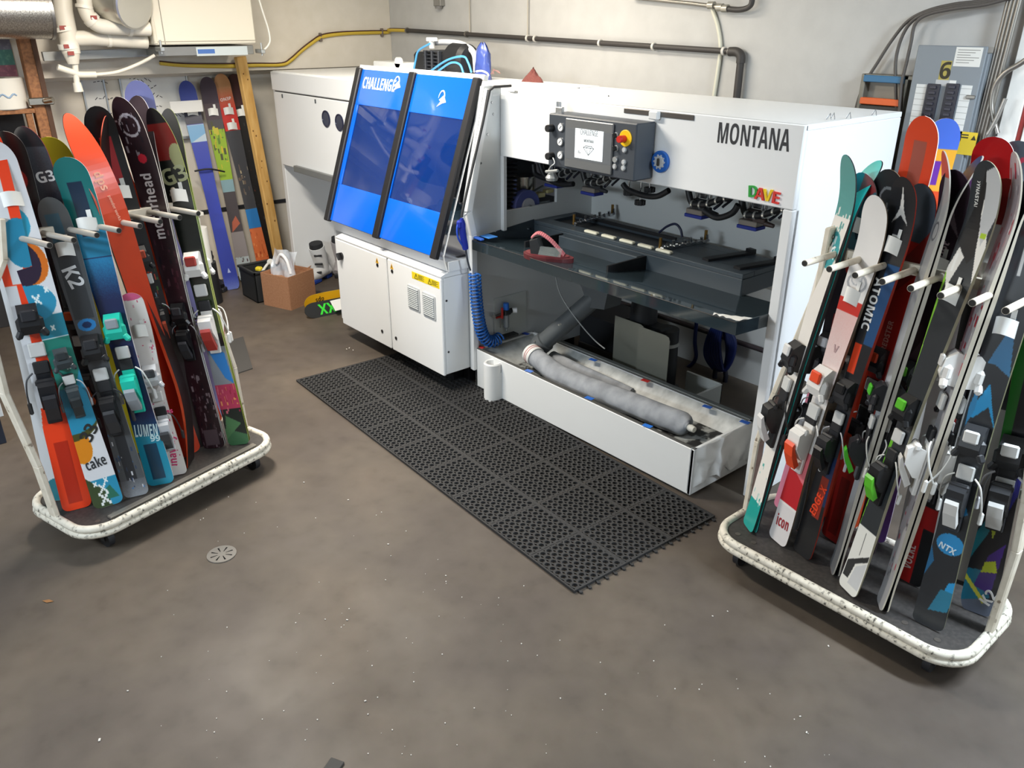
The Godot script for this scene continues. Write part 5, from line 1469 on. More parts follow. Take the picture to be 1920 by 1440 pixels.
func shelf_corner() -> void:
	# wooden shelf post with a shelf, paper roll, mural
	var wood := grain(0.03, [[0.0, "6b4326"], [0.5, "8a5a34"], [1.0, "a06c42"]], 2.0, 0.6, 0.0, 61, 4)
	var x := -4.75
	var a := hit(60, 60, 0, x); var b := hit(88, 250, 0, x)
	var t := thing("wooden_shelf", "brown wooden shelf unit with a tall post against the side wall", "shelf", Vector3(x - 0.2, 0, (a.z + b.z) / 2 + 0.3))
	var zc := b.z
	box_part("post", Vector3(x - 0.05, 0, zc - 0.05), Vector3(x + 0.04, a.y + 0.02, zc + 0.05), wood, t, 0.004)
	box_part("post_edge", Vector3(x + 0.04, 0, zc - 0.052), Vector3(x + 0.05, a.y + 0.02, zc - 0.02), paint("4a2f1d", 0.7), t, 0.0)
	var sy := hit(40, 205, 0, x + 0.05).y
	box_part("shelf_board", Vector3(x - 0.4, sy - 0.03, zc + 0.05), Vector3(x + 0.05, sy, zc + 1.2), wood, t)
	box_part("shelf_board", Vector3(x - 0.4, sy - 0.55, zc + 0.05), Vector3(x + 0.05, sy - 0.52, zc + 1.2), wood, t)
	box_part("back_board", Vector3(x - 0.42, 0, zc + 0.05), Vector3(x - 0.40, sy, zc + 1.2), paint("2a2a2c", 0.7), t)
	box_part("inner_post", Vector3(x + 0.0, sy - 0.55, zc + 0.07), Vector3(x + 0.04, sy - 0.02, zc + 0.11), wood, t)
	var st := S(); var bk := hit(77, 190, 0, x + 0.06)
	bx(st, bk, Vector3(0.03, 0.05, 0.16), 0.006)
	cyl(st, bk + Vector3(0.02, 0.0, -0.02), bk + Vector3(0.08, 0.01, -0.06), 0.016, -1, 10)
	obj("chrome_clamp", st, paint("b0aaa0", 0.2, 1.0), t)
	var r := thing("paper_roll", "white paper roll with a faint blue print standing on the wooden shelf", "paper roll", hit(22, 203, 0, x))
	var rc := hit(14, 200, 0, x - 0.06); rc.y = sy
	st = S(); lathe(st, [Vector2(0.03, 0.2), Vector2(0.125, 0.2), Vector2(0.13, 0.19), Vector2(0.13, 0.006), Vector2(0.125, 0.0), Vector2(0.03, 0.0)], Transform3D(Basis(), rc), 32)
	obj("paper", st, paint("d6d2c8", 0.8), r)
	st = S()
	var band := []
	for k in 25:
		var th := -0.4 + 2.2 * k / 24.0
		band.append(rc + Vector3(cos(th) * 0.131, 0.09 + 0.012 * sin(k * 1.1), sin(th) * 0.131))
	pipe(st, band, 0.006, 5)
	obj("blue_print", st, paint("8fa6bf", 0.8), r)
	var m := thing("painted_panel", "blurry painted panel in grey, green and pink behind the shelf", "painting", hit(20, 110, 0, WALL_L + 0.3))
	var mp := WALL_L + 0.36
	var bands := [["6a6a78", 0.0], ["4d7a70", 0.34], ["8a5a66", 0.62], ["b06a74", 0.85]]
	var m0 := hit(-60, 58, 0, mp); var m1 := hit(38, 160, 0, mp)
	for k in 4:
		var y1: float = lerpf(m0.y, m1.y, bands[k][1]); var y0: float = lerpf(m0.y, m1.y, bands[k + 1][1] if k < 3 else 1.0)
		var g := grain(0.03, [[0.0, bands[k][0]], [0.5, bands[k][0]], [1.0, ["8a8890", "6fa08a", "c07a84", "d89aa0"][k]]], 1.5, 0.8, 0.0, 70 + k, 3)
		st = S(); bx2(st, Vector3(mp - 0.02, y0, m1.z), Vector3(mp, y1, m0.z), 0.0)
		obj("painted_band", st, g, m)
	# low bench of boxes behind the powder ski cart
	var wb := thing("carton_box", "white carton standing on the low side shelf behind the powder skis", "box", hit(345, 400, 0, -4.9))
	var w0 := hit(316, 362, 0, -4.85); var w1 := hit(368, 398, 0, -4.85)
	box_part("carton", Vector3(-5.2, w1.y, w1.z), Vector3(-4.85, w0.y, w0.z), paint("d8d8d4", 0.7), wb)
	var lw := thing("side_shelf", "low white side shelf along the wall behind the powder ski cart", "shelf", Vector3(-5.1, 0, 0.3))
	box_part("shelf_top", Vector3(-5.28, w1.y - 0.03, w1.z - 0.05), Vector3(-4.82, w1.y, 0.2), paint("cfcdc6", 0.6), lw)
	for z in [w1.z - 0.02, 0.15]:
		box_part("shelf_leg", Vector3(-5.26, 0, z), Vector3(-4.84, w1.y - 0.03, z + 0.03), paint("c6c4bd", 0.6), lw)
	var pr := thing("towel_roll", "white paper towel roll standing beside the leaning blue skis", "paper roll", hit(382, 495, 0, -4.75))
	var pc := hit(381, 492, 0, -4.72); var ptop := hit(381, 425, 0, -4.72)
	st = S(); lathe(st, [Vector2(0.025, ptop.y - pc.y), Vector2(0.072, ptop.y - pc.y), Vector2(0.075, 0.0), Vector2(0.0, 0.0)], Transform3D(Basis(), pc), 28)
	obj("towel", st, paint("dcdbd6", 0.85), pr)
	st = S(); cyl(st, Vector3(pc.x, 0.002, pc.z), pc, 0.11, 0.1, 24)
	obj("bin_stand", st, paint("1c1d20", 0.5), pr)
	# black bin, cardboard box, boots, skis on the floor
	var bn := thing("storage_bin", "black open plastic bin with yellow scraps inside, beside the cardboard box", "bin", hit(490, 540, 1, 0.1))
	var q0 := hit(478, 571, 1, 0.0); var q1 := hit(512, 566, 1, 0.0)
	var bd := Vector3(-0.55, 0, 0.0)
	var bw := 0.30; var bh := 0.26; var bc := Vector3(q0.x - 0.16, 0, q0.z - 0.18)
	st = S()
	for e in [[Vector3(-bw / 2, 0, -bw / 2), Vector3(-bw / 2 + 0.012, bh, bw / 2)], [Vector3(bw / 2 - 0.012, 0, -bw / 2), Vector3(bw / 2, bh, bw / 2)], [Vector3(-bw / 2, 0, -bw / 2), Vector3(bw / 2, bh, -bw / 2 + 0.012)], [Vector3(-bw / 2, 0, bw / 2 - 0.012), Vector3(bw / 2, bh, bw / 2)], [Vector3(-bw / 2, 0, -bw / 2), Vector3(bw / 2, 0.012, bw / 2)]]:
		bx2(st, bc + e[0], bc + e[1], 0.003)
	for e in [[-1, 0], [1, 0], [0, -1], [0, 1]]:
		bx(st, bc + Vector3(e[0] * bw / 2, bh, e[1] * bw / 2), Vector3(0.024 if e[0] else bw + 0.024, 0.022, 0.024 if e[1] else bw + 0.024), 0.004)
	obj("bin_body", st, paint("26282a", 0.55), bn)
	st = S(); bx(st, bc + Vector3(-0.02, bh - 0.02, 0.03), Vector3(0.06, 0.04, 0.05), 0.012, Basis(Vector3.UP, 0.5))
	obj("yellow_scrap", st, paint("d9c22c", 0.6), bn)
	st = S(); pipe(st, smooth_path([bc + Vector3(0.0, bh - 0.08, -0.05), bc + Vector3(0.05, bh + 0.03, -0.03), bc + Vector3(0.1, bh - 0.02, 0.06)]), 0.012, 8); cyl(st, bc + Vector3(0.02, bh + 0.03, -0.06), bc + Vector3(0.03, bh + 0.035, -0.06), 0.03, -1, 16)
	obj("tape_scrap", st, paint("c9c9c4", 0.6), bn)
	var cb := thing("cardboard_box", "brown cardboard box with a clear bag sticking out of it", "box", hit(545, 545, 1, 0.0))
	var c0 := hit(526, 581, 1, 0.0); var cc := Vector3(c0.x - 0.12, 0, c0.z - 0.15)
	var kb := grain(0.05, [[0.0, "94684a"], [0.5, "a07354"], [1.0, "aa7f60"]], 2.0, 0.85, 0.0, 81)
	st = S()
	var ww := 0.30; var hh := 0.28; var B := Basis(Vector3.UP, 0.35)
	for e in [[Vector3(-ww / 2, hh / 2, 0), Vector3(0.006, hh, ww)], [Vector3(ww / 2, hh / 2, 0), Vector3(0.006, hh, ww)], [Vector3(0, hh / 2, -ww / 2), Vector3(ww, hh, 0.006)], [Vector3(0, hh / 2, ww / 2), Vector3(ww, hh, 0.006)], [Vector3(0, 0.004, 0), Vector3(ww, 0.006, ww)], [Vector3(0, hh * 0.86, 0), Vector3(ww, 0.006, ww)]]:
		bx(st, cc + B * e[0], e[1], 0.0, B)
	obj("carton_walls", st, kb, cb)
	var film := StandardMaterial3D.new()
	film.albedo_color = Color(0.85, 0.88, 0.92, 0.55); film.transparency = BaseMaterial3D.TRANSPARENCY_ALPHA; film.roughness = 0.15
	var bg := thing("clear_bag", "clear plastic bag with a white strap standing in the cardboard box", "bag", cc + Vector3(0, hh * 0.86, 0))
	st = S()
	var rows := []
	for i in 6:
		var row := []
		for j in 9: row.append(cc + B * Vector3(lerpf(-0.13, 0.13, j / 8.0), hh * 0.8 + i * 0.046, 0.05 + 0.02 * sin(j * 1.4 + i) - 0.01 * i))
		rows.append(row)
	sheet(st, rows)
	obj("film", st, film, bg)
	st = S(); pipe(st, smooth_path([cc + B * Vector3(-0.08, hh + 0.06, 0.03), cc + B * Vector3(-0.02, hh + 0.14, 0.03), cc + B * Vector3(0.04, hh + 0.1, 0.03), cc + B * Vector3(0.07, hh - 0.01, 0.03)]), 0.014, 8)
	obj("strap", st, paint("e6e8ea", 0.5), bg)
	var fb := thing("open_carton", "small open cardboard carton lying on the floor behind the ski boots", "box", hit(575, 512, 1, 0.0))
	var f0 := hit(575, 515, 1, 0.0)
	st = S(); bx(st, f0 + Vector3(0, 0.06, -0.1), Vector3(0.3, 0.12, 0.2), 0.003, Basis(Vector3.UP, 0.5)); bx(st, f0 + Vector3(0.02, 0.13, 0.06), Vector3(0.26, 0.004, 0.14), 0.0, Basis(Vector3.UP, 0.5) * Basis(Vector3.RIGHT, 0.4))
	obj("carton", st, kb, fb)
	boot(hit(603, 525, 1, 0.0), 0.5, "white ski boot with a blue sole standing beside the cabinet", "e2e4e6")
	boot(hit(633, 520, 1, 0.0) + Vector3(-0.1, 0, -0.1), 0.9, "grey ski boot half hidden behind the white boot", "a9a4a6")
	boot(hit(402, 552, 1, 0.0) + Vector3(-0.15, 0, -0.0), 2.2, "black ski boot standing below the paper towel roll", "1d1e22")
	# cabinet at the edge of the picture behind the powder ski cart
	var sc := thing("base_cabinet", "pale grey base cabinet with a dark plinth behind the powder ski cart", "cabinet", Vector3(-3.3, 0, 2.2))
	box_part("body", Vector3(-3.6, 0.17, 1.52), Vector3(-3.0, 0.95, 3.0), paint("c9d2d8", 0.5), sc)
	box_part("plinth", Vector3(-3.58, 0.0, 1.54), Vector3(-3.02, 0.17, 2.98), paint("1f2838", 0.6), sc)
	box_part("worktop", Vector3(-3.62, 0.95, 1.5), Vector3(-2.98, 0.985, 3.02), paint("a9adb0", 0.5), sc)

func boot(at: Vector3, turn: float, label: String, c: String) -> void:
	var t := thing("ski_boot", label, "boot", at, "ski boots on the floor")
	org.erase(t)
	t.rotation.y = turn
	var shell := paint(c, 0.4)
	var st := S()
	pipe(st, [Vector3(-0.02, 0.05, 0.16), Vector3(-0.01, 0.065, 0.13), Vector3(0, 0.075, 0.06), Vector3(0, 0.09, -0.02), Vector3(0, 0.085, -0.08), Vector3(0, 0.06, -0.12)], [0.03, 0.048, 0.055, 0.062, 0.058, 0.04], 14)
	obj("lower_shell", st, shell, t)
	st = S(); pipe(st, [Vector3(0, 0.08, -0.03), Vector3(0, 0.16, -0.02), Vector3(0, 0.25, 0.01), Vector3(0, 0.32, 0.03)], [0.062, 0.062, 0.068, 0.072], 14)
	obj("cuff", st, shell, t)
	st = S(); bx(st, Vector3(0, 0.02, 0.11), Vector3(0.075, 0.04, 0.14), 0.008); bx(st, Vector3(0, 0.02, -0.09), Vector3(0.07, 0.04, 0.08), 0.008)
	obj("sole", st, paint("2348a8" if c == "e2e4e6" else "24262a", 0.5), t)
	st = S(); cyl(st, Vector3(0, 0.30, 0.026), Vector3(0, 0.355, 0.036), 0.066, 0.06, 16)
	obj("liner", st, paint("202226", 0.7), t)
	for y in [0.10, 0.17, 0.25]:
		st = S(); bx(st, Vector3(0.03, y, 0.062 if y > 0.12 else 0.09), Vector3(0.07, 0.016, 0.03), 0.004, Basis(Vector3.UP, 0.5))
		obj("buckle", st, paint("3a3c40", 0.35, 0.5), t)

# ---------------------------------------------------------------- skis
# spec keys: w tip, waist, tail widths; art paint list; base, edge colours; bind [body, accent] or []; tag list of places along the ski; curl, tail_curl; text list
var bind_meshes := {}
func art(base: String, ops: Array) -> StandardMaterial3D:        # prints a top sheet: u across, t from tail to tip
	var W := 48; var H := 400
	var im := Image.create(W, H, false, Image.FORMAT_RGB8)
	im.fill(col(base))
	var rng := RandomNumberGenerator.new(); rng.seed = 9 + ops.size()
	for o in ops:
		match o[0]:
			"rect":
				im.fill_rect(Rect2i(int(o[1] * W), int((1.0 - o[4]) * H), maxi(1, int((o[3] - o[1]) * W)), maxi(1, int((o[4] - o[2]) * H))), col(o[5]))
			"ell":
				_fill(im, o[1] - o[3], o[2] - o[4], o[1] + o[3], o[2] + o[4], col(o[5]), func(u, t): return pow((u - o[1]) / o[3], 2) + pow((t - o[2]) / o[4], 2) <= 1.0)
			"ring":
				_fill(im, o[1] - o[3], o[2] - o[4], o[1] + o[3], o[2] + o[4], col(o[5]), func(u, t):
					var d: float = pow((u - o[1]) / o[3], 2) + pow((t - o[2]) / o[4], 2)
					return d <= 1.0 and d > 0.6)
			"poly":
				var pp := PackedVector2Array()
				for i in range(0, o[1].size(), 2): pp.append(Vector2(o[1][i], o[1][i + 1]))
				var lo := pp[0]; var hi := pp[0]
				for p in pp: lo = lo.min(p); hi = hi.max(p)
				_fill(im, lo.x, lo.y, hi.x, hi.y, col(o[2]), func(u, t): return Geometry2D.is_point_in_polygon(Vector2(u, t), pp))
			"fade":                                             # printed blend between two inks
				for y in range(int((1.0 - o[2]) * H), int((1.0 - o[1]) * H)):
					var k: float = ((1.0 - y / float(H)) - o[1]) / (o[2] - o[1])
					for x in W: im.set_pixel(x, y, col(o[3]).lerp(col(o[4]), clampf(k + rng.randf_range(-0.12, 0.12), 0, 1)))
			"spk":                                              # scattered small print: count, t0, t1, size, inks
				for k in o[1]:
					var c := col(o[5][rng.randi() % o[5].size()])
					im.fill_rect(Rect2i(rng.randi_range(2, W - 6), int((1.0 - rng.randf_range(o[2], o[3])) * H), rng.randi_range(1, o[4]), rng.randi_range(2, o[4] * 2)), c)
			"x":                                                # small four-petal flower
				for d in [[0, 0], [1, 1], [-1, 1], [1, -1], [-1, -1], [2, 2], [-2, 2], [2, -2], [-2, -2]]:
					im.fill_rect(Rect2i(clampi(int(o[1] * W) + d[0] * o[3], 0, W - 4), clampi(int((1.0 - o[2]) * H) + d[1] * o[3], 0, H - 4), o[3] + 1, o[3] + 1), col(o[4]))
	var m := StandardMaterial3D.new()
	m.albedo_texture = ImageTexture.create_from_image(im)
	m.roughness = 0.32; m.clearcoat_enabled = true; m.clearcoat = 0.3; m.clearcoat_roughness = 0.2
	return m
func _fill(im: Image, u0: float, t0: float, u1: float, t1: float, c: Color, inside: Callable) -> void:
	var W := im.get_width(); var H := im.get_height()
	for y in range(maxi(0, int((1.0 - t1) * H)), mini(H, int((1.0 - t0) * H) + 1)):
		for x in range(maxi(0, int(u0 * W)), mini(W, int(u1 * W) + 1)):
			if inside.call((x + 0.5) / W, 1.0 - (y + 0.5) / H): im.set_pixel(x, y, c)

func ski_rows(L: float, sp: Dictionary) -> Array:                # [y, half width, z of the base, thickness] from tail to tip
	var w: Array = sp.w
	var rows := []
	var ts := []
	for k in 7: ts.append(0.035 * pow(k / 7.0, 1.6))
	for k in 20: ts.append(lerpf(0.035, 0.80, k / 20.0))
	for k in 22: ts.append(1.0 - 0.20 * pow(1.0 - k / 21.0, 1.5))
	var curl: float = sp.get("curl", 0.055)
	var tc: float = sp.get("tail_curl", 0.006)
	for t in ts:
		var hw: float = lerpf(w[2], w[1], smoothstep(0.0, 0.42, t)) if t < 0.42 else lerpf(w[1], w[0], smoothstep(0.42, 0.86, t))
		hw *= 0.5
		var rt: float = w[0] * sp.get("point", 0.75)
		var d: float = (1.0 - t) * L
		if d < rt: hw *= sqrt(maxf(1.0 - pow(1.0 - d / rt, 2.2), 0.0004))
		var rl: float = w[2] * sp.get("tail_round", 0.22)
		if t * L < rl: hw *= lerpf(0.55, 1.0, sqrt(maxf(1.0 - pow(1.0 - t * L / rl, 2), 0.0)))
		var tl: float = 0.24 * sp.get("tip_len", 1.0) / L
		var z: float = curl * pow(maxf(0.0, (t - (1.0 - tl)) / tl), 2) + tc * pow(maxf(0.0, 1.0 - t / sp.get("tail_len", 0.1)), 2)
		var th: float = lerpf(0.005, 0.014, smoothstep(0.0, 0.25, t) * (1.0 - smoothstep(0.7, 0.95, t)))
		rows.append([t * L, hw, z, th])
	return rows

func ski(called: String, B: Vector3, T: Vector3, nrm: Vector3, sp: Dictionary, label: String, group: String, off := 0.0) -> Node3D:
	var L := B.distance_to(T)
	var y := (T - B).normalized()
	var z := (nrm - y * nrm.dot(y)).normalized()
	var x := y.cross(z)
	var t := thing(called, label, "ski", B, group)
	org.erase(t)
	t.transform = Transform3D(Basis(x, y, z), B + z * off)
	var rows := ski_rows(L, sp)
	var wm: float = maxf(sp.w[0], sp.w[2])
	var top := S(); var bot := S(); var sid := S()
	for i in rows.size() - 1:
		var a: Array = rows[i]; var b: Array = rows[i + 1]
		var na := Vector3(0, -(b[2] - a[2]), b[0] - a[0]).normalized()
		var P := func(r: Array, s: float, h: float) -> Vector3: return Vector3(s * r[1], r[0], r[2] + h * r[3])
		var uvq := func(st: SurfaceTool, q: Array, n: Vector3) -> void:
			for k in ([0, 1, 2, 0, 2, 3] if (q[1] - q[0]).cross(q[2] - q[0]).dot(n) < 0 else [0, 2, 1, 0, 3, 2]):
				st.set_normal(n); st.set_uv(Vector2(0.5 + q[k].x / wm, 1.0 - q[k].y / L)); st.add_vertex(q[k])
		uvq.call(top, [P.call(a, -1, 1), P.call(a, 1, 1), P.call(b, 1, 1), P.call(b, -1, 1)], na)
		uvq.call(bot, [P.call(a, -1, 0), P.call(a, 1, 0), P.call(b, 1, 0), P.call(b, -1, 0)], -na)
		for s in [-1.0, 1.0]:
			quad(sid, P.call(a, s, 0), P.call(b, s, 0), P.call(b, s, 1), P.call(a, s, 1), Vector3(s, 0, 0))
		if i == 0: quad(sid, P.call(a, -1, 0), P.call(a, 1, 0), P.call(a, 1, 1), P.call(a, -1, 1), Vector3.DOWN)
	obj("top_sheet", top, sp.art if sp.art is Material else paint(sp.art, 0.35), t)
	var bm = sp.get("base", "1a1a1c")
	obj("base_sheet", bot, bm if bm is Material else paint(bm, 0.4), t)
	obj("sidewall", sid, paint(sp.get("edge", "c9c6c0"), 0.35, 0.3), t)
	var at := func(f: float) -> Vector3:                         # a point on the top sheet at f of the length
		var k := 0
		while k < rows.size() - 2 and rows[k + 1][0] < f * L: k += 1
		var q := clampf((f * L - rows[k][0]) / (rows[k + 1][0] - rows[k][0]), 0.0, 1.0)
		return Vector3(0, f * L, lerpf(rows[k][2] + rows[k][3], rows[k + 1][2] + rows[k + 1][3], q))
	if sp.get("bind", []).size() > 0: binding(t, at.call(sp.get("toe", 0.5)), sp.bind, sp.get("gap", 0.30), sp.get("brake", true), sp.get("bs", 1.0))
	for f in sp.get("tag", []): paper_tag(t, at.call(f), sp.w[1] * 0.8)
	for e in sp.get("text", []):                                 # [words, place, height, colour, turn, side, width]
		var p: Vector3 = at.call(e[1])
		var sl: Vector3 = at.call(e[1] + 0.02) - at.call(e[1] - 0.02)
		lettering(e[0], Transform3D(Basis(Vector3.RIGHT, atan2(sl.z, sl.y)) * Basis(Vector3.BACK, e[4]), p + Vector3(e[5] if e.size() > 5 else 0.0, 0, 0.0008)), e[2], paint(e[3], 0.5), t, true, e[6] if e.size() > 6 else 0.0, 0.0022)
	return t

func binding(t: Node3D, at: Vector3, c: Array, gap: float, brake: bool, k := 1.0) -> void:
	if bind_meshes.is_empty():
		var st := S()                                            # toe housing
		prism(st, [Vector2(-0.045, 0.0), Vector2(0.055, 0.0), Vector2(0.06, 0.016), Vector2(0.035, 0.044), Vector2(-0.01, 0.05), Vector2(-0.04, 0.034)], Transform3D(Basis(Vector3.UP, Vector3.BACK, Vector3.RIGHT), Vector3(-0.03, 0, 0)), 0.06)
		bx(st, Vector3(0, -0.005, 0.03), Vector3(0.082, 0.05, 0.026), 0.01)
		for s in [-1.0, 1.0]: bx(st, Vector3(s * 0.036, -0.036, 0.034), Vector3(0.022, 0.036, 0.022), 0.008, Basis(Vector3.BACK, s * 0.5))
		bind_meshes.toe = st.commit()
		st = S()
		bx(st, Vector3(0, 0.026, 0.05), Vector3(0.045, 0.04, 0.012), 0.005)
		bind_meshes.toe_cap = st.commit()
		st = S(); bx(st, Vector3(0, -0.1, 0.012), Vector3(0.05, 0.05, 0.014), 0.004)
		bind_meshes.plate = st.commit()
		st = S()                                                 # heel tower and track
		bx(st, Vector3(0, -0.02, 0.008), Vector3(0.046, 0.20, 0.014), 0.003)
		prism(st, [Vector2(-0.06, 0.012), Vector2(0.035, 0.012), Vector2(0.042, 0.05), Vector2(0.03, 0.066), Vector2(-0.02, 0.062), Vector2(-0.06, 0.03)], Transform3D(Basis(Vector3.UP, Vector3.BACK, Vector3.RIGHT), Vector3(-0.026, 0, 0)), 0.052)
		bx(st, Vector3(0, 0.04, 0.04), Vector3(0.06, 0.024, 0.02), 0.006)
		bind_meshes.heel = st.commit()
		st = S()
		prism(st, [Vector2(-0.085, 0.026), Vector2(-0.03, 0.06), Vector2(0.0, 0.072), Vector2(-0.012, 0.078), Vector2(-0.05, 0.068), Vector2(-0.1, 0.04)], Transform3D(Basis(Vector3.UP, Vector3.BACK, Vector3.RIGHT), Vector3(-0.02, 0, 0)), 0.04)
		bind_meshes.lever = st.commit()
		for s in [-1.0, 1.0]:
			st = S()
			pipe(st, smooth_path([Vector3(s * 0.03, 0.07, 0.012), Vector3(s * 0.052, 0.05, 0.018), Vector3(s * 0.062, 0.0, 0.004), Vector3(s * 0.064, -0.05, -0.022)], 4), 0.003, 6)
			bx(st, Vector3(s * 0.064, -0.065, -0.028), Vector3(0.014, 0.045, 0.012), 0.005)
			bind_meshes["brake%d" % s] = st.commit()
		st = S(); bx(st, Vector3(0, 0.085, 0.012), Vector3(0.05, 0.045, 0.012), 0.004)
		bind_meshes.pad = st.commit()
	var a := paint(c[0], 0.35); var b := paint(c[1], 0.35)
	var S3 := Vector3.ONE * k
	var toe := put("toe_piece", bind_meshes.toe, a, t); toe.position = at; toe.scale = S3
	put("toe_cap", bind_meshes.toe_cap, b, toe); put("slide_plate", bind_meshes.plate, paint("c9cac8", 0.4), toe)
	var heel := put("heel_piece", bind_meshes.heel, a, t); heel.position = at - Vector3(0, gap, 0); heel.scale = S3
	put("heel_lever", bind_meshes.lever, b, heel)
	if brake:
		put("brake_pad", bind_meshes.pad, paint("222326", 0.5), heel)
		for s in [-1, 1]: put("brake_arm", bind_meshes["brake%d" % s], paint("a9abae", 0.3, 0.7) if c.size() < 3 else paint(c[2], 0.4), heel)

var tag_mesh: ArrayMesh
func paper_tag(t: Node3D, at: Vector3, w: float) -> void:
	if tag_mesh == null:
		var st := S()
		var rows := []
		for i in 15:                                             # a curling strip wrapped from one side, with a stub at the top
			var th := -0.9 + i * 0.19
			var r := 0.034 + 0.006 * sin(i * 0.5)
			var row := []
			for j in 5: row.append(Vector3(sin(th) * 0.045, (j / 4.0 - 0.5) * 0.058 + 0.006 * sin(i * 0.4), cos(th) * r - 0.014))
			rows.append(row)
		sheet(st, rows)
		bx(st, Vector3(0.018, 0.043, 0.003), Vector3(0.018, 0.036, 0.0015), 0.0)
		tag_mesh = st.commit()
	var o := put("paper_tag", tag_mesh, paint("eeeeea", 0.85), t)
	o.position = at; o.scale = Vector3(w / 0.075, 1, 1)

# ---------------------------------------------------------------- carts
const DECK := 0.147
const SPINE := -0.09
var cart_l := Transform3D(Basis(Vector3.UP, 1.849), Vector3(-1.907, 0, 1.04))
var cart_r := Transform3D(Basis(), Vector3(0.742, 0, -0.885))
func carts() -> void:
	cart(cart_l, "white-rimmed rolling cart carrying wide powder skis", true)
	cart(cart_r, "white-rimmed rolling cart carrying narrow carving skis", false)
	powder_skis()
	carving_skis()
	wall_skis()

func cart(xf: Transform3D, label: String, strip: bool) -> void:
	var t := thing("ski_cart", label, "cart", xf.origin, "ski carts")
	org.erase(t)
	t.transform = xf
	var chip := grain(0.022, [[0.0, "26241f"], [0.24, "3a3730"], [0.27, "cfc8b8"], [0.5, "ded8c9"], [1.0, "e8e2d4"]], 2.6, 0.5, 0.0, 91, 5)
	chip.uv1_world_triplanar = false
	var cream := grain(0.02, [[0.0, "6a5a48"], [0.14, "8c7c68"], [0.17, "d8cebb"], [0.6, "e2d9c8"], [1.0, "e9e1d2"]], 1.4, 0.5, 0.0, 92, 5)
	cream.uv1_world_triplanar = false
	var worn := paint("b0aba2", 0.4, 0.3)
	var L := 1.09; var D := 0.56
	var rr := round_rect(L - 0.036, D - 0.036, 0.13, 8)
	var st := S(); pipe(st, rr.map(func(q): return Vector3(q.x, 0.145, q.y)), 0.018, 10, true)
	obj("rim_tube", st, chip, t)
	st = S(); pipe(st, round_rect(L - 0.024, D - 0.024, 0.136, 8).map(func(q): return Vector3(q.x, 0.116, q.y)), 0.016, 10, true)
	obj("bumper_tube", st, chip, t)
	st = S(); prism(st, round_rect(L - 0.06, D - 0.06, 0.115, 6), Transform3D(Basis(Vector3.RIGHT, PI / 2), Vector3(0, DECK, 0)), 0.02)
	obj("deck", st, grain(0.05, [[0.0, "302d2c"], [0.5, "3a3735"], [1.0, "46423f"]], 1.6, 0.6, 0.0, 93, 4), t)
	if strip:
		st = S(); bar(st, Vector3(-0.40, DECK + 0.006, 0.215), Vector3(0.42, DECK + 0.006, 0.215), 0.012, 0.03, Vector3.UP, 0.002)
		obj("edge_strip", st, paint("8d8880", 0.4, 0.6), t)
	st = S()
	for s in [-0.44, -0.36, 0.3, 0.42]:
		cyl(st, Vector3(s, DECK, 0.19), Vector3(s, DECK + 0.002, 0.19), 0.012, -1, 12)
	obj("deck_bolt", st, paint("6b6661", 0.4, 0.6), t)
	for s in [-1.0, 1.0]:
		st = S()
		var e := L / 2 - 0.02
		var pts := [Vector3(s * e, 0.115, 0), Vector3(s * e, 0.50, -0.02), Vector3(s * (e - 0.02), 0.68, -0.04), Vector3(s * (e - 0.10), 1.12, SPINE), Vector3(s * (e - 0.125), 1.22, SPINE), Vector3(s * (e - 0.13), 1.46, SPINE)]
		if strip and s < 0: pts = [Vector3(-e, 0.115, 0), Vector3(-e - 0.005, 0.40, -0.03), Vector3(-e - 0.03, 0.75, -0.09), Vector3(-e - 0.02, 1.12, SPINE), Vector3(-e + 0.10, 1.30, SPINE), Vector3(-e + 0.13, 1.46, SPINE)]
		for i in pts.size() - 1: bar(st, pts[i], pts[i + 1] + (pts[i + 1] - pts[i]).normalized() * 0.006, 0.05, 0.026, Vector3.BACK, 0.005)
		var post := obj("end_post", st, cream, t)
		st = S(); cyl(st, Vector3(s * (e - 0.15), 1.43, SPINE), Vector3(s * (e - 0.11), 1.43, SPINE), 0.008, -1, 8)
		obj("post_bolt", st, paint("8a8680", 0.3, 0.8), post)
	st = S(); bar(st, Vector3(-0.40, 1.375, SPINE), Vector3(0.40, 1.375, SPINE), 0.04, 0.025, Vector3.UP)
	obj("spine_bar", st, cream, t)
	for k in 8:
		for s in [-1.0, 1.0]:
			var x := -0.345 + k * 0.0985
			st = S(); pipe(st, [Vector3(x, 1.375, SPINE + s * 0.01), Vector3(x, 1.378, SPINE + s * 0.245)], 0.0125, 12)
			var peg := obj("peg", st, worn if strip else cream, t)
			st = S(); cyl(st, Vector3(x, 1.378, SPINE + s * 0.2445), Vector3(x, 1.378, SPINE + s * 0.2475), 0.0105, -1, 12)
			obj("peg_end", st, paint("24221f", 0.6), peg)
	for sx in [-1.0, 1.0]:
		for sz in [-1.0, 1.0]:
			var c := Vector3(sx * (L / 2 - 0.13), 0, sz * (D / 2 - 0.1))
			st = S(); cyl(st, c + Vector3(-0.014, 0.045, 0), c + Vector3(0.014, 0.045, 0), 0.045, -1, 20)
			var wh := obj("caster_wheel", st, paint("26262a", 0.6), t)
			st = S()
			for q in [-0.02, 0.02]: bx(st, c + Vector3(q, 0.07, 0.0), Vector3(0.004, 0.07, 0.03), 0.001)
			bx(st, c + Vector3(0, 0.11, 0), Vector3(0.06, 0.02, 0.06), 0.004)
			obj("caster_fork", st, paint("55565a", 0.4, 0.7), wh)

func dirof(xf: Transform3D, deg: float) -> Vector3:              # horizontal direction, degrees from the cart's front towards its long axis
	return xf.basis * Vector3(sin(deg_to_rad(deg)), 0, cos(deg_to_rad(deg)))
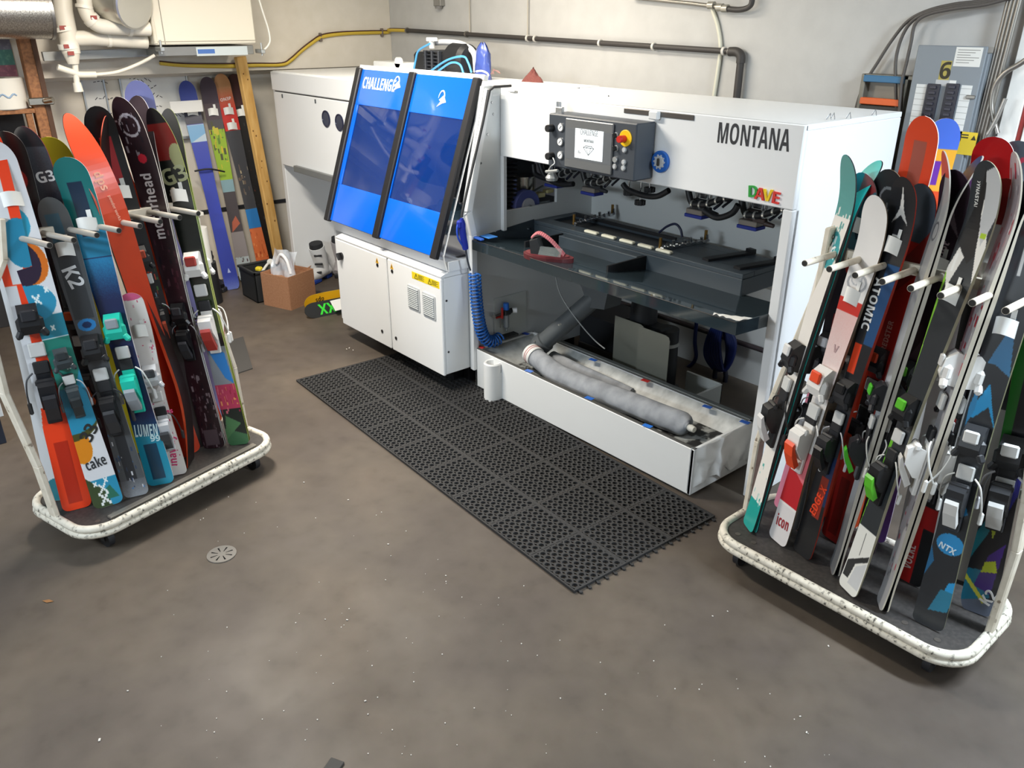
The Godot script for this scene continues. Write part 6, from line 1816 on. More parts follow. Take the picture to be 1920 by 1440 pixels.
# tail pixel on the deck, tip pixel on the upright plane that lies w in front of the cart's spine
func cart_ski(xf: Transform3D, called: String, b: Array, tp: Array, w: float, deg: float, sp: Dictionary, label: String, group: String, mate := "") -> void:
	var B := hit(b[0], b[1], 1, DECK + 0.002)
	var l := xf.affine_inverse() * B
	l.x = clampf(l.x, -0.5, 0.5); l.z = clampf(l.z, -0.235, 0.235)
	B = xf * l
	var T := hitp(tp[0], tp[1], xf.basis.z, xf * Vector3(0, 0, w + SPINE))
	var n := dirof(xf, deg)
	T -= n * (sp.get("curl", 0.055) + 0.003)                  # the curled tip, not the straight line, meets the pixel
	ski(called, B, T, n, sp, label, group, 0.003)
	if mate:
		var s2 := sp.duplicate()
		s2.erase("tag"); s2.erase("text")
		if sp.has("mate_art"): s2.art = sp.mate_art
		ski(called, B, T, -n, s2, mate, group, 0.003)

func powder_skis() -> void:
	var g := "skis standing on the powder ski cart"
	var C := cart_l
	var F := -29.0
	# back row first
	cart_ski(C, "powder_ski", [236, 838], [86, 256], -0.10, F + 4, {w = [0.17, 0.12, 0.14], art = "b3a420", base = "a89a1e", edge = "c9c030", curl = 0.03}, "powder ski with a broad olive yellow tip behind the black one", g)
	cart_ski(C, "powder_ski", [398, 795], [183, 231], -0.06, F + 14, {w = [0.13, 0.1, 0.12], art = "c8401c", base = "b8381a", edge = "d85a34", curl = 0.04}, "plain orange powder ski with a rounded tip behind the black ones", g)
	cart_ski(C, "powder_ski", [436, 758], [254, 150], -0.10, F, {w = [0.125, 0.1, 0.115], art = "8f93cc", base = "8f93cc", edge = "a8aad0", curl = 0.02}, "lavender powder ski reaching in front of the whiteboard", g)
	cart_ski(C, "powder_ski", [452, 752], [300, 286], -0.12, F + 50, {w = [0.11, 0.085, 0.1], art = "4a8a66", base = "4a8a66", edge = "cfd6d0"}, "short ski with a green tip between black skis", g)
	# front row
	cart_ski(C, "powder_ski", [120, 935], [-52, 236], -0.02, F - 20, {w = [0.13, 0.1, 0.12], art = art("1e6a74", [["rect", 0, 0.06, 1, 0.3, "d8dadc"], ["rect", 0.0, 0.3, 0.6, 1.0, "d0d2d4"], ["ell", 0.5, 0.03, 0.5, 0.04, "2a7a88"]]), base = "d8d8d6", edge = "d8d8d8"}, "white ski with a teal tail half hidden behind the orange one", g)
	cart_ski(C, "powder_ski", [146, 952], [-40, 232], 0.02, F + 4, {w = [0.128, 0.1, 0.12], toe = 0.53, gap = 0.31, bs = 1.25,
		art = art("f0431c", [["rect", 0.28, 0.02, 0.72, 0.2, "b82a14"], ["rect", 0.0, 0.3, 0.4, 0.62, "d8dade"], ["poly", [0.0, 0.2, 0.25, 0.34, 0.0, 0.5], "d8dade"], ["rect", 0.3, 0.62, 0.7, 0.9, "d8dade"], ["ell", 0.8, 0.72, 0.5, 0.06, "2184a8"]]),
		base = "1a1a1c", edge = "c9b8b0", bind = ["1d1e22", "2a2b30", "4a4c50"]}, "orange ski with a dark red tail panel and black binding", g)
	cart_ski(C, "powder_ski", [205, 946], [-14, 268], 0.02, F + 4, {w = [0.13, 0.1, 0.125], toe = 0.44, gap = 0.16, bs = 0.9, tag = [0.86],
		art = art("dfe0e4", [["rect", 0, 0, 1, 0.085, "2a8fb4"], ["poly", [0.0, 0.1, 0.0, 0.0, 0.62, 0.0, 0.5, 0.05], "3a4a2c"], ["poly", [0.5, 0.02, 0.9, 0.02, 0.7, 0.06, 0.5, 0.05], "2a6e5a"], ["x", 0.4, 0.03, 3, "f0f2f2"], ["x", 0.45, 0.06, 2, "f0f2f2"], ["x", 0.25, 0.075, 1, "f0f2f2"], ["x", 0.62, 0.078, 1, "f0f2f2"],
			["ell", 0.2, 0.19, 0.35, 0.05, "e08a1c"], ["ell", 0.05, 0.26, 0.9, 0.05, "4a4a22"], ["ell", 0.2, 0.3, 0.95, 0.07, "2a8fb4"], ["rect", 0, 0.36, 1, 0.5, "1c7a6c"], ["poly", [0.5, 0.33, 1.0, 0.33, 1.0, 0.43], "2a8fb4"], ["x", 0.6, 0.42, 1, "e8f0f0"], ["x", 0.4, 0.45, 1, "e8f0f0"], ["rect", 0, 0.5, 1, 0.56, "1f8098"], ["x", 0.5, 0.53, 1, "e8f0f0"],
			["ell", 0.1, 0.6, 0.75, 0.05, "2a8fb4"], ["x", 0.3, 0.61, 2, "e8f0f0"], ["x", 0.65, 0.63, 1, "e8f0f0"], ["ell", 0.45, 0.7, 0.5, 0.055, "d8701c"], ["ell", 0.25, 0.7, 0.5, 0.055, "2a1c34"], ["ell", 0.2, 0.8, 0.6, 0.05, "2a9cc0"], ["rect", 0, 0.86, 0.6, 0.95, "e85a24"]]),
		base = "c23a24", edge = "d8d4d0", bind = ["3a4246", "2d3336", "b8bcc0"], text = [["cake", 0.135, 0.05, "33363a", 0.12, 0.0, 0.085], ["33", 0.225, 0.055, "2a2a2a", 0.9, 0.012]]}, "white and teal ski with flower print and a script word on its tail", g)
	var bl := art("17131a", [["rect", 0, 0.7, 1, 1.0, "23242c"], ["fade", 0.72, 0.95, "1c171f", "4a4e58"], ["rect", 0, 0.0, 1, 0.5, "2a1418"], ["rect", 0.85, 0.0, 1.0, 0.7, "5a2028"]])
	cart_ski(C, "powder_ski", [178, 905], [6, 246], -0.01, F - 6, {w = [0.12, 0.095, 0.11], art = art("141216", [["ell", 0.5, 0.88, 0.3, 0.025, "8a2420"], ["rect", 0, 0.0, 1, 0.5, "241418"]]), base = "d8d8d6", edge = "b8b4b0"}, "black ski with a small red badge below its tip", g)
	cart_ski(C, "powder_ski", [214, 902], [42, 239], 0.0, F - 20, {w = [0.122, 0.095, 0.112], art = bl, base = "3a161c", edge = "7c3038", tag = [], text = [["G3", 0.875, 0.045, "e8e8ea", 0.15, 0.02]], point = 1.0, curl = 0.09, tip_len = 1.8, bind = ["2a2a2e", "c2542c", "9a9aa0"], toe = 0.5}, "black and maroon ski with a white badge below its tip", g)
	cart_ski(C, "powder_ski", [258, 928], [90, 374], 0.03, F - 8, {w = [0.115, 0.085, 0.108], toe = 0.52, gap = 0.27, bs = 1.15, tag = [0.84],
		art = art("4c4f52", [["rect", 0.3, 0.0, 0.7, 0.3, "26282c"], ["fade", 0.0, 0.06, "8a8d92", "5a5d62"], ["spk", 26, 0.03, 0.25, 3, ["3f6fa0", "c8c8cc", "2a3a56"]], ["rect", 0.15, 0.62, 0.85, 0.85, "35383c"], ["rect", 0.2, 0.86, 0.7, 0.95, "2f5060"], ["ell", 0.5, 0.6, 0.32, 0.02, "2a7fc0"], ["ell", 0.5, 0.6, 0.16, 0.01, "122a56"]]),
		base = "26282c", edge = "a8a8a6", bind = ["1f2023", "2c2d31", "3a3a3e"], text = [["K2", 0.755, 0.06, "d8dadc", -1.35, 0.0]]}, "grey ski with a blue dot and a clear grey tail", g)
	cart_ski(C, "powder_ski", [304, 906], [122, 297], 0.07, F - 14, {w = [0.135, 0.1, 0.122], toe = 0.515, gap = 0.27, bs = 1.15, tag = [0.815], point = 0.62,
		art = art("16224c", [["rect", 0, 0.0, 1, 0.17, "1f8aa6"], ["rect", 0.28, 0.02, 0.72, 0.14, "11405a"], ["fade", 0.17, 0.24, "1b5f86", "16224c"], ["fade", 0.6, 0.72, "16224c", "1f7fae"], ["rect", 0, 0.72, 1, 0.8, "1f82aa"], ["rect", 0, 0.8, 1, 1.0, "177070"], ["rect", 0.28, 0.78, 0.72, 0.93, "142c44"]]),
		base = "22242a", edge = "dcdde0", bind = ["20c0a8", "8f969c", "e0e0e0"], text = [["LUMEN", 0.185, 0.06, "cfe8ec", -0.12, 0.0, 0.1], ["99", 0.155, 0.03, "cfe8ec", -0.12, 0.03]]}, "navy and teal ski with turquoise bindings and a pale edge", g)
	cart_ski(C, "junior_ski", [334, 888], [242, 551], 0.16, F - 10, {w = [0.1, 0.07, 0.09], toe = 0.56, gap = 0.26, tag = [0.80], point = 0.5, curl = 0.05,
		art = art("e6e0dc", [["spk", 46, 0.02, 0.98, 3, ["d86a8c", "7a8a9c", "c84a6a", "8aa890", "d8a0b0"]], ["ell", 0.5, 0.98, 0.5, 0.02, "d8608c"]]), base = "d8608c", edge = "c8c4c0", bind = ["c0c2c6", "3a3c40", "2a2a2e"],
		text = [["runaway", 0.12, 0.035, "d8487a", 1.45, 0.0], ["lil miss", 0.36, 0.022, "d8487a", 0.0]]}, "short white junior ski with pink flower print and silver bindings", g)
	cart_ski(C, "powder_ski", [356, 850], [124, 213], -0.03, F + 24, {w = [0.125, 0.105, 0.115], art = art("d8451c", [["rect", 0, 0.0, 1, 0.55, "b8381a"], ["fade", 0.4, 0.6, "b8381a", "d8451c"]]), base = "1c1416", edge = "2a1614", curl = -0.14, tip_len = 1.9, point = 1.8, text = [["dps", 0.84, 0.035, "e8a890", -1.5, 0.0], ["powder works", 0.77, 0.012, "e8a890", -1.5, 0.01]]}, "wide orange ski with faint lettering and a long curved tip", g)
	cart_ski(C, "powder_ski", [388, 866], [200, 226], 0.0, F + 68, {w = [0.12, 0.1, 0.115], art = "241a1a", base = "d84a22", edge = "e0552c", curl = 0.10, tip_len = 1.8, tail_curl = -0.09, tail_len = 0.3, point = 2.0}, "orange edged rockered ski standing side-on with a bent tail", g)
	cart_ski(C, "powder_ski", [372, 838], [178, 200], -0.02, F + 2, {w = [0.125, 0.1, 0.115], tag = [0.78], art = art("17171b", [["rect", 0.35, 0.8, 0.75, 0.92, "b8242c"], ["rect", 0.1, 0.82, 0.2, 0.9, "6a6a70"], ["rect", 0.12, 0.785, 0.25, 0.81, "c8c8cc"], ["rect", 0, 0.0, 1, 0.5, "241a20"], ["spk", 20, 0.45, 0.6, 4, ["3a6a2c", "b8442c", "7a9ab0"]]]), base = "1a1a1c", edge = "5a5a60", bind = ["2a2b2e", "a8442c", "9aa0a4"], toe = 0.6}, "black powder ski with a red block and a paper tag", g)
	cart_ski(C, "powder_ski", [404, 838], [222, 184], 0.02, F - 24, {w = [0.122, 0.095, 0.112], toe = 0.42, gap = 0.12, point = 1.2, curl = 0.10, tip_len = 1.7,
		art = art("2a141c", [["spk", 90, 0.0, 0.25, 4, ["8a7a80", "4a3a40", "17101a"]], ["spk", 50, 0.3, 0.72, 4, ["4a2430", "17101a", "5a3a44"]], ["rect", 0.2, 0.01, 0.8, 0.06, "5a4a50"], ["ring", 0.5, 0.93, 0.36, 0.03, "b8b0b4"], ["spk", 26, 0.86, 0.97, 4, ["9a9096", "17101a"]], ["ell", 0.55, 0.845, 0.16, 0.012, "d0283c"]]),
		base = "2a1c22", edge = "e4e2de", bind = ["17181c", "3a3b40", "9a9a9e"], text = [["motorhead", 0.72, 0.045, "d8d0d2", 1.5708, 0.0, 0.30]]}, "maroon ski with long pale lettering and white edges", g, "dark based mate behind the maroon lettered ski")
	cart_ski(C, "powder_ski", [450, 832], [284, 207], 0.03, F - 24, {w = [0.12, 0.092, 0.11], toe = 0.565, gap = 0.30, point = 1.8, curl = 0.10, tip_len = 1.7, tag = [0.765], bs = 1.2,
		art = art("141a16", [["rect", 0, 0.0, 1, 0.06, "3a6a44"], ["poly", [0, 0.06, 1, 0.03, 1, 0.11, 0.6, 0.13, 0, 0.1], "16201a"], ["poly", [0, 0.02, 0.8, 0.07, 0.2, 0.1], "4a7a4c"], ["rect", 0, 0.12, 1, 0.2, "c03a5c"], ["spk", 30, 0.11, 0.2, 4, ["d86a7a", "e89a5c", "a82444"]], ["rect", 0, 0.2, 1, 0.32, "8c9096"], ["poly", [0.1, 0.32, 0.8, 0.3, 0.9, 0.2, 0.6, 0.22], "2f7fc8"], ["rect", 0, 0.32, 1, 0.36, "17171a"], ["fade", 0.36, 0.55, "4a5a2c", "141a16"], ["rect", 0, 0.86, 1, 0.96, "8c2420"], ["ell", 0.85, 0.87, 0.3, 0.035, "a8a878"], ["rect", 0, 0.96, 1, 1, "14161c"]]),
		base = "1c1e1e", edge = "9aa83c", bind = ["e4e2de", "a8342c", "e4e2de"], text = [["G3", 0.82, 0.075, "a9ac84", 0.2, 0.0]]}, "black and red ski with a large pale badge and white bindings", g, "mate of the red badge ski with a lime edge")

func carving_skis() -> void:
	var g := "skis standing on the carving ski cart"
	var C := cart_r
	var dark := ["232428", "3a3b40"]
	# back row
	cart_ski(C, "carving_ski", [1470, 955], [1642, 322], -0.10, 0, {w = [0.11, 0.075, 0.1], art = "e08aa4", base = "e08aa4", edge = "e8e4e4"}, "ski with a pink tip behind the teal and red one", g)
	cart_ski(C, "carving_ski", [1560, 965], [1735, 217], -0.08, -6, {w = [0.125, 0.09, 0.11], art = art("ea4a22", [["rect", 0.3, 0.62, 0.7, 0.95, "b05a4a"]]), base = "ea4a22", edge = "f0dcd4", curl = 0.03}, "tall orange ski with a dull red panel in front of the breaker panel", g)
	cart_ski(C, "carving_ski", [1600, 975], [1776, 222], -0.2, 35, {w = [0.125, 0.09, 0.11], base = "3a3a40", art = art("4a78e0", [["rect", 0, 0.0, 1, 0.935, "e8b43c"], ["rect", 0.2, 0.86, 0.7, 0.91, "6a3aa8"], ["rect", 0, 0.0, 1, 0.85, "d8562c"]]), edge = "e4e4e8", curl = 0.03}, "ski with a blue and yellow tip behind the tall orange one", g)
	cart_ski(C, "carving_ski", [1648, 1000], [1812, 326], -0.10, 5, {w = [0.12, 0.08, 0.105], art = "8a62b8", base = "8a62b8", edge = "d0c4dc"}, "ski with a purple tip behind the maroon one", g)
	cart_ski(C, "carving_ski", [1706, 1040], [1866, 256], -0.10, 4, {w = [0.13, 0.1, 0.12], art = art("c8161a", [["rect", 0.15, 0.86, 0.75, 0.875, "1c1012"], ["rect", 0.6, 0.86, 0.72, 0.905, "1c1012"], ["rect", 0.75, 0.82, 1, 0.91, "d8c8c4"], ["rect", 0, 0.0, 1, 0.84, "e4e2e0"], ["rect", 0.1, 0.70, 0.9, 0.78, "b8181c"]]), base = "c8161a", edge = "e8e4e0", curl = 0.04, point = 0.55}, "broad red ski tip with a white rim above the row", g)
	cart_ski(C, "carving_ski", [1745, 1070], [1908, 266], -0.14, 25, {w = [0.13, 0.09, 0.11], art = art("5c6670", [["poly", [0.1, 0.93, 0.9, 0.965, 0.9, 0.975, 0.1, 0.945], "c8485c"]]), base = "5c6670", edge = "a8acb0"}, "slate grey ski tip with a pink streak beside the broad red one", g)
	cart_ski(C, "carving_ski", [1802, 1082], [1985, 380], -0.10, 10, {w = [0.1, 0.075, 0.09], art = art("dcd6cc", [["rect", 0, 0.5, 1, 1, "26272a"]]), base = "dcd6cc", edge = "b8b2a8"}, "cream tailed ski standing behind the blue patterned one", g)
	cart_ski(C, "carving_ski", [1862, 1085], [2010, 335], -0.06, 30, {w = [0.12, 0.08, 0.105], art = art("17181b", [["rect", 0, 0.3, 0.5, 0.6, "3a9a2c"], ["rect", 0.5, 0.3, 1, 0.5, "b8281c"]]), base = "1a1a1c", edge = "8a8a3c", bind = ["d8d8d4", "2a2a2c"]}, "black ski with green and red sides at the cart's end post", g)
	# front row
	cart_ski(C, "carving_ski", [1480, 985], [1618, 326], -0.03, -8, {w = [0.12, 0.08, 0.105], tag = [0.87], toe = 0.55, bind = ["2a2b2f", "c8c8cc", "b8b8bc"],
		art = art("1e2130", [["rect", 0, 0.8, 1, 1, "4a7280"], ["poly", [0.2, 0.92, 1.0, 0.96, 1.0, 1.0, 0.6, 1.0], "a8383a"], ["poly", [0.4, 0.76, 1.0, 0.8, 1.0, 0.7], "c8342c"], ["rect", 0.4, 0.6, 0.55, 0.64, "b82c34"], ["rect", 0, 0.0, 1, 0.16, "55585c"]]), base = "26262a", edge = "b0b0b0", text = [["K2", 0.865, 0.05, "1c2a3c", -1.2, 0.01]]}, "slate, red and navy ski with a paper tag behind the white ones", g)
	cart_ski(C, "carving_ski", [1406, 990], [1586, 296], 0.0, -34, {w = [0.118, 0.078, 0.105], toe = 0.5, gap = 0.26, bs = 1.15, bind = ["1c1c1f", "d8d8d8", "2a2a2c"], curl = 0.065,
		art = art("e4e0da", [["rect", 0, 0.0, 1, 0.085, "1f9a92"], ["spk", 20, 0.07, 0.2, 4, ["1f9a92", "e4e0da", "7fc0bc"]], ["rect", 0, 0.86, 1, 1.0, "5a9a96"], ["spk", 24, 0.83, 0.89, 4, ["5a9a96", "e4e0da"]], ["ell", 0.5, 0.78, 0.42, 0.045, "3a9aa0"], ["spk", 14, 0.74, 0.82, 4, ["d8ecec", "3a9aa0"]]]), base = "3ec4c0", edge = "2a2a2c", text = [["K", 0.78, 0.05, "e8f0f0", -0.4, 0.0]]}, "white ski with teal ends by the cart's outer post", g, "mate of the teal ended ski with a turquoise base")
	cart_ski(C, "carving_ski", [1460, 1015], [1642, 370], 0.05, -18, {w = [0.122, 0.082, 0.108], toe = 0.5, gap = 0.25, bs = 1.2, tag = [0.745], bind = ["e8e6e2", "e8502c", "e8e6e2"], curl = 0.05,
		art = art("e8d4d0", [["rect", 0, 0.0, 1, 0.12, "dcd8d8"], ["rect", 0, 0.12, 1, 0.25, "b8242c"], ["poly", [0, 0.25, 1, 0.2, 1, 0.3, 0, 0.32], "d8707a"], ["rect", 0.05, 0.115, 0.95, 0.125, "e8e4e0"], ["rect", 0, 0.3, 1, 0.45, "d8d4d0"], ["fade", 0.45, 0.7, "ece6e2", "e0b8b4"], ["rect", 0, 0.7, 1, 0.735, "c8342c"], ["rect", 0, 0.735, 1, 1, "e6e4e2"], ["ring", 0.5, 0.78, 0.4, 0.025, "a8aaae"], ["ring", 0.45, 0.79, 0.22, 0.018, "b8babe"]]), base = "a8a8a8", edge = "8a7a68", text = [["icon", 0.065, 0.05, "9a2c34", 0.1, 0.0, 0.07], ["V", 0.6, 0.03, "b89a9a", 0.0]]}, "white and pink ski with orange bindings and a red band", g)
	cart_ski(C, "carving_ski", [1510, 1000], [1668, 320], -0.03, -4, {w = [0.12, 0.075, 0.105], art = art("232428", [["ring", 0.5, 0.93, 0.28, 0.03, "8a8a8c"], ["rect", 0.48, 0.88, 0.56, 0.92, "8a8a8c"], ["rect", 0, 0.0, 1, 0.85, "4a5258"], ["rect", 0.0, 0.0, 1.0, 0.6, "6a5a48"]]), base = "26262a", edge = "8a7a60", bind = ["a8aaac", "2a2a2e"]}, "black ski with a curly grey script on its tip", g)
	cart_ski(C, "carving_ski", [1506, 1040], [1694, 336], 0.04, -18, {w = [0.118, 0.074, 0.104], toe = 0.47, gap = 0.22, tag = [0.845], bind = ["26272b", "17181b", "c8c8cc"],
		art = art("1f2024", [["poly", [0.5, 0.985, 0.42, 0.93, 0.2, 0.895, 0.5, 0.915, 0.8, 0.895, 0.58, 0.93], "d8d6d2"], ["rect", 0.35, 0.855, 0.65, 0.87, "dcdad6"], ["rect", 0.5, 0.6, 1.0, 0.8, "1f4a78"], ["rect", 0.2, 0.52, 0.5, 0.6, "d8401c"], ["fade", 0.3, 0.5, "2c3038", "1f2024"], ["rect", 0, 0.0, 1, 0.16, "17181b"], ["rect", 0.6, 0.16, 1, 0.3, "1c2c50"], ["rect", 0.45, 0.12, 0.8, 0.24, "8a2a1c"]]), base = "1a1a1c", edge = "c8402c",
		text = [["ATOMIC", 0.70, 0.036, "e4e4e2", -1.5708, -0.012, 0.2], ["EDGE X", 0.17, 0.034, "e0421c", 1.4, 0.008, 0.14]]}, "black ski with a white star mark and upright white lettering", g)
	cart_ski(C, "carving_ski", [1560, 1010], [1730, 346], -0.02, -14, {w = [0.118, 0.072, 0.104], toe = 0.55, gap = 0.3, bind = ["2a2b2f", "e8502c", "e4e2de"],
		art = art("b8241c", [["rect", 0, 0.86, 1, 1.0, "4c5460"], ["poly", [0, 0.78, 1, 0.9, 1, 0.8, 0, 0.7], "8a2420"], ["rect", 0.3, 0.02, 0.7, 0.2, "8a1c16"], ["rect", 0, 0.3, 1, 0.5, "2a1c1e"]]), base = "c8341c", edge = "d8402a", text = [["REDSTER", 0.62, 0.022, "e8a8a0", 1.5708, 0.0, 0.12]]}, "red ski with a slate tip and orange toe piece", g)
	cart_ski(C, "carving_ski", [1564, 1070], [1770, 286], 0.02, -56, {w = [0.12, 0.078, 0.105], toe = 0.46, gap = 0.22, bind = ["2a2b2f", "4ab82c", "d4d4d0"],
		art = art("9a9c9e", [["rect", 0, 0.95, 1, 1, "b8442c"], ["ring", 0.5, 0.84, 0.3, 0.02, "5a5c60"], ["rect", 0, 0, 1, 0.5, "6a6c70"]]), base = "2a2a2c", edge = "dcd8ce"}, "silver ski standing side-on with pale edges and a red tip", g, "side-on mate of the silver ski with pale edges")
	cart_ski(C, "carving_ski", [1622, 1030], [1792, 318], 0.03, -14, {w = [0.122, 0.08, 0.106], toe = 0.52, gap = 0.26, tag = [0.79], bind = ["2a2c2c", "62b82c", "d4d4d0"],
		art = art("2e1c28", [["poly", [0.5, 0.95, 0.42, 0.9, 0.15, 0.855, 0.5, 0.88, 0.85, 0.855, 0.58, 0.9], "7a6a72"], ["poly", [0, 0.5, 1, 0.68, 1, 0.5], "4a3444"], ["rect", 0, 0, 1, 0.35, "2a2226"]]), base = "26262a", edge = "4a3a44", text = [["hot", 0.825, 0.026, "d0b8c0", 1.4, 0.0]]}, "maroon ski with a grey star mark and a pale paper tag", g)
	cart_ski(C, "carving_ski", [1592, 1108], [1850, 307], 0.08, -26, {w = [0.124, 0.078, 0.108], toe = 0.47, gap = 0.26, tag = [0.735], bind = ["1f2022", "5ab82c", "dcdcd8"], curl = 0.06,
		art = art("2e3236", [["rect", 0, 0.0, 1, 0.17, "e4e4de"], ["poly", [0.1, 0.03, 0.1, 0.07, 0.9, 0.115, 0.9, 0.1, 0.45, 0.075, 0.35, 0.03], "2a2c2e"], ["poly", [0.4, 0.02, 0.5, 0.07, 0.9, 0.095, 0.9, 0.02], "c8cacc"], ["rect", 0.48, 0.1, 0.52, 0.16, "3a3a3a"], ["poly", [0, 0.17, 0.12, 0.17, 0.3, 0.4, 0.12, 0.4], "6ab82c"], ["poly", [0, 0.5, 0.16, 0.5, 0.1, 0.78, 0, 0.78], "8ac83a"], ["poly", [0, 0.78, 0.55, 0.94, 1, 0.84, 1, 0.76, 0.6, 0.86, 0.2, 0.74], "e6e4de"], ["poly", [0.0, 0.84, 0.5, 0.99, 0.5, 0.9, 0.75, 0.82, 0.6, 0.8], "1c1d20"], ["poly", [0.5, 0.98, 0.55, 0.88, 0.8, 0.84, 1.0, 0.9, 1.0, 1.0], "c0c2c4"], ["rect", 0.15, 0.775, 0.25, 0.815, "f0f0ec"], ["rect", 0.7, 0.855, 0.9, 0.865, "a8c82c"]]), base = "3a3a3c", edge = "b8b49a", text = [["DYNASTAR", 0.935, 0.014, "d8d8d4", -1.5708, -0.03]]}, "black, silver and lime ski with a white tail panel", g)
	cart_ski(C, "carving_ski", [1706, 1090], [1888, 336], 0.0, -5, {w = [0.118, 0.075, 0.104], tag = [0.80, 0.62], toe = 0.5, bind = ["26262a", "8a8c90"],
		art = art("1c1d20", [["rect", 0, 0.0, 0.55, 0.16, "c41c1c"], ["rect", 0.2, 0.16, 1, 0.22, "b81c1c"], ["rect", 0.4, 0.42, 0.7, 0.55, "c01c1e"], ["rect", 0, 0.9, 1, 1, "8a2420"], ["rect", 0, 0.72, 1, 0.9, "e0dedc"]]), base = "1a1a1c", edge = "9a9a98", text = [["VOLKL", 0.07, 0.03, "f0d8d4", 1.5708, -0.02, 0.11]]}, "black and red ski with pale lettering on its tail", g)
	cart_ski(C, "carving_ski", [1654, 1136], [1902, 288], 0.04, -56, {w = [0.12, 0.074, 0.105], toe = 0.57, gap = 0.34, bs = 1.15, bind = ["e8e6e2", "d8d6d2", "e0e0dc"],
		art = art("a8a8aa", [["spk", 60, 0.55, 1.0, 6, ["b8343a", "d8d8d8", "8a8c90", "a8242c"]], ["spk", 20, 0.05, 0.3, 5, ["a83a48", "5a5c60"]]]), base = "2c2e32", edge = "cfc8b8"}, "silver and red ski standing side-on with white bindings", g, "side-on mate of the silver and red ski")
	cart_ski(C, "carving_ski", [1740, 1172], [1952, 330], 0.06, 2, {w = [0.126, 0.085, 0.112], toe = 0.45, gap = 0.2, tag = [0.70], bs = 1.1, bind = ["2a2c30", "d8d8d6", "e0e0dc"],
		art = art("25282d", [["poly", [0.6, 0.06, 1.0, 0.08, 1.0, 0.13, 0.75, 0.12], "2a9ad8"], ["poly", [0.0, 0.1, 0.25, 0.16, 0.0, 0.22], "1f6a98"], ["poly", [0.6, 0.1, 0.4, 0.04, 0.9, 0.05, 1.0, 0.1], "2a7a98"], ["ell", 0.55, 0.21, 0.36, 0.025, "2a8cc8"], ["poly", [0.5, 0.27, 0.8, 0.29, 0.6, 0.32, 0.35, 0.3], "2a8ac8"], ["poly", [0.1, 0.5, 0.5, 0.58, 0.9, 0.48, 0.6, 0.53, 0.3, 0.5], "1f9cd8"], ["poly", [0.0, 0.46, 0.3, 0.6, 0.3, 0.52, 0.1, 0.46], "2a8ac0"], ["poly", [0.3, 0.62, 0.7, 0.72, 0.9, 0.6, 0.5, 0.62], "3a7aa8"], ["rect", 0.45, 0.8, 0.55, 0.86, "d8d8d4"]]), base = "26262a", edge = "7a7a60", text = [["NTX", 0.2, 0.022, "d8e8f0", -0.2, 0.0]]}, "black ski with blue angular shapes and a square tail", g)
	cart_ski(C, "carving_ski", [1830, 1146], [2012, 345], 0.02, 8, {w = [0.13, 0.09, 0.118], toe = 0.42, gap = 0.16, bs = 1.2, tail_round = 0.6, bind = ["2a2b2e", "e8e8e6", "c8c8cc"],
		art = art("1c1d24", [["rect", 0, 0.0, 1, 0.045, "6a7488"], ["poly", [0, 0.02, 0.75, 0.05, 0.6, 0.12, 0.0, 0.11], "1f7a9a"], ["poly", [0.0, 0.085, 0.06, 0.095, 0.7, 0.035, 0.6, 0.03], "d8d84a"], ["poly", [0.3, 0.07, 0.75, 0.06, 0.85, 0.2, 0.5, 0.16], "4a2a8a"], ["poly", [0.4, 0.11, 0.8, 0.12, 0.7, 0.15, 0.45, 0.14], "c8d82c"], ["poly", [0.0, 0.12, 0.4, 0.22, 0.3, 0.26, 0.05, 0.2], "1f7a8a"], ["poly", [0.5, 0.2, 0.7, 0.3, 0.6, 0.34, 0.4, 0.24], "b8c83a"], ["poly", [0.6, 0.24, 0.9, 0.34, 0.8, 0.38, 0.5, 0.3], "3a3a9a"], ["rect", 0.1, 0.4, 0.4, 0.9, "2a7a2c"]]), base = "1a1a1c", edge = "4a4a3c", text = [["K2", 0.05, 0.04, "e8e8e8", 1.2, 0.03]]}, "dark ski with teal, purple and yellow shards on a rounded tail", g)

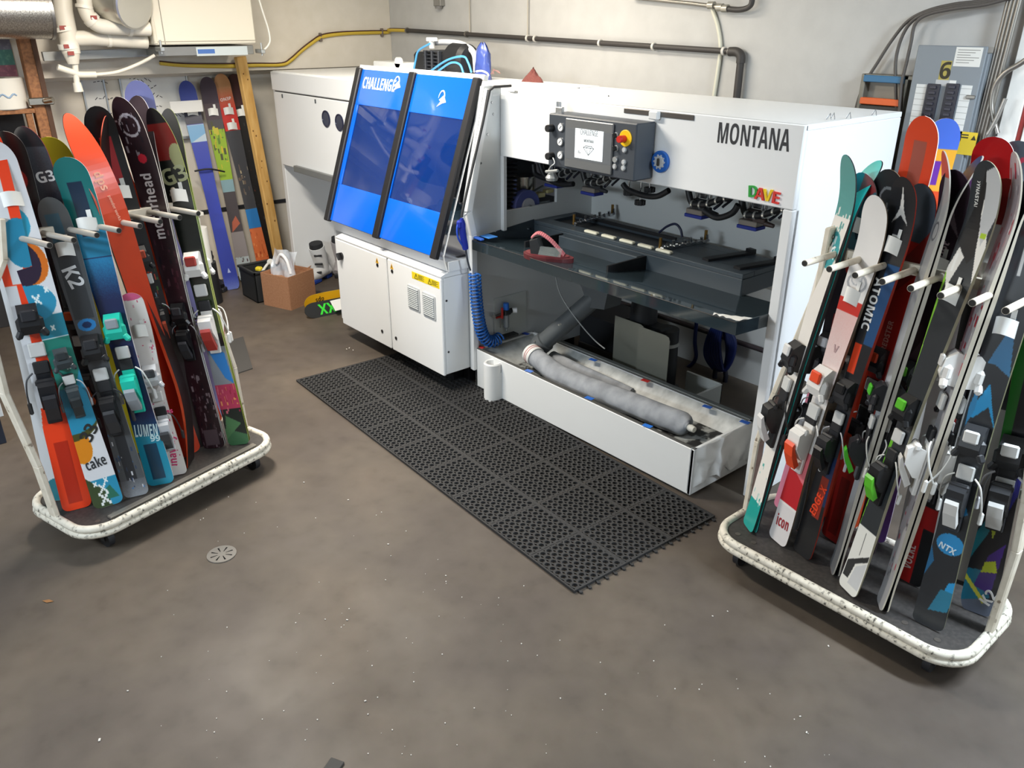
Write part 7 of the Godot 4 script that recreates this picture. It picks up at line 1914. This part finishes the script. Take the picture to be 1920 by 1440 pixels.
func wall_skis() -> void:
	var g := "skis leaning on the side wall"
	var n := Vector3(0.95, 0.05, 0.30)
	var put_ski := func(b: Array, tp: Array, xt: float, sp: Dictionary, label: String, nn := n) -> void:
		var B := hit(b[0], b[1], 1, 0.002)
		var T := hit(tp[0], tp[1], 0, xt)
		ski("leaning_ski", B, T, nn, sp, label, g, 0.003)
	put_ski.call([437, 542], [347, 152], WALL_L + 0.06, {w = [0.135, 0.105, 0.125], tail_round = 0.5, tag = [0.86], curl = 0.03, art = art("2c3a9a", [["rect", 0, 0.72, 1, 0.80, "a8b8c4"], ["poly", [0, 0.72, 1, 0.76, 1, 0.8, 0, 0.8], "6a9ac0"], ["rect", 0, 0.8, 1, 0.9, "26263a"], ["rect", 0, 0.9, 1, 1, "26388a"], ["poly", [0.4, 0.085, 0.6, 0.085, 0.5, 0.11], "a8b4e0"], ["fade", 0.0, 0.07, "6a7cc8", "2c3a9a"]]), base = "2c3a9a", edge = "3a3a4a"}, "long blue ski with a rounded tail leaning on the side wall")
	put_ski.call([463, 527], [386, 144], WALL_L + 0.06, {w = [0.13, 0.1, 0.12], tail_round = 0.5, tag = [0.84], curl = 0.03, art = art("4a4648", [["rect", 0, 0, 1, 0.13, "a9b4b8"], ["spk", 24, 0.02, 0.2, 5, ["3a5a68", "6a6a6c", "5a4a50"]], ["rect", 0, 0.13, 1, 0.26, "8a8486"], ["rect", 0, 0.26, 1, 0.46, "453f42"], ["poly", [0.2, 0.26, 0.8, 0.3, 0.6, 0.34, 0.3, 0.31], "a85a44"], ["rect", 0, 0.46, 1, 0.52, "7a98a0"], ["rect", 0, 0.52, 1, 0.76, "8aa82c"], ["spk", 34, 0.56, 0.8, 7, ["5a7a2c", "b8b03a", "4a4a30", "c8a82c"]], ["rect", 0, 0.8, 1, 0.9, "4a3a40"], ["rect", 0, 0.88, 1, 1, "3a2c38"]]), base = "3a3a3c", edge = "3a3a3a"}, "ski with lime green and brown artwork leaning on the side wall")
	put_ski.call([500, 520], [412, 138], WALL_L + 0.06, {w = [0.13, 0.1, 0.12], tag = [0.83, 0.76], curl = 0.03, art = art("b8502c", [["rect", 0, 0, 1, 0.26, "c8683a"], ["spk", 30, 0.02, 0.26, 5, ["a84a28", "d88a54", "b85c30"]], ["rect", 0, 0.26, 1, 0.36, "1f6fb0"], ["rect", 0, 0.36, 1, 0.74, "3a3a3e"], ["spk", 14, 0.44, 0.58, 6, ["b8a888", "6a5a4c"]], ["rect", 0, 0.74, 1, 0.88, "c8281c"], ["fade", 0.84, 0.94, "c8341c", "c89060"], ["rect", 0, 0.94, 1, 1, "c08a58"]]), base = "26262a", edge = "c8c8c4", text = [["ON3P", 0.885, 0.025, "e8e0dc", 0.1, 0.0]]}, "ski with a tan and red tip and a wood orange tail by the timber")
	put_ski.call([520, 512], [436, 138], WALL_L + 0.05, {w = [0.13, 0.1, 0.12], tag = [0.82], curl = 0.03, art = art("1a1a1c", [["spk", 30, 0.2, 0.8, 3, ["3a3a3c", "7a3a2c", "4a4a4c"]], ["rect", 0, 0.85, 1, 1, "3a1c1c"]]), base = "1a1a1c", edge = "3a3a3c"}, "black ski leaning behind the timber stud")
	# strap and card holding them
	var st := S()
	var t := thing("ski_strap", "black strap around the leaning skis", "strap", hit(400, 320, 0, WALL_L + 0.15))
	pipe(st, smooth_path([hit(365, 321, 0, -5.1), hit(392, 317, 0, -5.05), hit(421, 322, 0, -5.1)]), 0.008, 6)
	obj("band", st, paint("1c1c1e", 0.6), t)
	t = thing("paper_sign", "blank white paper sign fixed above the leaning blue skis", "sign", hit(350, 200, 0, WALL_L + 0.2))
	st = S(); var p := hit(350, 200, 0, -5.1)
	bx(st, p, Vector3(0.004, 0.09, 0.26), 0.0)
	obj("sheet", st, paint("d8d8d6", 0.8), t)

# ---------------------------------------------------------------- on the floor
func floor_things() -> void:
	var steel := paint("a9a7a2", 0.35, 0.8)
	var dc := hit(416, 1040, 1, 0.0)
	var t := thing("floor_drain", "round metal floor drain with radial slots", "drain", Vector3(dc.x, 0, dc.z))
	var st := S()
	var R := 0.064
	var n := 40
	# cover with eight slots cut out: sectors between slots, a hub and a rim
	for k in n:
		var t0 := TAU * k / n; var t1 := TAU * (k + 1) / n
		var d0 := Vector3(cos(t0), 0, sin(t0)); var d1 := Vector3(cos(t1), 0, sin(t1))
		var up := Vector3(dc.x, 0.005, dc.z)
		quad(st, up + d0 * R * 0.78, up + d1 * R * 0.78, up + d1 * R, up + d0 * R, Vector3.UP)
		ftri(st, up, up + d0 * R * 0.28, up + d1 * R * 0.28, Vector3.UP)
		if k % 5 != 0: quad(st, up + d0 * R * 0.28, up + d1 * R * 0.28, up + d1 * R * 0.78, up + d0 * R * 0.78, Vector3.UP)
		quad(st, up + d0 * R, up + d1 * R, up + d1 * R + Vector3(0, -0.005, 0), up + d0 * R + Vector3(0, -0.005, 0), d0)
	obj("slotted_cover", st, steel, t)
	st = S(); cyl(st, Vector3(dc.x, 0.0, dc.z), Vector3(dc.x, 0.001, dc.z), R * 0.95, -1, 24)
	obj("drain_well", st, paint("0c0c0c", 0.9), t)
	# dark mat behind the powder ski cart
	var m := thing("small_mat", "small flat dark mat on the floor behind the powder ski cart", "mat", hit(410, 690, 1, 0.0))
	var q := [hit(474, 692, 1, 0.0), hit(402, 716, 1, 0.0)]
	var dz: Vector3 = q[1] - q[0]
	st = S(); prism(st, [Vector2(q[0].x, -q[0].z), Vector2(q[1].x, -q[1].z), Vector2(q[1].x - 0.62, -q[1].z + 0.2), Vector2(q[0].x - 0.62, -q[0].z + 0.2)], Transform3D(Basis(Vector3.RIGHT, -PI / 2), Vector3.ZERO), 0.008)
	obj("sheet", st, paint("3a3836", 0.7), m)
	# skis lying on the floor by the cardboard box
	var fs := "skis lying on the floor beside the cardboard box"
	var a := Vector3(-3.98, 0.0, -0.78)
	var far := Vector3(-3.86, 0.0, -2.34)
	ski("lying_ski", far + Vector3(0, 0.066, 0), a + Vector3(0, 0.066, 0), Vector3(0.95, 0.1, 0.1), {w = [0.13, 0.105, 0.12], art = art("e0a81c", [["rect", 0, 0.0, 1, 0.4, "d8a018"]]), base = "1c1c1e", edge = "c8a82c", curl = 0.06, text = [["dps", 0.90, 0.035, "3a2c10", 1.5708, 0.01]]}, "yellow ski with small dark lettering lying on its side", fs, -0.012)
	var a2 := Vector3(-3.83, 0.0, -0.72)
	var far2 := Vector3(-3.70, 0.0, -2.28)
	ski("lying_ski", far2 + Vector3(0, 0.05, 0), a2 + Vector3(0, 0.05, 0), Vector3(0.85, 0.5, 0.1), {w = [0.13, 0.105, 0.12], art = art("2c2e30", []), base = "2c2e30", edge = "3a3a3a", curl = 0.015, text = [["XX", 0.875, 0.085, "3ad83a", 1.5708, 0.0]]}, "black ski with a bright green double cross lying on its side", fs, 0.0)
	var pp := thing("paper_note", "white printed paper lying on the black floor ski", "paper", hit(628, 572, 1, 0.08))
	st = S(); bx(st, Vector3(-3.74, 0.085, -0.99), Vector3(0.10, 0.002, 0.12), 0.0, Basis(Vector3.BACK, -0.7))
	obj("sheet", st, paint("e6e6e2", 0.8), pp)
	# crumbs and flakes
	var rng := RandomNumberGenerator.new(); rng.seed = 12
	st = S()
	for e in [[187, 1388, 0.012], [653, 938, 0.008], [592, 972, 0.006], [728, 1021, 0.008], [733, 1043, 0.005], [836, 1080, 0.007], [723, 1088, 0.006], [1336, 1156, 0.007], [1364, 1147, 0.006], [610, 1162, 0.006], [651, 1163, 0.008], [685, 1315, 0.008], [690, 1340, 0.006], [1512, 1374, 0.008], [1500, 1344, 0.007], [655, 653, 0.012], [662, 657, 0.01], [650, 655, 0.01], [570, 905, 0.008], [1553, 1212, 0.008], [240, 1296, 0.007]]:
		var p := hit(e[0], e[1], 1, 0.0)
		bx(st, p + Vector3(0, 0.0025, 0), Vector3(e[2], 0.004, e[2] * 0.6), 0.001, Basis(Vector3.UP, rng.randf() * 3.0))
	for k in 170:
		var p := hit(rng.randf_range(300, 1700), rng.randf_range(900, 1440), 1, 0.0)
		if p.z > -0.15: bx(st, p + Vector3(0, 0.0012, 0), Vector3.ONE * rng.randf_range(0.0015, 0.004), 0.0, Basis(Vector3.UP, rng.randf() * 3.0))
	var cr := obj("wax_crumbs", st, paint("d0ccc4", 0.8))
	tag(cr, "pale wax crumbs scattered over the dark floor", "crumbs", "", "stuff")
	var lf := thing("dry_leaf", "small dry brown leaf on the dark floor", "leaf", hit(90, 1127, 1, 0.0))
	st = S(); var lp := hit(90, 1127, 1, 0.003)
	prism(st, [Vector2(-0.025, 0), Vector2(0, 0.009), Vector2(0.025, 0), Vector2(0, -0.009)], Transform3D(Basis(Vector3.UP, 0.8) * Basis(Vector3.RIGHT, -PI / 2 + 0.15), lp), 0.001)
	obj("blade", st, paint("8a6038", 0.8), lf)
	var gt := thing("rubber_offcut", "dark rubber offcut lying on the floor", "offcut", hit(625, 1436, 1, 0.0))
	st = S(); bx(st, hit(626, 1438, 1, 0.0) + Vector3(0, 0.004, 0), Vector3(0.05, 0.008, 0.05), 0.002, Basis(Vector3.UP, 0.5))
	obj("scrap", st, paint("3a3836", 0.7), gt)
